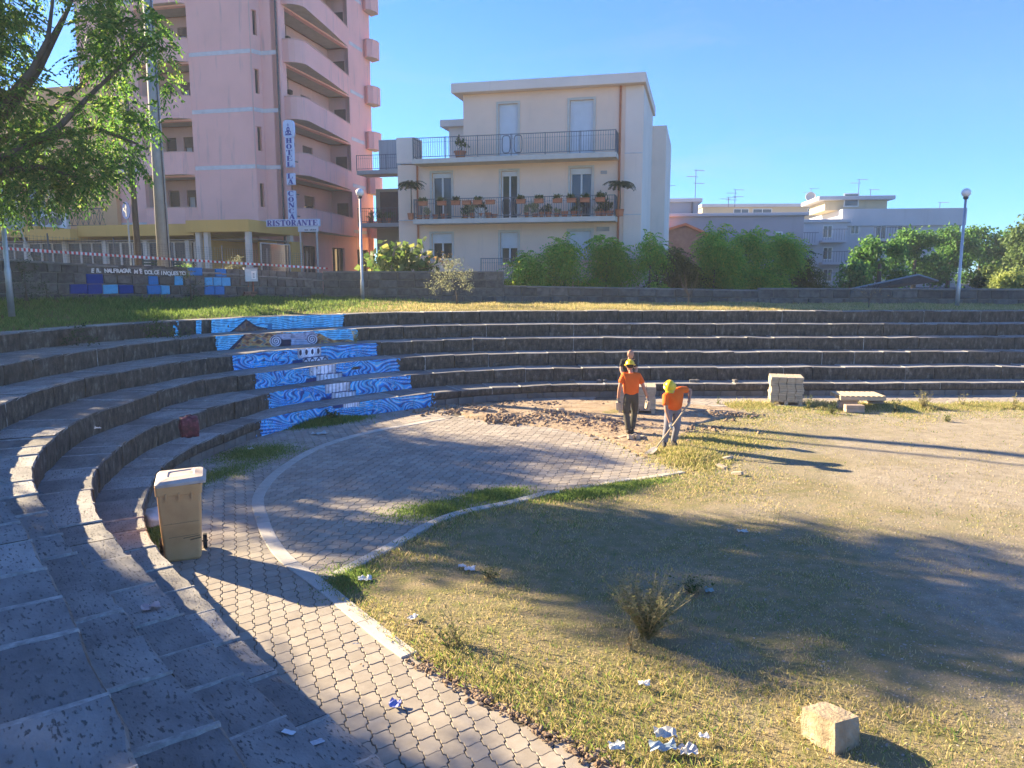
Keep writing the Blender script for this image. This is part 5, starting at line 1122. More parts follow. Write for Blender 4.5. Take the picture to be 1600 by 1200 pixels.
# ------------------------------------------------------------------ trees, bushes, weeds
def tree(name, label, cat, foot, trunk_pts, clumps, leaf_n, ln, wd, lm, group=None, branches=(), frond=7, droop=.45, tr=.2, bm='bark', shell=.55, flm=4.2):
    """clumps: (centre, radii); pinnate fronds scattered through them"""
    root = empty(name, tuple(foot), 0, label, cat, group); F0 = Vector(foot)
    rel = lambda q: Vector(q) - F0
    g = MB(); n = len(trunk_pts); g.tube([rel(q) for q in trunk_pts], [tr * (1 - .65 * i / (n - 1)) for i in range(n)], 10); g.build('trunk', M[bm], root, True)
    top = rel(trunk_pts[-1])
    for b in branches:
        g = MB(); r0 = tr * .42; q = [rel(x) for x in b]; g.tube(q, [r0 * (1 - .8 * i / (len(q) - 1)) for i in range(len(q))], 7); g.build('branch', M[bm], root, True)
    CC, DD = [], []
    for c, rr in clumps:
        rr = np.array(rr if isinstance(rr, (tuple, list)) else (rr, rr, rr * .8)); vol = (rr[0] * rr[1] * rr[2]) ** (2 / 3)
        m = max(3, int(leaf_n * vol)); u = RNG.normal(0, 1, (m, 3)); u /= np.linalg.norm(u, axis=1)[:, None]; rad = RNG.uniform(shell, 1.0, (m, 1)) ** .7
        # lobes: the outline swells and shrinks
        lob = .82 + .30 * np.sin(u[:, :1] * 5 + c[0]) * np.sin(u[:, 1:2] * 4 + c[1]) + .12 * np.sin(u[:, 2:] * 9)
        CC.append(np.array(rel(c)) + u * rad * rr * lob); DD.append(u * .8 + RNG.normal(0, .5, (m, 3)))
    CC = np.vstack(CC); DD = np.vstack(DD); DD[:, 2] -= droop; DD /= np.linalg.norm(DD, axis=1)[:, None]
    N = len(CC); k = frond; fl = ln * flm if frond > 1 else 0
    if frond > 1:                                    # leaflets in pairs along a drooping rachis
        t = np.linspace(.1, 1, k)[None, :, None]; down = np.zeros((N, k, 3)); down[:, :, 2] = -(t[:, :, 0] ** 2) * fl * .5
        L_ = fl * RNG.uniform(.7, 1.2, (N, 1, 1)); P = CC[:, None, :] + DD[:, None, :] * t * L_ + down
        W = np.cross(DD, np.tile((0, 0, 1.), (N, 1)) + RNG.normal(0, .35, (N, 3))); W /= np.linalg.norm(W, axis=1)[:, None] + 1e-9
        quads = []
        for sg in (-1, 1):
            tip = P + (W[:, None] * sg * .85 + DD[:, None] * .5) * ln * (1 - .35 * t); tip[:, :, 2] -= ln * .25 + RNG.uniform(0, ln * .3, (N, k)); mid = (P + tip) / 2
            side = DD[:, None] * wd
            quads.append(np.stack([P, mid + side, tip, mid - side], 2))
        V = np.concatenate(quads, 1).reshape(-1, 3)
    else:
        V, _ = leaf_cloud(CC, DD, 3, ln, wd, droop * .5, ln * .8)
    me = np_mesh('crown', V, np.arange(len(V)).reshape(-1, 4)); o = link('crown', me, root, M[lm]); tag(o, kind='stuff')
    return root
def U(px, py, Y): return tuple(und(px, py, Y))

# the big tree whose crown hangs in at the top left; trunk beyond the left edge
M['leaf_big'] = leaf_mat('leaf_big_tree', [(.035, .11, .02), (.06, .17, .03), (.10, .23, .04), (.22, .29, .06)], .6)
ft = (-15.0, 16.9, 2.6); K_ = .84
def UK(px, py, Y): return U(px, py, Y * K_)
fork = (-14.7, 16.9, 4.9)
cl = []
for px_, py_, Y, r in ((-60, 250, 20, 1.5), (-10, 300, 20, .9), (30, 230, 20.5, 1.1), (60, 290, 20, .85), (110, 285, 20.5, .85), (150, 270, 20, .75), (95, 225, 20, .95), (170, 215, 21, .8), (195, 170, 21, .65), (225, 190, 20.5, .42), (205, 245, 20, .45),
        (20, 160, 20, 1.0), (130, 165, 20.5, .6), (150, 95, 20.5, .6), (185, 60, 20, .7), (225, 40, 20.5, .6), (245, 75, 20, .45), (250, 125, 20.3, .3), (150, 35, 20, .7), (180, 110, 21, .55), (15, 60, 21, .6), (-10, 90, 20, 1.0), (-20, 20, 21, 1.2), (20, 5, 20, .7), (165, -20, 20.5, .9), (90, -90, 20.5, 1.2), (10, -90, 21, 1.6), (190, -90, 20.5, 1.2), (-70, 120, 19.6, 1.2), (-130, 200, 20, 1.4), (-90, -20, 20.5, 1.4), (-160, 60, 20, 1.4), (130, -170, 20.5, 1.2), (250, -150, 20.4, .9), (20, -220, 20.5, 1.4), (-100, -190, 20, 1.5), (-220, 140, 20, 1.4), (-300, 60, 20, 1.4), (-200, -60, 20, 1.4), (-290, -140, 20, 1.4), (-190, -230, 20, 1.3), (-280, 230, 20, 1.1)):
    cl.append((UK(px_, py_, Y), (r * K_, r * 1.25 * K_, r * .78 * K_)))
brs = [[fork, UK(20, 240, 20), UK(90, 200, 20), UK(150, 140, 20.3), UK(235, 60, 20.3)], [fork, UK(-30, 200, 20), UK(50, 110, 20), UK(75, 60, 20), UK(85, -20, 20)], [fork, UK(-40, 180, 20), UK(40, 130, 20.6), UK(80, 60, 20.6), UK(110, 5, 20.6)],
       [fork, UK(0, 270, 20), UK(60, 260, 20), UK(130, 280, 20)], [fork, UK(-20, 230, 20.5), UK(60, 190, 21), UK(130, 130, 21), UK(180, 20, 21)], [fork, (-14.2, 17, 7.5), (-13.4, 17.2, 10)], [fork, UK(60, 220, 20.6), UK(150, 200, 20.8), UK(215, 225, 20.6)], [fork, UK(10, 180, 20.4), UK(60, 110, 20.4), UK(95, 40, 20.4), UK(130, -40, 20.4)]]
tree('leafy_tree', 'large feathery tree whose crown hangs in at the top left corner', 'tree', ft, [ft, (-14.9, 16.9, 3.8), fork], cl, 235, .12, .032, 'leaf_big', branches=brs, tr=.28, shell=.15, flm=3.0, droop=.2, frond=6)
# more trees of the same row, beyond the left edge, whose shade falls on the paving and the steps
def shade_clumps(L):
    out = []
    for fx, fy, h, r in L:                            # where the shade falls on the floor, and how high the clump stands
        k = h / math.tan(SUN_EL); out.append(((fx - math.cos(SUN_TRAVEL) * k, fy - math.sin(SUN_TRAVEL) * k, h), (r, r * 1.2, r * .8)))
    return out
M['leaf_shade'] = M['leaf_big']
cl = shade_clumps([(-5.5, 13.5, 6.5, 1.8), (-3.5, 14.8, 7, 1.6), (-4.6, 11.8, 7.5, 1.25), (-2.2, 13.2, 8, 1.2), (-6.5, 16, 7, 2.0), (-1.2, 14.6, 9, 1.1), (-2.6, 15.8, 8, 1.3), (.4, 13.4, 9.5, .9), (-7.6, 18.2, 8, 2.0), (-1.0, 12.6, 10, .8), (-9, 20.5, 7.5, 2.0), (-4.0, 17.0, 8.5, 1.5), (1.0, 15.0, 9.5, .8)])
ft2 = (-21.6, 25.0, 2.46); tree('leafy_tree', 'spreading tree of the same row beyond the left edge, shading the round paving', 'tree', ft2, [ft2, (-21.4, 25, 4.5), (-20.8, 25, 6.5)], cl, 125, .21, .05, 'leaf_shade', branches=[[(-20.8, 25, 6.5), tuple(c[0])] for c in cl], tr=.3, shell=.2)
cl = shade_clumps([(-3.9, 4.7, 6.5, 1.6), (-1.5, 3.1, 7, 1.55), (-6.2, 6.3, 6, 1.45), (.4, 2.2, 8, 1.25), (-5.8, 4.0, 8, 2.2), (-3, 1.8, 9, 2.2), (-8.2, 7.6, 6.5, 1.5), (-1, 0, 8, 2), (-4.6, 6.0, 6.5, 1.15), (-2.6, 4.9, 7, 1.15), (-6.8, 7.4, 6, 1.1), (-.6, 4.0, 7.5, 1.1)])
ft3 = (-18.2, 12.2, 2.4); tree('leafy_tree', 'low spreading tree beyond the left edge, shading the near steps', 'tree', ft3, [ft3, (-18, 12.2, 4.2), (-17.6, 12.4, 5.6)], cl, 290, .21, .052, 'leaf_shade', branches=[[(-17.6, 12.4, 5.6), tuple(c[0])] for c in cl], tr=.3, shell=.2)

# ailanthus thicket behind the low wall
k = 0
lab = ['bright green bush at the left end of the thicket behind the low wall', 'bright green bush with a domed top, second in the thicket', 'bright bush before the beige house corner, third in the thicket', 'narrow pale tipped bush at the house corner', 'dark low bush in the gap right of the house corner', 'tall pointed green bush behind the left bare sapling', 'broad green bush with a few yellow leaves, right half of the thicket', 'yellowing bush near the right end of the thicket', 'dark green bush at the right end of the thicket']
for (px_, py_, w_, hh, Y), l_ in zip(((828, 392, 38, 56, 34), (880, 372, 36, 70, 34.5), (945, 372, 40, 72, 35), (1012, 366, 26, 78, 34.5), (1050, 388, 38, 60, 35.5), (1112, 352, 42, 92, 36), (1160, 362, 46, 84, 37), (1215, 368, 40, 76, 37.5), (1255, 392, 26, 55, 38)), lab):
    rx = w_ * Y / 1200; zt_ = und(px_, py_, Y).z; zb_ = 2.46; x = (px_ - 800) * Y / 1200; H_ = zt_ - zb_
    cl = []
    for i in range(9):
        a = random.uniform(0, 6.28); t = random.uniform(.1, .92); rr = rx * .5 * (1.15 - .55 * t); cl.append(((x + math.cos(a) * rx * .75 * (1.05 - .6 * t), Y + math.sin(a) * rx * .5, zb_ + H_ * t), (rr, rr, rr * .75)))
    cl.append(((x, Y, zt_ - rx * .3), (rx * .4, rx * .4, rx * .35)))
    ft_ = (x, Y, zb_); tree('bush', l_, 'bush', ft_, [ft_, (x + .05, Y, zb_ + H_ * .4), (x, Y, zb_ + H_ * .8)], cl, 560, .15, .036, 'leaf_ail' if k not in (4, 8) else 'leaf_mid', group='feathery bushes behind the low wall', tr=.07, shell=.35, frond=6); k += 1
# vine covered heap with big leaves behind the middle wall
M['leaf_vine'] = leaf_mat('leaf_vine', [(.04, .09, .02), (.07, .14, .03), (.16, .21, .06), (.3, .3, .08)], .4)
ft_ = U(618, 425, 34.5); ft_ = (ft_[0], ft_[1], 2.5)
tree('climbing_plant', 'heap of big leaved climbing plant spilling over the middle wall', 'plant', ft_, [ft_, (ft_[0], ft_[1], 3.6)], [(U(px_, py_, 34.4 + .3 * (i % 3)), (r, r, r * .6)) for i, (px_, py_, r) in enumerate(((590, 415, .55), (605, 405, .6), (622, 402, .65), (640, 402, .6), (655, 408, .5), (580, 421, .3), (668, 412, .4), (612, 419, .5), (640, 418, .5), (630, 393, .3)))], 75, .34, .17, 'leaf_vine', frond=1, tr=.05)
M['leaf_dry'] = leaf_mat('leaf_dry', [(.22, .14, .06), (.30, .22, .08), (.12, .12, .04)], .3)
ft_ = U(690, 425, 34); ft_ = (ft_[0], ft_[1], 2.5)
tree('bush', 'withering brownish shrub between the vine heap and the olive', 'bush', ft_, [ft_, (ft_[0], ft_[1], 3.6)], [(U(px_, py_, 34.2), (.4, .4, .35)) for px_, py_ in ((678, 412), (690, 405), (702, 412), (672, 420))], 120, .12, .04, 'leaf_dry', frond=1, tr=.04)
# small olive on the lawn
ft_ = U(714, 476, 30.4); z_ = lawn_pt(ft_[0], ft_[1]); ft_ = (ft_[0], ft_[1], z_)
tree('olive_tree', 'small silvery olive tree on the lawn before the middle wall', 'tree', ft_, [ft_, U(714, 462, 30.4), U(710, 450, 30.4), U(706, 430, 30.4)], [(U(px_, py_, 30.4 + .25 * math.sin(px_)), (r, r, r * .8)) for px_, py_, r in ((706, 425, .48), (688, 438, .4), (724, 432, .42), (700, 412, .38), (715, 410, .3), (684, 425, .3), (678, 452, .25), (732, 446, .3), (700, 446, .38), (735, 425, .22), (672, 443, .18))], 430, .075, .016, 'leaf_olive', frond=1, tr=.035, shell=.1, branches=[[U(710, 450, 30.4), U(690, 440, 30.4)], [U(710, 450, 30.4), U(725, 430, 30.4)]])
def sapling(px_, py_, Y, label, lean, h, leafy):
    f = U(px_, py_, Y); z_ = lawn_pt(f[0], f[1]); p = empty('sapling', (f[0], f[1], z_), 0, label, 'sapling', 'thin bare saplings on the lawn'); g = MB(); g.tube([(0, 0, 0), (.02, 0, h * .35)], [.022, .018], 6); g.build('stem', M['bark'], p)
    for i in range(9):
        a = random.uniform(0, 6.28); s_ = random.uniform(.4, 1); tip = Vector((math.cos(a) * .5 * s_ + lean, math.sin(a) * .4 * s_, h * random.uniform(.65, 1))); g = MB(); g.tube([(.02, 0, h * .3), (tip.x * .5, tip.y * .5, h * .5 + random.uniform(-.05, .1)), tip], [.012, .008, .004], 5); g.build('branch', M['bark'], p)
    if leafy:
        c = RNG.normal(0, .3, (26, 3)) * (1, 1, .6) + (lean * .6, 0, h * .75); V, F = leaf_cloud(c, RNG.normal(0, 1, (26, 3)), 2, .07, .02, .3, .05); link('foliage', np_mesh('foliage', V, F), p, M['leaf_dry'])
sapling(1075, 480, 29.4, 'thin bare sapling on the lawn, left of the two', .0, 1.35, False)
sapling(1357, 481, 28.6, 'thin bare sapling on the lawn, right one with a few reddish leaves', -.1, 1.0, True)
def weed(px_, py_, z, h, n, label, lm='leaf_mid', name='weed', cat='plant', stems=True, ln=.09, grp=None, wdt=.02, spread=.35, loc=None, nl=None):
    f = loc or tuple(un(px_, py_, z)); p = empty(name, (f[0], f[1], f[2] - .01), 0, label, cat, grp); V_, F_ = [], []; g = MB()
    for i in range(n):
        a = random.uniform(0, 6.28); sp = random.uniform(.15, 1) * spread; hh = h * random.uniform(.55, 1); pts_ = [Vector((random.gauss(0, .03), random.gauss(0, .03), 0))]
        for q in range(1, 6): t = q / 5; pts_.append(Vector((math.cos(a) * sp * h * t ** 1.3, math.sin(a) * sp * h * t ** 1.3, hh * t)) + Vector((random.gauss(0, .012), random.gauss(0, .012), 0)))
        if stems: g.tube(pts_, [.005, .0045, .004, .003, .0025, .0015], 4, False)
        for q in range(nl or (14 if h > .3 else 6)):
            t = random.uniform(.08, 1); k_ = min(4, int(t * 5)); P_ = pts_[k_].lerp(pts_[k_ + 1], t * 5 - k_); d = Vector((random.gauss(0, 1), random.gauss(0, 1), random.uniform(-.1, .9))).normalized(); l = ln * random.uniform(.5, 1.2) * (1.2 - t * .6); W = d.cross(Vector((random.gauss(0, .3), random.gauss(0, .3), 1))).normalized() * wdt * random.uniform(.6, 1.3)
            n0 = len(V_); V_ += [P_, P_ + d * l * .5 + W, P_ + d * l, P_ + d * l * .5 - W]; F_.append((n0, n0 + 1, n0 + 2, n0 + 3))
    if stems and g.v: tag(g.build('stem', M['drystem' if lm in ('leaf_weed',) else 'drystem'], p), kind='stuff')
    link('foliage', np_mesh('foliage', [tuple(v) for v in V_], F_), p, M[lm]); return p
weed(607, 474, 2.45, .75, 12, 'lone leafy weed at the foot of the middle wall', 'leaf_ail', ln=.3, wdt=.06, loc=(*un(607, 472, 2.45)[:2], 2.44))
# dark cypress-like shrubs against the painted wall and shrubs growing in the step joints
def shrub(px_, py_, Y, w_, h_, label, lm='leaf_dark', dens=260, ln=.06, z=None):
    c = und(px_, py_, Y); zb_ = z if z is not None else c.z; f = (c.x, c.y, zb_)
    cl = [((c.x + random.uniform(-.3, .3) * w_, c.y + random.uniform(-.2, .2) * w_, zb_ + h_ * t), (w_ * .42 * (1.1 - .5 * t), w_ * .4 * (1.1 - .5 * t), h_ * .22)) for t in (.15, .3, .45, .6, .75, .9)]
    return tree('shrub', label, 'shrub', f, [f, (c.x, c.y, zb_ + h_ * .7)], cl, dens, ln, .013, lm, frond=1, tr=.03, shell=.1)
shrub(42, 470, 21.3, 1.25, 1.25, 'dark bushy shrub at the left end of the painted wall'); shrub(299, 470, 26.4, .8, 1.35, 'dark columnar shrub covering the end of the handwritten line')
shrub(284, 405, 29.6, .95, .55, 'clipped pale hedge plant left of the concrete pole foot', 'leaf_ail', 300, .07, z=3.55); shrub(363, 410, 29.8, .8, .65, 'rounded pale shrub before the veranda corner post', 'leaf_olive', 300, .07, z=3.75)
c = un(250, 528, 2.0); f = (c.x, c.y - .1, 2.0); tree('shrub', 'green shrub growing on the fifth step left of the mural', 'shrub', f, [f, (f[0], f[1], 2.2)], [((f[0] + dx, f[1], 2.15 + dz), (.32, .2, .16)) for dx, dz in ((-.3, 0), (0, .08), (.35, 0), (.1, .2), (-.15, .18), (.7, -.05))], 420, .07, .016, 'leaf_mid', frond=1, tr=.015, shell=.05)
c = un(122, 540, 2.0); f = (c.x, c.y, 2.0); tree('shrub', 'dark sprawling shrub on the fifth step near the left edge', 'shrub', f, [f, (f[0], f[1], 2.2)], [((f[0] + dx, f[1], 2.12 + dz), (.3, .2, .16)) for dx, dz in ((-.25, 0), (0, .12), (.3, 0), (.05, .3))], 420, .07, .016, 'leaf_dark', frond=1, tr=.015, shell=.05)
c = un(327, 518, 2.0); weed(0, 0, 0, .42, 10, 'leafy weed before the painted sky, left of the mountain', 'leaf_mid', loc=(c.x, c.y + .05, 2.0), ln=.11, wdt=.03)
c = un(556, 536, 1.6); weed(0, 0, 0, .42, 12, 'dry flowering weed at the right end of the painted capital step', 'leaf_olive', loc=(c.x, c.y, 1.6), ln=.09, wdt=.02)

# ------------------------------------------------------------------ far houses on the right
M['grey_pl'] = stained('grey_plaster', (.36, .36, .39), (.18, .17, .18), .3); M['grey_lt'] = stained('pale_grey_plaster', (.52, .52, .54), (.3, .28, .28), .3)
M['cream_pl'] = stained('cream_plaster', (.56, .46, .30), (.3, .25, .18), .3); M['brickw'] = material('brick_gable', [(.20, .12, .09), (.30, .19, .14)], 3, bump=.3, bscale=15)
def far_block(name, label, px0, px1, pyt, Y, mat, depth=9, ang=-8, cat='house', roof=.25, roofm='grey_lt'):
    a, b = und(px0, pyt, Y), und(px1, pyt, Y); z = a.z; L_ = b.x - a.x; o = empty(name, (a.x, a.y, 0), R(ang), label, cat); L_ /= math.cos(R(ang))
    F = frame((0, 0), (1, 0)); mb = MB(); mb.box(0, L_, 0, depth, GZ - 3, z - roof); mb.build('wall', M[mat], o); g = MB(); g.bbox(-.15, L_ + .3, -.25, depth + .2, z - roof + .004, z, .03); g.build('roof', M[roofm], o); return o, F, L_, z
def add_win(o, F, px0, py0, px1, py1, fm='white', sh=0, yo=0, O=None, ang=-8):
    O2 = Vector((o.location.x, o.location.y)); d = (math.cos(R(ang)), math.sin(R(ang))); a = hit(px0, py0, O2, d); b = hit(px1, py1, O2, d)
    g = MB(); fbox(g, F, a[0], b[0], b[1], a[1], -.04, -.004); w = g.build('window', M[fm], o); g = MB(); t = .08
    fbox(g, F, a[0] + t, (a[0] + b[0]) / 2 - t / 2, b[1] + t, a[1] - t, -.06, -.045); fbox(g, F, (a[0] + b[0]) / 2 + t / 2, b[0] - t, b[1] + t, a[1] - t, -.06, -.045); g.build('pane', M['pane'], w)
def balcony(o, F, px0, px1, py, h=1.0, depth=1.2, mat='rail_grey', ang=-8):
    O2 = Vector((o.location.x, o.location.y)); d = (math.cos(R(ang)), math.sin(R(ang))); a = hit(px0, py, O2, d); b = hit(px1, py, O2, d)
    g = MB(); fbox(g, F, a[0], b[0], a[1] - .2, a[1], -depth, -.002); g.build('balcony_slab', M['grey_lt'], o)
    g = MB(); fbox(g, F, a[0], b[0], a[1] + h - .05, a[1] + h, -depth, -depth + .04)
    for i in range(int((b[0] - a[0]) / .22)): s_ = a[0] + i * .22; fbox(g, F, s_, s_ + .03, a[1], a[1] + h - .05, -depth, -depth + .03)
    tag(g.build('railing', M[mat], o), kind='stuff')
o, F, L_, z = far_block('house', 'long grey flat roofed house behind the thicket', 1040, 1246, 334, 62, 'grey_pl', 10); add_win(o, F, 1212, 362, 1222, 376)
o, F, L_, z = far_block('house', 'tall blank grey house wall right beside the beige house', 1010, 1089, 311, 66, 'grey_pl', 8, roof=.3); g = MB(); g.tube([(L_ - .5, -.1, GZ), (L_ - .5, -.1, z)], .08, 6); g.build('downpipe', M['rail_grey'], o)
o, F, L_, z = far_block('house', 'cream house with a top floor window strip far behind the grey roofs', 1098, 1300, 319, 88, 'cream_pl', 8, ang=-3, roof=.35)
for a, b in ((1146, 1170), (1176, 1206), (1287, 1300)): add_win(o, F, a, 326, b, 334, ang=-3)
add_win(o, F, 1262, 325, 1271, 331, ang=-3)
a, b = und(1000, 395, 58), und(1112, 395, 58); zr = und(1068, 349, 58).z; bh = empty('brick_shed', (a.x, a.y, 0), R(-6), 'brownish brick shed with a low gable between houses and thicket', 'shed'); Lx = b.x - a.x; xm = (1068 - 1000) / 112 * Lx
g = MB(); zz_ = und(1000, 372, 58).z; V = [(0, 0, GZ), (Lx, 0, GZ), (Lx, 0, zz_), (xm, 0, zr - .2), (0, 0, zz_)]; g.add(V + [(x, 6, z_) for x, y, z_ in V], [(0, 1, 2, 3, 4), (9, 8, 7, 6, 5), (0, 5, 6, 1), (1, 6, 7, 2), (4, 9, 5, 0)]); g.build('wall', M['brickw'], bh)
g = MB(); V = [(-.3, -.3, zz_), (xm, -.3, zr), (Lx + .3, -.3, zz_), (Lx + .3, -.3, zz_ - .18), (xm, -.3, zr - .18), (-.3, -.3, zz_ - .18)]; g.add(V + [(x, 6.3, z_) for x, y, z_ in V], [(0, 5, 4, 1), (1, 4, 3, 2), (6, 7, 10, 11), (7, 8, 9, 10), (0, 1, 7, 6), (1, 2, 8, 7), (5, 11, 10, 4), (4, 10, 9, 3), (0, 6, 11, 5), (2, 3, 9, 8)]); g.build('roof', M['terra'], bh)
o, F, L_, z = far_block('house', 'wide grey house with white roof edge, penthouse and balconies, before the round trees', 1318, 1490, 327, 70, 'grey_lt', 12, roof=1.5)
for a, b in ((1329, 1342), (1368, 1384), (1402, 1418)): add_win(o, F, a, 352, b, 366 if a == 1329 else 374)
balcony(o, F, 1358, 1430, 374)
add_win(o, F, 1326, 390, 1334, 399)
O_main = o; 
P0 = und(1292, 306, 70.6); P1 = und(1385, 306, 70.6); Fp = frame((0, 0), (1, 0))
Lp = P1.x - P0.x; pent = MB(); px_off = (P0.x - O_main.location.x); pent.box(px_off, px_off + Lp, 1.2, 7, z + .002, P0.z - .35); pent.build('penthouse', M['cream_pl'], O_main); g = MB(); g.bbox(px_off - .7, px_off + Lp + .5, .6, 7.6, P0.z - .346, P0.z, .03); g.build('roof', M['grey_lt'], O_main)
Fq = frame((px_off, 1.2), (1, 0)); g = MB(); fbox(g, Fq, 1.6, 2.9, z + .3, z + 1.5, -.05, -.004); w_ = g.build('window', M['white'], O_main); g = MB(); fbox(g, Fq, 1.7, 2.8, z + .4, z + 1.4, -.07, -.055); g.build('pane', M['pane'], w_)
o, F, L_, z = far_block('house', 'narrow grey house with three stacked railed balconies, left of the wide grey house', 1249, 1320, 343, 69, 'grey_lt', 12, roof=.3)
for py_ in (376, 410, 443): balcony(o, F, 1280, 1318, py_, .95); 
for py_ in (352, 386, 420): add_win(o, F, 1286, py_, 1300, py_ + 20)
balcony(o, F, 1249, 1275, 380, .9, .8)
def antenna(px_, py0, py1, Y, label, n=3, dish=False):
    a, b = und(px_, py1, Y), und(px_, py0, Y); p = empty('tv_antenna', tuple(a), random.uniform(-.4, .4), label, 'antenna', 'television antennas on the far roofs'); h = b.z - a.z; g = MB(); g.tube([(0, 0, -.2), (0, 0, h)], .03, 5); g.build('mast', M['rail_grey'], p)
    for i in range(n):
        zz = h * (.98 - .22 * i); s_ = (-1) ** i; g = MB(); g.tube([(-.2 * s_, 0, zz), (.8 * s_, 0, zz)], .018, 4)
        for q in range(5): x = s_ * (.1 + q * .16); g.tube([(x, -.25, zz), (x, .25, zz)], .012, 4)
        tag(g.build('aerial', M['rail_grey'], p), kind='stuff')
    if dish: g = MB(); g.lathe([(.02, 0), (.35, .05), (.55, .16), (.53, .19), (.3, .1), (.02, .05)], n=14, T=Matrix.Translation((0, -.2, h * .45)) @ Matrix.Rotation(R(70), 4, 'X')); g.build('dish', M['cream'], p)
antenna(1086, 265, 311, 66, 'tallest antenna, on the blank grey house by the beige corner'); antenna(1148, 296, 320, 70, 'bent double antenna above the cream window strip', 4); antenna(1138, 308, 320, 70, 'short antenna beside the bent double one', 2)
antenna(1266, 294, 320, 88, 'antenna with a round dish on the cream house', 2, True); antenna(1341, 280, 305, 72, 'tall antenna on the penthouse roof, left one', 2); antenna(1360, 296, 305, 72, 'flat wide antenna on the penthouse roof, right one', 1); antenna(1039, 290, 311, 64, 'antenna at the edge of the beige house', 2); antenna(1468, 316, 328, 70, 'stub antenna at the right end of the wide grey house', 1)
# carport roof
a = und(1300, 455, 40); b = und(1480, 443, 44); M['tin'] = material('tin_roof', [(.16, .19, .23), (.24, .28, .32)], 3, rough=.5, spec=.5)
cpt = empty('carport', (a.x, a.y, 0), 0, 'low carport with bluish sheet roof just behind the right wall', 'carport'); g = MB(); V = [(-.3, 0, a.z - .1), (5.2, 1.5, b.z + .55), (7.4, 3.5, b.z + .2), (1.6, 3.2, a.z - .25)]; g.add([(x, y, z_) for x, y, z_ in V] + [(x, y, z_ - .08) for x, y, z_ in V], [(0, 1, 2, 3), (7, 6, 5, 4), (0, 4, 5, 1), (1, 5, 6, 2), (2, 6, 7, 3), (3, 7, 4, 0)]); g.build('roof', M['tin'], cpt)
for x, y in ((.2, .4), (4.8, 1.7), (6.8, 3.2)): g = MB(); g.tube([(x, y, GZ), (x, y, a.z - .2 + x * .08)], .05, 6); g.build('post', M['rail_grey'], cpt)
# the sliver of a house between hotel and beige house
sl_ = empty('house', (-9.0, 52.0, 0), R(-13), 'narrow strip of a house with railed balconies between hotel and beige house', 'house'); g = MB(); g.box(0, 5, 0, 6, GZ, 9.2); g.build('wall', M['cream_pl'], sl_)
for zz in (6.9, 10.2):
    g = MB(); g.box(-.6, 3.4, -1.6, -.002, zz - .25, zz); g.build('balcony_slab', M['cream'], sl_); railing(frame((-.6, -1.55), (1, 0)), 0, 4, zz, .95, sl_, 2, .14)
    g = MB(); g.box(.3, 2.2, -.03, 0, zz, zz + 2.1); g.build('awning', M['brownframe' if zz < 8 else 'curtain'], sl_)
for i in range(3): pot(tuple(sl_.matrix_basis @ Vector((.1 + i * .6, -1.1, 6.91))), .16, .3, ['left', 'middle', 'right'][i] + ' leafy pot on the narrow balcony between the houses', 1.4, 'pots on the narrow balcony')
# orange building behind the big tree
ob = empty('apartment_house', (-43.5, 50.5, 0), R(-13), 'orange building with brown shuttered doors behind the big tree', 'house'); g = MB(); Fo = frame((0, 0), (1, 0)); oz = und(60, 170, 49).z
wall(g, Fo, 0, 21, GZ, 14.4, .3, [(x, x + 1.5, 6.3, 9.0) for x in (8.9, 12.2, 14.6)]); g.build('wall', M['orange'], ob)
for x in (8.9, 12.2, 14.6): window(Fo, x, x + 1.5, 6.3, 9.0, ob, M['brownframe'], leafs=2, door=True, sur=.15, surm=M['orange'])
for x in (8.6, 11.4, 14.1, 16.6): g = MB(); g.box(x - .2, x + .2, -.12, -.002, 6.2, 12); g.build('pilaster', M['cream_pl'], ob)
p = hloc(68, 352, -.2); 
for i, px_ in enumerate((76, 88, 98)):
    x_, z_ = hloc(px_, 352, -2.2); v = HO + e1 * x_ + e2 * -2.2; a = empty('air_conditioner', (v.x, v.y, 6.2), TH, ['left', 'middle', 'right'][i] + ' white air conditioner of three on the veranda roof', 'air conditioner', 'air conditioners on the veranda roof'); g = MB(); g.bbox(-.4, .4, -.16, .16, 0, .85, .02); g.build('casing', M['white'], a)
    g = MB(); g.lathe([(.27, 0), (.27, .01)], n=18, T=Matrix.Translation((-.08, -.165, .45)) @ Matrix.Rotation(math.pi / 2, 4, 'X')); g.build('fan_grille', M['rail_grey'], a)
x0_, _ = hloc(104, 350, -2.2); x1_, _ = hloc(165, 350, -2.2); v = HO + e2 * -2.2; rl = empty('terrace_railing', (v.x, v.y, 0), TH, 'dark metal railing with diagonal crosses on the veranda roof', 'railing'); Fz = frame((0, 0), (1, 0))
g = MB(); fbox(g, Fz, x0_, x1_, 7.25, 7.3, -.02, .02); fbox(g, Fz, x0_, x1_, 6.35, 6.39, -.02, .02); g.build('handrail', M['darkmetal'], rl); n = 7; g = MB()
for i in range(n):
    a_, b_ = x0_ + (x1_ - x0_) * i / n, x0_ + (x1_ - x0_) * (i + 1) / n; g.tube([Fz(a_, 6.38, 0), Fz(b_, 7.26, 0)], .014, 4); g.tube([Fz(a_, 7.26, 0), Fz(b_, 6.38, 0)], .014, 4); g.tube([Fz(a_, 6.38, 0), Fz(a_, 7.26, 0)], .018, 4)
tag(g.build('lattice', M['darkmetal'], rl), kind='stuff')

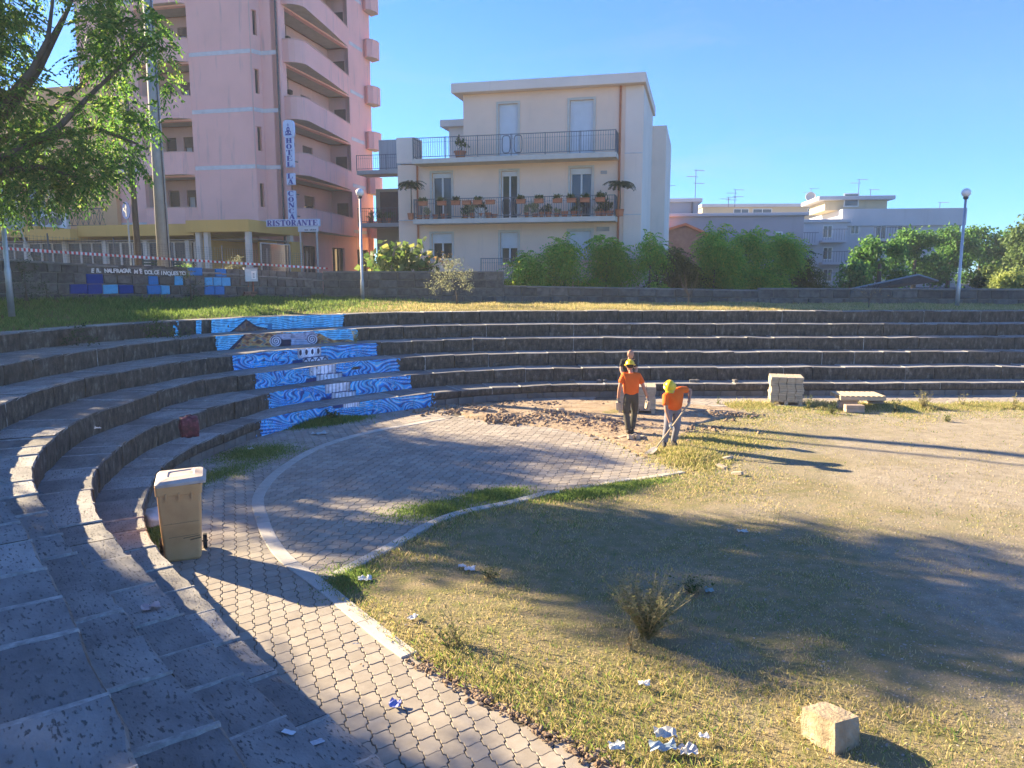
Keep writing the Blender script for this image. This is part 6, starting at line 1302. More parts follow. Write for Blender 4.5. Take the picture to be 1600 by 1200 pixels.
# round trees and a pine beyond the right wall
M['leaf_carob'] = leaf_mat('leaf_round_tree', [(.04, .12, .03), (.07, .18, .04), (.12, .26, .055)], .5); M['leaf_pine'] = leaf_mat('leaf_pine', [(.08, .14, .04), (.13, .20, .06)], .3)
M['leaf_yel'] = leaf_mat('leaf_yellowgreen', [(.17, .23, .05), (.27, .32, .09)], .4)
def round_tree(px_, pyt, pyb, w_, Y, label, lm, dens=7.5, ln=.24):
    x = (px_ - 800) * Y / 1200; rx = w_ * Y / 1200; zt_ = und(px_, pyt, Y).z; zb_ = und(px_, pyb, Y).z; H_ = zt_ - zb_; cl = []
    for i in range(26):
        a = random.uniform(0, 6.28); u = random.uniform(-.9, 1); rr = math.sqrt(1 - u * u * .8); r = rx * random.uniform(.22, .36); cl.append(((x + math.cos(a) * rr * rx * .72, Y + math.sin(a) * rr * rx * .6, zb_ + H_ * (.5 + .42 * u)), (r, r, r * .7)))
    f = (x, Y, 2.4); return tree('round_tree', label, 'tree', f, [f, (x, Y, zb_), (x, Y, zb_ + H_ * .5)], cl, dens, ln, .085, lm, group='trees beyond the right wall', frond=1, tr=.25, shell=.3)
round_tree(1368, 372, 452, 46, 46, 'deep green tree nearest the grey houses', 'leaf_carob', 260, .22); round_tree(1422, 362, 450, 44, 54, 'green tree second in the row, its top over the house balcony', 'leaf_carob', 230, .24)
round_tree(1475, 358, 450, 44, 58, 'green round tree third in the row, left of the right lamp', 'leaf_carob', 230, .25); round_tree(1522, 356, 455, 44, 62, 'dark round tree right behind the right lamp', 'leaf_carob', 230, .26); round_tree(1565, 362, 455, 36, 64, 'dark round tree just left of the pine', 'leaf_carob', 230, .26)
round_tree(1608, 332, 450, 48, 50, 'feathery pine tree at the right edge', 'leaf_pine', 240, .26); round_tree(1590, 424, 466, 52, 42, 'yellow green bush over the right end of the wall', 'leaf_yel', 300, .18); round_tree(1540, 412, 460, 24, 44, 'olive green bush between the lamp and the yellow one', 'leaf_mid', 300, .18)
round_tree(1325, 410, 455, 24, 44, 'small dark tree at the left foot of the tree row', 'leaf_carob', 300, .18)
round_tree(1662, 340, 460, 60, 52, 'pine tree beyond the right edge', 'leaf_pine', 120, .3)

# ------------------------------------------------------------------ the bin
M['bin'] = material('bin_plastic', [(.58, .30, .12), (.67, .37, .155), (.73, .43, .20)], 2.0, rough=.5, bump=.08, bscale=30, spec=.4)
M['binlid'] = material('bin_lid', [(.40, .32, .27), (.52, .44, .38), (.58, .50, .44)], 4, rough=.6, bump=.2, bscale=30)
M['rubber'] = material('black_rubber', [(.015, .015, .015), (.03, .03, .03)], 5, rough=.7)
pb = (un(262, 876) + un(327, 868)) / 2; ba = math.atan2(un(327, 868).y - un(262, 876).y, un(327, 868).x - un(262, 876).x)
bn = empty('wheelie_bin', (pb.x - .07, pb.y + .02, .025), ba, 'weathered tan wheelie bin with pale lid standing beside the lowest step', 'bin')
W0, W1, D0, D1_, HB = .22, .262, .20, .31, 1.03
def rrect(w, d, r, n=4, oy=0):
    P = []
    for cx, cy, a in ((w - r, -d + r, -90), (w - r, d - r, 0), (-w + r, d - r, 90), (-w + r, -d + r, 180)):
        for k in range(n + 1): t = R(a + 90 * k / n); P.append((cx + r * math.cos(t), cy + r * math.sin(t) + oy))
    return P
g = MB(); lv = [(0, W0 - .02, D0 - .02, .04), (.03, W0, D0, .045), (.5, W0 + .025, D0 + .07, .04), (.9, W1 - .004, D1_ - .03, .03), (.905, W1 + .012, D1_ - .015, .03), (HB, W1 + .015, D1_, .03)]
N_ = 20; vs = [(x, y, z) for z, w_, d_b, r in lv for x, y in rrect(w_, d_b, r, 4, .0)]; g.add(vs, [(i * N_ + k, i * N_ + (k + 1) % N_, (i + 1) * N_ + (k + 1) % N_, (i + 1) * N_ + k) for i in range(len(lv) - 1) for k in range(N_)] + [tuple(range(N_ - 1, -1, -1)), tuple(range((len(lv) - 1) * N_, len(lv) * N_))]); g.build('body', M['bin'], bn)
g = MB()
for x in (-.15, -.0, .15): g.box(x - .008, x + .008, -D1_ - .006, -D1_ + .05, .83, .93)
g.build('rib', M['bin'], bn)
g = MB(); lv = [(HB + .002, W1 + .035, D1_ + .02, .04), (HB + .035, W1 + .04, D1_ + .025, .04), (HB + .075, W1 + .0, D1_ - .02, .05), (HB + .085, W1 - .1, D1_ - .13, .05), (HB + .07, W1 - .12, D1_ - .15, .05)]
vs = [(x, y, z + .012 * math.sin(x * 9) - (.02 if y < -.2 and x < .1 else 0)) for z, w_, d_b, r in lv for x, y in rrect(w_, d_b, r, 4, -.01)]; g.add(vs, [(i * N_ + k, i * N_ + (k + 1) % N_, (i + 1) * N_ + (k + 1) % N_, (i + 1) * N_ + k) for i in range(len(lv) - 1) for k in range(N_)] + [tuple(range(N_ - 1, -1, -1)), tuple(range((len(lv) - 1) * N_, len(lv) * N_))]); o = g.build('lid', M['binlid'], bn); o.rotation_euler = (R(-1.2), R(1.5), 0)
g = MB(); g.tube([(-.22, D1_ + .06, HB + .02), (.22, D1_ + .06, HB + .02)], .016, 8); g.box(-.2, -.17, D1_ - .02, D1_ + .06, HB, HB + .03); g.box(.17, .2, D1_ - .02, D1_ + .06, HB, HB + .03); g.build('handle', M['bin'], bn)
for sx in (-1, 1): g = MB(); g.lathe([(.04, -.025), (.1, -.025), (.1, .025), (.04, .025)], n=18, T=Matrix.Translation((sx * (W0 + .045), D0 + .02, .1)) @ Matrix.Rotation(math.pi / 2, 4, 'Y')); g.build('wheel', M['rubber'], bn)
g = MB(); g.tube([(-.3, D0 + .02, .1), (.3, D0 + .02, .1)], .012, 6); g.build('axle', M['darkmetal'], bn)
M['stain'] = material('bin_print', [(.16, .10, .05), (.30, .19, .09)], 12)
g = MB()
for x0, x1, z_, h in ((.02, .22, .31, .012), (.1, .23, .275, .02), (-.15, .2, .335, .005), (-.2, .22, .52, .004)):
    yf = lambda z: -(D0 + (z - .03) / .47 * .07) - .002
    g.add([(x0, yf(z_), z_), (x1, yf(z_ + .02), z_ + .02), (x1, yf(z_ + h + .02), z_ + h + .02), (x0, yf(z_ + h), z_ + h)], [(0, 1, 2, 3)])
g.build('scratch', M['stain'], bn)

# ------------------------------------------------------------------ stone block at the lower right, sacks, litter
def rocky(name, dims, mat, parent=None, loc=(0, 0, 0), rot=(0, 0, 0), sub=3, amp=.03, seed=0, sq=.3, smooth=False):
    bm = bmesh.new(); bmesh.ops.create_cube(bm, size=2); bmesh.ops.subdivide_edges(bm, edges=bm.edges[:], cuts=sub, use_grid_fill=True); rs = random.Random(seed)
    ph = [rs.uniform(0, 9) for _ in range(6)]
    for v in bm.verts:
        c = v.co.copy(); s = c.normalized() * 1.25; c = c * (1 - sq) + s * sq
        nse = math.sin(c.x * 4 + ph[0]) * math.sin(c.y * 5 + ph[1]) + math.sin(c.z * 6 + ph[2]) * math.sin(c.x * 7 + ph[3]) * .6 + rs.uniform(-.5, .5)
        c *= 1 + nse * amp; v.co = Vector((c.x * dims[0] / 2, c.y * dims[1] / 2, c.z * dims[2] / 2))
    me = bpy.data.meshes.new(name); bm.to_mesh(me); bm.free(); me.materials.append(mat)
    me.polygons.foreach_set('use_smooth', np.full(len(me.polygons), smooth))
    return link(name, me, parent, None, loc, rot)
M['tuff'] = material('tuff_block', [(.28, .21, .13), (.38, .30, .20), (.45, .37, .26)], 5, bump=1.0, bscale=26, bdist=.02)
sp = un(1297, 1165); o = rocky('stone_block', (.28, .33, .27), M['tuff'], loc=(sp.x, sp.y + .02, .135), rot=(R(-7), R(4), R(27)), sub=11, amp=.03, seed=3, sq=.14)
tag(o, 'rough squared tan stone block lying alone on the grass at the lower right', 'stone block')
M['bag_red'] = material('bag_dark_red', [(.07, .008, .02), (.16, .02, .04), (.30, .10, .12)], 14, rough=.4, bump=.5, bscale=18, pos=[.4, .55, .75])
c = un(293, 684, .4); rb = empty('bag', (c.x, c.y + .12, .8 if False else .4), R(30), 'crumpled dark red patterned bag left on the lowest step', 'bag')
c = un(293, 683, .8); rb.location = (c.x, c.y + .1, .8)
rocky('sack', (.31, .2, .36), M['bag_red'], rb, (0, 0, .17), (0, 0, 0), 7, .05, 5, .35, True); g = MB(); g.tube([(-.06, 0, .33), (-.03, .0, .38), (.03, 0, .385), (.07, 0, .33)], .012, 6); g.build('handle', M['bag_red'], rb)
M['bag_w'] = material('bag_white', [(.36, .38, .38), (.55, .56, .55), (.66, .66, .64)], 6, rough=.35, bump=.7, bscale=12)
c = un(243, 822, 0); o = rocky('bag', (.5, .32, .2), M['bag_w'], None, (c.x - .05, c.y + .1, .1), (0, 0, R(-50)), 8, .07, 11, .5, True); tag(o, 'crumpled whitish plastic sack on the ground between bin and lowest step', 'bag')
def scrap(px_, py_, z, w_, h_, col, label, crump=.25, rz=0):
    c = un(px_, py_, z); n = 6; V = []; rs = random.Random(int(px_ * 3 + py_))
    for i in range(n):
        for j in range(n): V.append(((i / (n - 1) - .5) * w_ + rs.uniform(-.06, .06) * w_, (j / (n - 1) - .5) * h_ + rs.uniform(-.06, .06) * h_, abs(rs.gauss(0, 1)) * crump * w_ * .35 + .004))
    F = [(i * n + j, (i + 1) * n + j, (i + 1) * n + j + 1, i * n + j + 1) for i in range(n - 1) for j in range(n - 1)]
    key = 'litter_%d_%d_%d' % tuple(int(q * 100) for q in col)
    if key not in M: M[key] = material(key, [tuple(q * .85 for q in col), col], 5, rough=.5)
    g = MB(); g.add(V, F); o = g.build('litter', M[key], loc=(c.x, c.y, z + .012), rot=(0, 0, rz)); m_ = o.modifiers.new('t', 'SOLIDIFY'); m_.thickness = .0015
    tag(o, label, 'litter', 'litter lying about the theatre')
scrap(235, 952, .8, .15, .10, (.55, .40, .38), 'crumpled pinkish paper on the second step near the bin', .3, .5); scrap(451, 1147, .8, .085, .04, (.7, .72, .74), 'small flat white ticket on the near steps at the bottom', .03, -.4)
scrap(617, 1104, .03, .10, .09, (.25, .28, .6), 'crumpled blue and white wrapper on the sunny pavers', .6); scrap(570, 907, .03, .16, .12, (.7, .7, .68), 'white paper on the grass just below the kerb corner', .35, .3)
scrap(645, 967, .05, .12, .07, (.72, .7, .66), 'white scrap in the grass beside the near kerb', .4, .9); scrap(734, 891, .04, .13, .1, (.68, .68, .7), 'white scrap among the yellow grass, right one of two', .4); scrap(722, 887, .04, .1, .07, (.66, .66, .66), 'white scrap among the yellow grass, left one of two', .4)
scrap(1040, 1150, .05, .17, .12, (.5, .5, .48), 'bright crumpled plastic, topmost of the heap at the bottom', .5); scrap(1035, 1172, .04, .2, .1, (.3, .38, .45), 'bluish crumpled plastic in the heap at the bottom', .4); scrap(1075, 1176, .04, .14, .1, (.46, .46, .47), 'whitish plastic at the right of the heap at the bottom', .4)
scrap(963, 1170, .05, .12, .08, (.7, .72, .68), 'glassy scrap left of the heap at the bottom', .5); scrap(1006, 1072, .06, .1, .07, (.78, .76, .7), 'white paper in the dry grass below the big weed', .6); scrap(1100, 1154, .05, .08, .06, (.7, .7, .7), 'small white scrap right of the plastic heap', .5)
scrap(153, 671, 1.2, .1, .06, (.75, .74, .72), 'small white scrap on the third step in the shade', .5); scrap(500, 679, .02, .35, .14, (.5, .52, .52), 'grey rumpled sheet lying at the foot of the mural', .25, .3); scrap(392, 703, .02, .12, .08, (.6, .6, .6), 'white scrap in the shaded grass at the lowest step', .5)
scrap(868, 771, .03, .12, .08, (.6, .58, .5), 'pale scrap on the middle of the field kerb', .4); scrap(1160, 832, .04, .14, .08, (.6, .56, .48), 'pale flat scrap in the shaded field', .2); scrap(404, 810, .04, .07, .05, (.6, .5, .36), 'small tan scrap on the curved kerb', .5); scrap(556, 1008, .03, .06, .02, (.5, .5, .5), 'grey cigarette packet foil on the pavers', .2)
scrap(1108, 925, .04, .1, .1, (.3, .42, .4), 'greenish plastic cup in the shaded field', .5); scrap(495, 1163, .4, .1, .05, (.6, .6, .62), 'thin white strip on the edge of the lowest step at the bottom', .1, .6)

# ------------------------------------------------------------------ pallets of pavers, loose bricks, rubble
def pallet(root, w_, d_b, z=0, mat='wood', n=7):
    for k in range(n): g = MB(); x = -w_ / 2 + (k + .5) * w_ / n; g.bbox(x - w_ / n * .4, x + w_ / n * .4, -d_b / 2, d_b / 2, z + .115, z + .137, .004); g.build('plank', M[mat], root)
    for y in (-d_b / 2 + .05, 0, d_b / 2 - .05): g = MB(); g.bbox(-w_ / 2, w_ / 2, y - .045, y + .045, z + .093, z + .112, .004); g.build('plank', M[mat], root)
    for x in (-w_ / 2 + .06, 0, w_ / 2 - .06):
        for y in (-d_b / 2 + .05, 0, d_b / 2 - .05): g = MB(); g.bbox(x - .05, x + .05, y - .045, y + .045, z + .0, z + .09, .004); g.build('block', M[mat], root)
def stack(px_, py_, w_, d_b, rz, layers, label, nx=3, ny=5):
    c = un(px_, py_); rt = empty('paver_pallet', (c.x, c.y, .02), rz, label, 'pallet of pavers', 'pallets stacked with new pavers'); pallet(rt, w_, d_b)
    me = {}; bw, bd, bh = w_ / nx, d_b / ny, .066
    mb = MB(); mb.bbox(-bw / 2 + .006, bw / 2 - .006, -bd / 2 + .006, bd / 2 - .006, .002, bh - .002, .006); base = mb.build('paving_brick', M['paver_stack'], rt); base_me = base.data; C.objects.unlink(base); bpy.data.objects.remove(base)
    cnt = 0
    for l in range(layers):
        ox, oy = random.gauss(0, .012), random.gauss(0, .012)
        for i in range(nx):
            for j in range(ny):
                if 0 < i < nx - 1 and 0 < j < ny - 1 and l < layers - 1: continue
                link('paving_brick', base_me, rt, None, (-w_ / 2 + bw * (i + .5) + ox + random.gauss(0, .003), -d_b / 2 + bd * (j + .5) + oy, .138 + l * bh), (0, 0, random.gauss(0, .012)))
    return rt
stack(1226, 631, .88, .8, R(-14), 10, 'pallet stacked high with pavers in the sun against the far steps', 4, 4)
stack(995, 644, .98, .8, R(-10), 9, 'pallet stacked with pavers behind the worker walking away', 4, 4)
c = un(1345, 640); lp = empty('pallet', (c.x, c.y + .25, .02), R(-4), 'low wooden pallet with thin slats on grey bricks by the far steps', 'pallet')
for k in range(9): g = MB(); x = -.55 + k * 1.1 / 8; g.bbox(x - .05, x + .05, -.42, .42, .36, .385, .004); g.build('plank', M['wood'], lp)
for y in (-.38, 0, .38): g = MB(); g.bbox(-.6, .6, y - .04, y + .04, .26, .356, .004); g.build('plank', M['wood'], lp)
M['brick_tan'] = material('tan_brick', [(.38, .28, .20), (.48, .37, .28)], 5, bump=.4, bscale=30, rnd=.12)
bi = 0
for bx, by, bz, l_ in ((1334, 645, 0, 'lowest front brick'), (1334, 645, .1, 'second front brick'), (1322, 639, 0, 'lowest rear brick'), (1323, 639, .1, 'second rear brick'), (1325, 639, .2, 'upper rear brick'), (1366, 634, .0, 'lone brick at the right end'), (1366, 634, .12, 'upper brick at the right end')):
    c = un(bx, by); g = MB(); g.bbox(-.24, .24, -.11, .11, 0, .098, .008); o = g.build('brick', M['brick_tan'], loc=(c.x + random.uniform(-.01, .01), c.y, .02 + bz), rot=(0, 0, R(random.uniform(-6, 2)))); tag(o, l_ + ' under the low wooden pallet', 'brick', 'bricks piled at the low pallet')
def rubble_field(name, label, region, n, smin, smax, mat, zfun, kindcat, seed):
    rs = np.random.default_rng(seed); V, F = [], []; off = 0
    ico = bmesh.new(); bmesh.ops.create_icosphere(ico, subdivisions=1, radius=1); base = np.array([tuple(v.co) for v in ico.verts]); fc_ = np.array([[v.index for v in f.verts] for f in ico.faces]); ico.free()
    P = region(rs, n); n = len(P); s = np.exp(rs.uniform(math.log(smin), math.log(smax), n)); sc = rs.uniform(.55, 1.3, (n, 3)) * s[:, None]; sc[:, 2] *= .7
    B = base[None] * (1 + rs.normal(0, .16, (n, len(base), 1))) * sc[:, None]; a = rs.uniform(0, 6.28, n); ca, sa = np.cos(a)[:, None], np.sin(a)[:, None]
    X = B[:, :, 0] * ca - B[:, :, 1] * sa; Y = B[:, :, 0] * sa + B[:, :, 1] * ca; z = np.array([zfun(x, y) for x, y in P]) if not callable(getattr(zfun, 'vec', None)) else zfun.vec(P)
    Vv = np.stack([X + P[:, :1], Y + P[:, 1:2], B[:, :, 2] + (z + s * .12)[:, None]], 2).reshape(-1, 3); Ff = (fc_[None] + (np.arange(n) * len(base))[:, None, None]).reshape(-1, 3)
    o = link(name, np_mesh(name, Vv, Ff), None, M[mat]); tag(o, label, kindcat, kind='stuff'); return o
M['clod'] = material('earth_clods', [(.16, .11, .075), (.27, .195, .135), (.38, .29, .21)], 9, bump=.8, bscale=30, extra=isl_extra, rough=.95, spec=.1)
M['dirt'] = material('dug_earth', [(.24, .175, .115), (.36, .275, .19), (.44, .35, .25)], 3, bump=1.0, bscale=14, bdist=.04, rough=.95, spec=.1)
M['pebble'] = material('pebbles', [(.26, .22, .18), (.42, .37, .31)], 2, extra=isl_extra, rough=.9)
# mound of dug earth along the far edge of the paving
def mound_h(x, y):
    c = np.array([un(a, b)[:2] for a, b in ((790, 656), (850, 655), (900, 657), (950, 662))]); h = np.array([.13, .17, .17, .10])
    x = np.asarray(x, float); y = np.asarray(y, float); o = np.zeros_like(x)
    for q, hh in zip(c, h): o = np.maximum(o, hh * np.exp(-((x - q[0]) / .75) ** 2 - ((y - q[1]) / .42) ** 2))
    c2 = un(1110, 652); o = np.maximum(o, .12 * np.exp(-((x - c2.x) / .9) ** 2 - ((y - c2.y) / .35) ** 2))
    return o + (o > .01) * .02 * (vnoise(x * 1.0 + 60, y + 60, .12) - .4)
DP = [(-1.2, 19.4), (-.5, 19.05), (.9, 18.15), (1.9, 17.3), (2.3, 16.35), (2.6, 15.4), (3.1, 14.45), (3.7, 14.6), (4.0, 16.4), (4.4, 18.5), (6.2, 20.0), (6.4, 20.9), (4.2, 21.9), (1.5, 22.2), (-.6, 21.7), (-1.6, 20.9)]
xs_ = np.linspace(-2, 6.8, 130); ys_ = np.linspace(14, 22.6, 130); GX2, GY2 = np.meshgrid(xs_, ys_, indexing='ij'); P2 = np.c_[GX2.ravel(), GY2.ravel()]
dd = dist_curve(P2, resample(np.array(DP + DP[:1]), .1)); ins_ = inp(P2, DP); Z2 = mound_h(P2[:, 0], P2[:, 1]) + .02 + .025 * vnoise(P2[:, 0] + 30, P2[:, 1] + 30, .35) + np.where(ins_, .012 * np.clip(dd / .3, 0, 1), -.06 - dd * .5)
I = np.arange(Z2.size).reshape(GX2.shape); F = np.stack([I[:-1, :-1], I[1:, :-1], I[1:, 1:], I[:-1, 1:]], -1).reshape(-1, 4); F = F[(ins_ | (dd < .12))[F].any(1)]
use = np.unique(F); mi = -np.ones(len(P2), int); mi[use] = np.arange(len(use)); tag(link('dug_earth', np_mesh('dug_earth', np.c_[P2, Z2][use], mi[F], True), None, M['dirt']), kind='structure')
def reg(c, sx, sy): return lambda rs, n: np.array(c) + rs.normal(0, 1, (n, 2)) * (sx, sy)
def multi(L): return lambda rs, n: np.vstack([np.array(un(a, b)[:2]) + rs.normal(0, 1, (int(n * w_), 2)) * (sx, sy) for a, b, sx, sy, w_ in L])
zf_ = lambda x, y: float(mound_h(x, y)) + .03
rubble_field('rubble', 'heap of broken brown earth clods along the far paving edge', multi([(800, 660, .35, .2, .2), (850, 657, .45, .28, .3), (905, 662, .45, .3, .25), (950, 668, .4, .4, .15), (1000, 680, .5, .7, .1)]), 1300, .012, .075, 'clod', zf_, 'rubble', 5)
rubble_field('rubble', 'dark clods and stones in the shade at the foot of the far steps', multi([(740, 640, .7, .35, .5), (830, 632, .9, .25, .3), (690, 645, .4, .25, .2)]), 420, .015, .08, 'clod', zf_, 'rubble', 6)
rubble_field('rubble', 'brown clods in the grass right of the shovelling worker', multi([(1110, 652, .7, .22, .6), (1090, 672, .5, .5, .4)]), 420, .012, .06, 'clod', zf_, 'rubble', 7)
for i, (px_, py_, z, l_) in enumerate(((876, 641, .12, 'pale broken paver on top of the earth heap'), (973, 684, .03, 'paver lying flat nearest the walking worker'), (985, 687, .04, 'paver standing on edge in the row by the walking worker, left'), (991, 685, .04, 'paver standing on edge in the row, second'), (997, 686, .04, 'paver leaning at the right end of the row'), (1003, 684, .03, 'paver lying tilted past the row end'), (1137, 717, .04, 'loose paver in the shade right of the shovelling worker'), (1127, 731, .03, 'dark loose paver at the edge of the big shadow'), (1152, 741, .03, 'loose paver lowest in the shaded grass'), (768, 642, .04, 'flat stone at the foot of the far steps'), (690, 645, .04, 'flat stone on the paving before the mural end'))):
    c = un(px_, py_, z); g = MB(); g.bbox(-.1, .1, -.05, .05, -.03, .03, .006); t = (R(70), R(8 * (i % 3)), R(20 + 12 * i)) if i in (2, 3, 4) else (R(random.uniform(-12, 12)), R(random.uniform(-12, 12)), R(random.uniform(0, 180)))
    o = g.build('paving_brick', M['paver_stack'], loc=(c.x, c.y, z + (.05 if i in (2, 3, 4) else .02)), rot=t); tag(o, l_, 'paving brick', 'loose paving bricks')
for i, (px_, k_) in enumerate(((894, 1), (937, 1), (945, 1), (1083, 1), (1090, 1), (1150, 1))): c = un(px_, 598, .4); o = rocky('stone', (.16, .12, .09), M['lava_low'], None, (c.x, c.y + .12, .44), (0, 0, i), 2, .06, i, .3); tag(o, ['grey stone on the first far step left of the pallet', 'left of two stones beside the pallet top', 'right of two stones beside the pallet top', 'left stone on the step behind the shovelling worker', 'right stone on the step behind the shovelling worker', 'lone stone on the first far step before the tall pallet'][i], 'stone', 'stones lying on the first step')

# ------------------------------------------------------------------ people
M['skin'] = material('skin', [(.42, .22, .14), (.48, .26, .17)], 4, rough=.55)
M['orange_shirt'] = material('orange_shirt', [(.78, .13, .012), (.88, .17, .02)], 5, bump=.5, bscale=7, bdist=.03, rough=.85)
M['black_shirt'] = material('black_shirt', [(.012, .013, .015), (.025, .026, .03)], 5, rough=.9)
M['trouser_dark'] = material('dark_trousers', [(.05, .05, .04), (.085, .08, .065)], 5, bump=.5, bscale=8, bdist=.03); M['trouser_grey'] = material('grey_trousers', [(.16, .16, .19), (.23, .23, .265)], 5, bump=.5, bscale=8, bdist=.03)
M['boot'] = material('boot', [(.03, .028, .03), (.06, .055, .05)], 6, rough=.7); M['glove'] = material('glove', [(.5, .5, .48), (.62, .62, .6)], 6, rough=.8); M['glove_g'] = material('glove_grey', [(.14, .14, .15), (.2, .2, .2)], 6, rough=.8)
M['helmet'] = material('helmet_yellow', [(.85, .55, .01), (.90, .60, .02)], 2, rough=.3, spec=.5); M['hair'] = material('hair', [(.02, .015, .012), (.04, .03, .02)], 20)
def skin(name, J, Ed, mat, parent, sub=2, root=0, extra=None):
    names = list(J); me = bpy.data.meshes.new(name + '_s'); me.from_pydata([J[k][0] for k in names], [(names.index(a), names.index(b)) for a, b in Ed], [])
    o = bpy.data.objects.new(name + '_s', me); C.objects.link(o); o.modifiers.new('s', 'SKIN'); sv = me.skin_vertices[0].data
    for i, k in enumerate(names): r = J[k][1]; sv[i].radius = (r, r) if not isinstance(r, tuple) else r; sv[i].use_root = (i == root)
    m_ = o.modifiers.new('b', 'SUBSURF'); m_.levels = sub; m_.render_levels = sub; bpy.context.view_layer.update()
    nm = bpy.data.meshes.new_from_object(o.evaluated_get(bpy.context.evaluated_depsgraph_get())); bpy.data.objects.remove(o); nm.name = name
    if extra:
        bm = bmesh.new(); bm.from_mesh(nm); extra(bm); bm.to_mesh(nm); bm.free()
    nm.materials.clear(); nm.materials.append(mat); nm.polygons.foreach_set('use_smooth', np.ones(len(nm.polygons), bool)); return link(name, nm, parent)
def head_geo(c, yaw, pitch_, s=1.0):
    def fn(bm):
        T = Matrix.Translation(c) @ Matrix.Rotation(yaw, 4, 'Z') @ Matrix.Rotation(pitch_, 4, 'X')
        def ell(cx, cy, cz, rx, ry, rz, seg=12):
            r = bmesh.ops.create_uvsphere(bm, u_segments=seg, v_segments=seg // 2 + 2, radius=1)
            for v in r['verts']: v.co = T @ Vector((cx + v.co.x * rx, cy + v.co.y * ry, cz + v.co.z * rz))
        ell(0, 0, .02, .078 * s, .098 * s, .115 * s, 16); ell(0, .03, -.055, .056, .07, .06); ell(0, .105, -.005, .013, .02, .024, 8); ell(.08, 0, 0, .012, .02, .03, 8); ell(-.08, 0, 0, .012, .02, .03, 8); ell(0, .088, -.052, .026, .014, .009, 8)
        for sx in (-1, 1): ell(sx * .03, .09, .018, .016, .01, .008, 8)
    return fn
def hand_pts(J, Ed, wn, w_, d, up, r=.009, curl=.6, key='L'):
    """palm and five fingers on from the wrist"""
    d = Vector(d).normalized(); up = Vector(up); up = (up - d * up.dot(d)).normalized(); sd = d.cross(up)
    w_ = Vector(w_); p = w_ + d * .075; J[key + 'p'] = (tuple(p), (.036, .02)); Ed.append((wn, key + 'p'))
    for i, (o, l) in enumerate(((-.027, .06), (-.009, .072), (.009, .068), (.027, .052))):
        a = p + sd * o + d * .02; b = a + (d * .6 - up * curl) .normalized() * l * .55; c = b + (d * .1 - up).normalized() * l * .5
        for q, (pt, rr) in enumerate(((a, r * 1.15), (b, r), (c, r * .8))): J[key + 'f%d%d' % (i, q)] = (tuple(pt), rr)
        Ed += [(key + 'p', key + 'f%d0' % i), (key + 'f%d0' % i, key + 'f%d1' % i), (key + 'f%d1' % i, key + 'f%d2' % i)]
    a = w_ + d * .03 - sd * .035; b = a + (d * .8 - sd * .5 - up * .3).normalized() * .045
    J[key + 't0'] = (tuple(a), r * 1.3); J[key + 't1'] = (tuple(b), r); Ed += [(wn, key + 't0'), (key + 't0', key + 't1')]
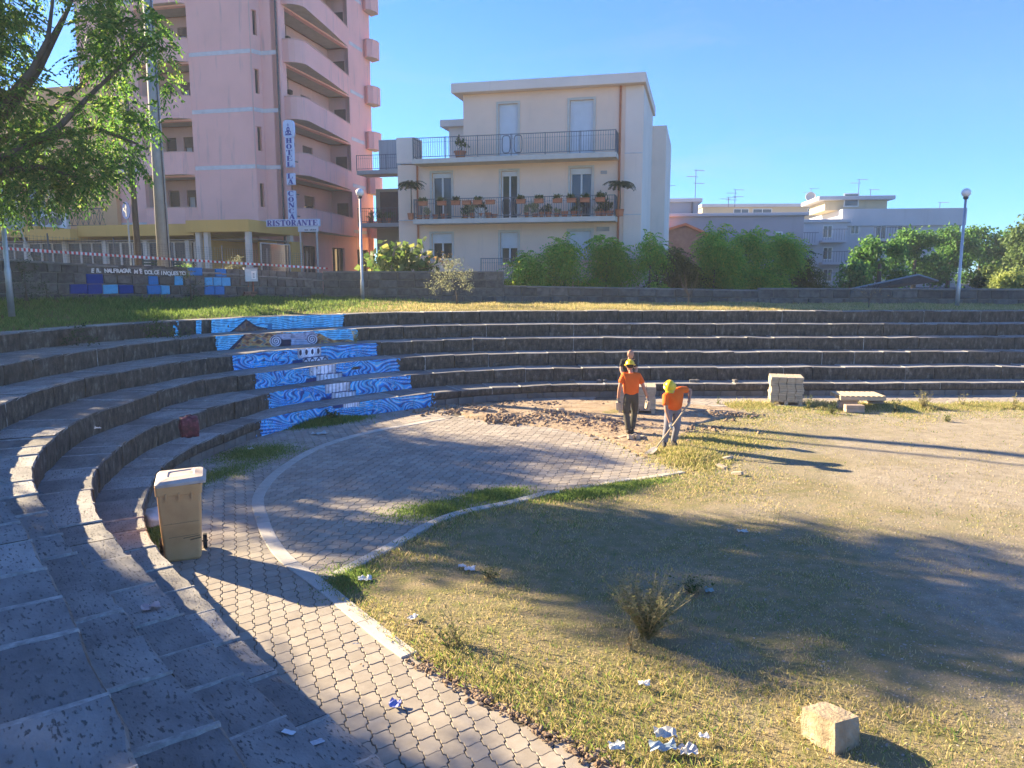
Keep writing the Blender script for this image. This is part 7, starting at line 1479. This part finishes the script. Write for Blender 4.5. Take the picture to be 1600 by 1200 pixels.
def person(loc, label, P, shirt, trouser, helm=True, gl='glove', head_yaw=0, head_pitch=0):
    root = empty('person', loc, 0, label, 'person'); v = {k: Vector(q) for k, q in P.items()}
    J = {'pel': (P['pel'], .12), 'sp': (tuple((v['pel'] + v['ch']) / 2), .115), 'ch': (P['ch'], .13), 'nk0': (tuple(v['ch'].lerp(v['nk'], .7)), .07), 'nk': (P['nk'], .052), 'hd': (tuple(v['nk'].lerp(v['hd'], .7)), .055)}
    Ed = [('pel', 'sp'), ('sp', 'ch'), ('ch', 'nk0'), ('nk0', 'nk'), ('nk', 'hd')]
    for s in 'LR':
        J['sh' + s] = (P['sh' + s], .062); J['el' + s] = (P['el' + s], .042); J['fa' + s] = (tuple(v['el' + s].lerp(v['wr' + s], .35)), .042); J['wr' + s] = (P['wr' + s], .027)
        Ed += [('ch', 'sh' + s), ('sh' + s, 'el' + s), ('el' + s, 'fa' + s), ('fa' + s, 'wr' + s)]
        hand_pts(J, Ed, 'wr' + s, P['wr' + s], P['hd' + s + 'dir'], P.get('hd' + s + 'up', (0, -1, 0)), key=s)
        J['hp' + s] = (P['hp' + s], .085); J['th' + s] = (tuple(v['hp' + s].lerp(v['kn' + s], .5)), .075); J['kn' + s] = (P['kn' + s], .055); J['ca' + s] = (tuple(v['kn' + s].lerp(v['an' + s], .35)), .055); J['an' + s] = (P['an' + s], .032); J['to' + s] = (tuple(v['an' + s].lerp(v['to' + s], .6)), .024)
        Ed += [('pel', 'hp' + s), ('hp' + s, 'th' + s), ('th' + s, 'kn' + s), ('kn' + s, 'ca' + s), ('ca' + s, 'an' + s), ('an' + s, 'to' + s)]
    skin('body', J, Ed, M['skin'], root, 2, 0, head_geo(v['hd'], head_yaw, head_pitch))
    # shirt
    lo = v['pel'] + (v['ch'] - v['pel']) * -.02
    lo = lo + (v['pel'] - v['ch']).normalized() * .03
    J2 = {'a': (tuple(lo), (.195, .15)), 'b': (tuple(lo.lerp(v['ch'], .5)), (.19, .15)), 'c': (tuple(v['ch']), (.205, .16)), 'd': (tuple(v['ch'].lerp(v['nk'], .62)), .095)}; Ed2 = [('a', 'b'), ('b', 'c'), ('c', 'd')]
    for s in 'LR':
        J2['s' + s] = (tuple(v['sh' + s]), .082); J2['u' + s] = (tuple(v['sh' + s].lerp(v['el' + s], .45)), .075); J2['v' + s] = (tuple(v['sh' + s].lerp(v['el' + s], .72)), .078); Ed2 += [('c', 's' + s), ('s' + s, 'u' + s), ('u' + s, 'v' + s)]
    skin('shirt', J2, Ed2, M[shirt], root, 2, 2)
    J3 = {'p': (tuple(v['pel'] + (v['ch'] - v['pel']) * .35), (.165, .125)), 'q': (tuple(v['pel']), (.16, .13))}; Ed3 = [('p', 'q')]
    for s in 'LR':
        J3['h' + s] = (P['hp' + s], .105); J3['t' + s] = (tuple(v['hp' + s].lerp(v['kn' + s], .5)), .096); J3['k' + s] = (P['kn' + s], .078); J3['c' + s] = (tuple(v['kn' + s].lerp(v['an' + s], .5)), .074); J3['a' + s] = (tuple(v['an' + s] + Vector((0, 0, -.0))), .07)
        Ed3 += [('q', 'h' + s), ('h' + s, 't' + s), ('t' + s, 'k' + s), ('k' + s, 'c' + s), ('c' + s, 'a' + s)]
    skin('trousers', J3, Ed3, M[trouser], root, 2, 1)
    for s in 'LR':
        a, t = v['an' + s], v['to' + s]; d = (t - a); d.z = 0; d.normalize(); hl = a - d * .06; Jb = {'a': ((a.x, a.y, .15), .055), 'b': ((a.x, a.y, .07), .056), 'h': ((hl.x, hl.y, .045), .042), 'm': tuple([((a.x + t.x) / 2, (a.y + t.y) / 2, .05), .046]), 't': ((t.x, t.y, .04), .04)}
        skin('boot', Jb, [('a', 'b'), ('b', 'h'), ('b', 'm'), ('m', 't')], M['boot'], root, 2, 0)
        if gl:
            Jg, Eg = {'w': (P['wr' + s], .034)}, []; hand_pts(Jg, Eg, 'w', P['wr' + s], P['hd' + s + 'dir'], P.get('hd' + s + 'up', (0, -1, 0)), r=.0125, key='g'); skin('glove', Jg, Eg, M[gl], root, 2, 0)
    if helm:
        T = Matrix.Translation(v['hd']) @ Matrix.Rotation(head_yaw, 4, 'Z') @ Matrix.Rotation(head_pitch, 4, 'X') @ Matrix.Translation((0, 0, .035)); g = MB(); g.lathe([(.148, -.002), (.142, .008), (.122, .014)] + [(.12 * math.cos(a), .014 + .118 * math.sin(a)) for a in np.linspace(.1, 1.5, 7)], n=20, T=T @ Matrix.Diagonal((.9, 1.12, 1, 1))); g.bbox(-.08, .08, .1, .19, -.003, .007, .003, T); g.build('helmet', M['helmet'], root, True)
        g = MB(); g.lathe([(.06, -.085), (.09, -.05), (.1, .0), (.1, .035)], n=16, T=T @ Matrix.Diagonal((.86, 1.05, 1, 1)) @ Matrix.Translation((0, -.012, 0))); g.build('hair', M['hair'], root, True)
    return root
w1p = un(985, 680)
pA = dict(pel=(0, 0, .9), ch=(-.01, .05, 1.24), nk=(-.01, .07, 1.44), hd=(-.03, .11, 1.565), shL=(-.185, .03, 1.38), shR=(.175, .03, 1.36), elL=(-.27, .0, 1.10), elR=(.275, -.03, 1.10), wrL=(-.29, .06, .86), wrR=(.37, .03, .88), hdLdir=(-.0, .15, -1), hdRdir=(.15, .1, -1), hdLup=(-1, 0, 0), hdRup=(1, 0, 0),
          hpL=(-.09, 0, .86), hpR=(.09, 0, .86), knL=(-.1, .03, .47), knR=(.1, .12, .49), anL=(-.05, -.06, .09), anR=(.04, .05, .10), toL=(-.06, .09, .04), toR=(.05, .2, .04))
pa = person((w1p.x, w1p.y, .02), 'worker in orange shirt and dark trousers walking away, a paver in each hand', pA, 'orange_shirt', 'trouser_dark', True, 'glove_g', 0, R(-12))
M['print_o'] = material('shirt_print', [(.55, .09, .01)]) 
for sx, P_, l_ in ((-1, pA['wrL'], 'left'), (1, pA['wrR'], 'right')):
    g = MB(); g.bbox(-.03, .03, -.1, .1, -.09, .09, .006); o = g.build('paving_brick', M['paver_stack'], loc=(w1p.x + P_[0] + sx * .015, w1p.y + P_[1] + .0, .02 + P_[2] - .2), rot=(0, R(4) * sx, R(12 * sx))); tag(o, 'paver hanging from the walking worker\'s ' + l_ + ' hand', 'paving brick', 'loose paving bricks')
w2p = un(1046, 702)
pB = dict(pel=(.10, .10, .84), ch=(.03, -.14, 1.12), nk=(-.03, -.25, 1.26), hd=(-.09, -.33, 1.34), shL=(.20, -.12, 1.26), shR=(-.15, -.20, 1.13), elL=(.41, -.02, 1.24), elR=(-.15, -.33, .86), wrL=(.36, -.16, 1.03), wrR=(-.08, -.40, .62), hdLdir=(-.1, -.15, -.9), hdRdir=(.1, -.1, -1), hdLup=(1, 0, 0), hdRup=(-1, 0, 0),
          hpL=(.17, .1, .80), hpR=(.0, .08, .80), knL=(.16, .02, .44), knR=(-.06, -.04, .44), anL=(.12, .14, .09), anR=(-.10, .0, .09), toL=(.17, .0, .04), toR=(-.13, -.15, .04))
person((w2p.x, w2p.y + .05, .03), 'worker in orange shirt, grey trousers and yellow helmet bending over a shovel', pB, 'orange_shirt', 'trouser_grey', True, 'glove', R(168), R(-38))
M['shaft'] = material('shovel_shaft', [(.42, .32, .2), (.5, .4, .27)], 5); M['steel'] = material('worn_steel', [(.30, .27, .24), (.42, .39, .36)], 6, rough=.4, metal=.5)
sh = empty('shovel', (w2p.x, w2p.y + .05, .03), 0, 'long handled shovel gripped by the bending worker, blade on the ground', 'shovel'); a, b = Vector((.36, -.2, 1.0)), Vector((-.38, -.56, .12)); g = MB(); g.tube([a, a.lerp(b, .5) + Vector((0, 0, -.01)), b], .018, 8); g.build('shaft', M['shaft'], sh)
d = (b - a).normalized(); nrm = Vector((0, 0, 1)); sd = d.cross(nrm).normalized(); dd_ = Vector((d.x, d.y, -.12)).normalized(); g = MB(); V = []
for i, (t, wv, dz) in enumerate(((0, .05, .015), (.06, .1, .0), (.16, .11, -.03), (.24, .08, -.035), (.29, .01, -.03))):
    for q in (-1, -.5, 0, .5, 1): p = b + dd_ * t + sd * wv * q; V.append((p.x, p.y, max(.006, p.z - .075 * min(1, t / .16) + abs(q) * .02)))
g.add(V, [(i * 5 + j, i * 5 + j + 1, (i + 1) * 5 + j + 1, (i + 1) * 5 + j) for i in range(4) for j in range(4)]); o = g.build('blade', M['steel'], sh); m_ = o.modifiers.new('t', 'SOLIDIFY'); m_.thickness = .004
pC = {k: tuple(q) for k, q in pA.items()}; pC.update(ch=(.03, -.06, 1.14), nk=(.05, -.1, 1.31), hd=(.06, -.13, 1.43), shL=(-.15, -.06, 1.24), shR=(.19, -.06, 1.24), pel=(0, 0, .88), elL=(-.2, -.15, 1.0), elR=(.24, -.15, 1.0), wrL=(-.15, -.3, .85), wrR=(.15, -.3, .85))
p3 = Vector((984 - 800, 0, 0)) * 21.6 / 1200; person((p3.x - .06, 21.5, .02), 'bald man in black half hidden behind the walking worker and the pallet', pC, 'black_shirt', 'trouser_dark', False, None, R(-60), R(-10))

# ------------------------------------------------------------------ grass, weeds and pebbles
M['grass_g'] = leaf_mat('grass_green', [(.14, .18, .04), (.28, .29, .08), (.42, .38, .15), (.54, .45, .24)], .35, .6)
M['grass_d'] = leaf_mat('grass_dry', [(.22, .22, .06), (.38, .34, .13), (.50, .42, .20), (.60, .50, .28)], .35, .7)
M['grass_lush'] = leaf_mat('grass_lush', [(.07, .14, .03), (.13, .22, .05), (.20, .28, .07)], .4, .55)
M['leaf_weed'] = leaf_mat('leaf_weed', [(.12, .14, .05), (.22, .22, .09), (.34, .29, .14)], .4)
def blades(P, z, h, wd, rng, lean=.5, clump=0):
    n = len(P); a = rng.uniform(0, 6.283, n); l = rng.uniform(.1, 1, n) * lean * h; hh = h * rng.uniform(.45, 1.1, n)
    dx, dy = np.cos(a) * l, np.sin(a) * l; b = rng.uniform(0, 6.283, n); wx, wy = np.cos(b) * wd / 2, np.sin(b) * wd / 2; X, Y = P[:, 0], P[:, 1]
    V = np.stack([np.stack([X - wx, Y - wy, z], 1), np.stack([X + wx, Y + wy, z], 1), np.stack([X + dx * .45 + wx * .7, Y + dy * .45 + wy * .7, z + hh * .6], 1), np.stack([X + dx, Y + dy, z + hh * .95], 1)], 1)
    return V.reshape(-1, 3)
def grass(name, label, P, zf, h, wd, mat, rng, lean=.6):
    V = blades(P, zf, h, wd, rng, lean); o = link(name, np_mesh(name, V, np.arange(len(V)).reshape(-1, 4)), None, M[mat]); return tag(o, label, 'grass', kind='stuff')
rg = np.random.default_rng(21)
def ground_z(P): d = np.minimum(dist_curve(P, KERB), dist_curve(P, DIAG)); return relief(P[:, 0], P[:, 1]) * np.clip((d - .05) / .6, 0, 1) + .008, d
def fbm(x, y, s): return .55 * vnoise(x + 70, y + 70, s) + .3 * vnoise(x + 11, y + 31, s * .45) + .15 * vnoise(x + 3, y + 5, s * .18)
N = 900000; P = np.c_[rg.uniform(-3, 20, N), rg.uniform(4, 23.5, N)]
u_, v_ = proj(np.c_[P, np.zeros(N)]); P = P[(u_ > -30) & (u_ < 1640) & (v_ < 1230)]
P = P[~(inp(P, PLAZA_POLY) | inp(P, RING_POLY))]; P = P[inp(P, np.vstack([offs(E1, .0)[::3], [(36, -12), (4, -12)]]))]; P = P[~inp(P, DP)]
dep = np.hypot(P[:, 0], P[:, 1]); z, dk = ground_z(P)
f = fbm(P[:, 0], P[:, 1], 2.2); f2 = fbm(P[:, 0] + 40, P[:, 1] + 20, .7)
X_, Y_ = P[:, 0], P[:, 1]
bare = np.clip((X_ - 3.2 + (Y_ - 6) * -.12) / 3.4, 0, 1) * np.clip((19.8 - Y_) / 2.5, 0, 1) * np.clip((Y_ - 5.5) / 2, 0.35, 1)         # the worn gravelly right half
edge = np.exp(-dk / .7)
farg = np.clip((Y_ - 15.5) / 2.5, 0, 1) * np.clip((12.5 - X_) / 5, .3, 1)
near = np.clip((7.4 - Y_) / 1.6, 0, 1) * np.clip((4.6 - X_) / 2.2, .15, 1)
cover = np.clip(.34 + .75 * (f - .5) + .6 * (f2 - .5) + .45 * edge + .35 * farg + .4 * near - .75 * bare, .05, 1)
keep = rg.uniform(0, 1, len(P)) < cover * np.clip(1.25 - dep * .028, .35, 1)
P, z, f, f2, edge, farg, near, bare, dep = [q[keep] for q in (P, z, f, f2, edge, farg, near, bare, dep)]
green = np.clip(.30 + .9 * (fbm(P[:, 0] + 9, P[:, 1] + 90, 1.5) - .5) + .45 * edge + .35 * farg + .25 * near, 0, 1)
r = rg.uniform(0, 1, len(P)); isl = r < green * .2; isg = (~isl) & (r < green * .85); isd = ~(isl | isg)
hh = .015 + .07 * f2 ** 1.4 + .035 * edge + .015 * near; wd = .0045 + dep * .0006
for m_, mat_, nm, fac in ((isl, 'grass_lush', 'fresh green grass along the kerbs and front of the field', 1.15), (isg, 'grass_g', 'short mixed green and straw grass over the field', 1.0), (isd, 'grass_d', 'dry yellow grass over the field', .8)):
    V = blades(P[m_], z[m_], hh[m_] * fac, wd[m_], rg, .9); o = link('grass', np_mesh('grass', V, np.arange(len(V)).reshape(-1, 4)), None, M[mat_]); tag(o, nm, 'grass', kind='stuff')
# tufts: at kerb gaps, at the foot of the lowest step, on the paving corners
def tuft_area(name, c_px, sx, sy, n, h, mat, z=0.0, rz=0, seed=1):
    rr = np.random.default_rng(seed); c = un(*c_px, z); q = rr.normal(0, 1, (n, 2)) * (sx, sy); ca, sa = math.cos(rz), math.sin(rz); Pq = np.c_[c.x + q[:, 0] * ca - q[:, 1] * sa, c.y + q[:, 0] * sa + q[:, 1] * ca]
    fall = np.exp(-.5 * (q[:, 0] / sx) ** 2 - .5 * (q[:, 1] / sy) ** 2); V = blades(Pq, np.full(n, z), h * (.35 + .65 * fall), np.full(n, .009 + c.y * .0006), rr, .8); o = link('grass', np_mesh('grass', V, np.arange(len(V)).reshape(-1, 4)), None, M[mat]); return tag(o, name, 'grass', kind='stuff')
tuft_area('green grass patch over the field kerb, right of the paving middle', (775, 776), .38, .22, 3200, .13, 'grass_lush', .01, .5, 2); tuft_area('grass patch covering the field kerb, left part', (680, 798), .5, .3, 4200, .09, 'grass_lush', .01, .5, 3)
tuft_area('grass tuft at the field kerb right end', (915, 776), .5, .16, 2600, .16, 'grass_lush', .01, .4, 4); tuft_area('grass at the corner where both kerbs meet', (548, 905), .22, .3, 2500, .09, 'grass_lush', .01, 0, 5)
tuft_area('dark grass at the foot of the lowest step left of the mural', (400, 710), .6, .5, 7000, .10, 'grass_lush', .0, R(60), 6); tuft_area('dark grass along the step foot behind the bin', (335, 745), .3, .9, 6000, .08, 'grass_lush', 0, R(-25), 7); tuft_area('weedy grass before the mural swirls', (505, 662), .6, .22, 6000, .22, 'grass_lush', 0, R(40), 8)
tuft_area('grass between bin and lowest step', (240, 840), .14, .4, 2500, .1, 'grass_lush', 0, R(20), 9); tuft_area('grass mound at the dug paving corner', (1075, 715), .38, .5, 6000, .2, 'grass_g', .02, 0, 10); tuft_area('green grass right of the worker', (1100, 690), .9, .6, 9000, .09, 'grass_g', .02, 0, 11); tuft_area('grass over the field kerb end', (985, 760), .6, .16, 2600, .1, 'grass_lush', .01, .4, 12)
rr = np.random.default_rng(31)
# strip of grass and dry weeds before the far steps on the right
n = 26000; q = np.c_[rr.uniform(6, 17.5, n), 21.05 + rr.normal(0, .28, n)]; q = q[vnoise(q[:, 0] + 3, q[:, 1], 1.1) > .33]; V = blades(q, np.full(len(q), .01), np.full(len(q), .12) * (.4 + vnoise(q[:, 0] + 3, q[:, 1] + 8, .8)), np.full(len(q), .016), rr, .8); tag(link('grass', np_mesh('grass', V, np.arange(len(V)).reshape(-1, 4)), None, M['grass_g']), 'green grass strip in front of the far steps', 'grass', kind='stuff')
for i, (px_, py_, h, n, l_) in enumerate(((1443, 640, .55, 26, 'broad dry weed before the far steps, right of the low pallet'), (1400, 645, .5, 14, 'green and dry weed just right of the low pallet'), (1262, 640, .45, 14, 'leafy weed at the foot of the tall paver pallet'), (1300, 648, .35, 12, 'leafy weed left of the low pallet'), (1505, 636, .5, 5, 'single tall dry stalk before the far steps'), (1585, 640, .5, 9, 'dry weed before the far steps at the right edge'), (1122, 632, .25, 6, 'small green sprout on the far paving'), (1170, 655, .12, 8, 'low weed in the grass before the tall pallet'), (1480, 660, .2, 16, 'low green weed on the field near the right'))):
    weed(px_, py_, .0, h, n, l_, 'leaf_weed' if i in (0, 4, 5) else 'leaf_mid', ln=.09, wdt=.014, grp='weeds before the far steps', spread=.5)
weed(1012, 1000, .02, .68, 110, 'big bushy dry weed standing alone in the middle of the field', 'leaf_weed', ln=.07, wdt=.013, spread=.85, nl=26); weed(716, 1008, .02, .62, 9, 'tall straggly yellow weed beside the near kerb', 'leaf_weed', ln=.06, wdt=.01, spread=.65); weed(700, 1012, .02, .3, 14, 'low leafy weed at the foot of the straggly yellow one', 'leaf_mid', ln=.06, wdt=.012, spread=.8)
weed(985, 1018, .02, .3, 8, 'small brown dry weed before the big bushy one', 'leaf_dry', ln=.04, wdt=.008); weed(1082, 928, .02, .25, 34, 'dark low bush in the shaded field', 'leaf_mid', ln=.07, wdt=.014, spread=1.4); weed(765, 905, .02, .2, 22, 'sunlit low weed beside the white scraps', 'leaf_mid', ln=.05, wdt=.012, spread=1.2)
weed(520, 660, .0, .35, 16, 'leafy weed before the big painted swirl', 'leaf_mid', ln=.12, wdt=.03, spread=.7)
# the lawn strip
P = []; 
n = 150000; t = rr.uniform(0, 1, n) ** 1.0; j = rr.integers(0, LV.shape[1], n); r0 = np.minimum((t * rows).astype(int), rows - 1); fr = (t * rows - r0)[:, None]
q = LV[r0, j] * (1 - fr) + LV[r0 + 1, j] * fr; q[:, 0] += rr.normal(0, .05, n); m = (q[:, 0] > -15.5) & (q[:, 0] < 20.5); q = q[m]; t = t[m]
keep = rr.uniform(0, 1, len(q)) < np.clip(1.1 * fbm(q[:, 0], q[:, 1], 1.4) + .1, 0, 1); q = q[keep]; t = t[keep]
gl = q[:, 0] < -5.5 + rr.normal(0, 1.2, len(q)); hh = np.where(gl, .17, .10) * (.5 + vnoise(q[:, 0] + 8, q[:, 1], .6)) * (.55 + .45 * np.clip(t * 6, 0, 1))
for m, mat_, nm in ((gl, 'grass_lush', 'dark green grass bank before the painted wall'), (~gl, 'grass_d', 'sunlit yellow grass of the lawn strip')):
    V = blades(q[m], q[m][:, 2] - .02, hh[m], np.full(m.sum(), .022), rr, .7); tag(link('grass', np_mesh('grass', V, np.arange(len(V)).reshape(-1, 4)), None, M[mat_]), nm, 'grass', kind='stuff')
rj = np.random.default_rng(41); k_ = (~gl) & (rj.uniform(0, 1, len(q)) < .35); V = blades(q[k_], q[k_][:, 2] - .02, hh[k_] * 1.15, np.full(k_.sum(), .022), rj, .7); tag(link('grass', np_mesh('grass', V, np.arange(len(V)).reshape(-1, 4)), None, M['grass_g']), 'green blades among the yellow lawn grass', 'grass', kind='stuff')
# pebbles over the worn soil
def zf2(x, y): return 0
zf2v = lambda P: relief(P[:, 0], P[:, 1]) + .006
class ZF:
    def __call__(s, x, y): return 0
    def vec(s, P): return relief(P[:, 0], P[:, 1]) + .008
def preg(rs, n):
    P = np.c_[rs.uniform(-1.5, 13, n), rs.uniform(4.5, 18, n)]; b = np.clip((P[:, 0] - 1.5) / 3, .06, 1) * np.clip(1.15 - P[:, 1] * .045, .2, 1); P = P[rs.uniform(0, 1, n) < b]; u_, v_ = proj(np.c_[P, np.zeros(len(P))])
    P = P[(u_ > 0) & (u_ < 1620) & (v_ < 1220)]; return P[~(inp(P, PLAZA_POLY) | inp(P, RING_POLY))]
rubble_field('gravel', 'small pebbles scattered over the worn right half of the field', preg, 62000, .004, .017, 'pebble', ZF(), 'gravel', 8)
# crumbled soil at the broken end of the near kerb
rubble_field('rubble', 'crumbs of mortar and soil along the broken near kerb', lambda rs, n: (lambda i: KERB[i] + rs.normal(0, .05, (n, 2)))(rs.integers(max(0, kk[0] - 42), kk[0], n)), 900, .006, .03, 'clod', lambda x, y: .03, 'rubble', 12)
tuft = []
# dry leaves on the pavers and steps
M['dryleaf'] = leaf_mat('fallen_leaf', [(.12, .06, .03), (.25, .14, .06), (.18, .10, .05)], .1)
n = 150; P = np.c_[rr.uniform(-5, 2, n), rr.uniform(4.5, 17, n)]; P = P[inp(P, RING_POLY) | inp(P, PLAZA_POLY)]; V, F = leaf_cloud(np.c_[P, np.full(len(P), .034)], np.c_[rr.normal(0, 1, (len(P), 2)), np.zeros(len(P))], 1, .045, .014, 0, .004); V[:, 2] = .03 + np.abs(V[:, 2] - .034) * .3
tag(link('fallen_leaves', np_mesh('fallen_leaves', V, F), None, M['dryleaf']), 'small dry leaves scattered on the pavers', 'leaves', kind='stuff')

# ------------------------------------------------------------------ the morning air
hz = bpy.data.materials.new('haze'); hz.use_nodes = True; t = hz.node_tree; t.nodes.remove(t.nodes['Principled BSDF'])
pv = t.nodes.new('ShaderNodeVolumePrincipled'); pv.inputs['Color'].default_value = (.86, .92, 1, 1); pv.inputs['Density'].default_value = .0009; pv.inputs['Anisotropy'].default_value = .15
t.links.new(pv.outputs[0], t.nodes['Material Output'].inputs['Volume'])
g = MB(); g.box(-75, 75, -40, 115, -1.5, 30.5); tag(g.build('haze', hz), kind='stuff')
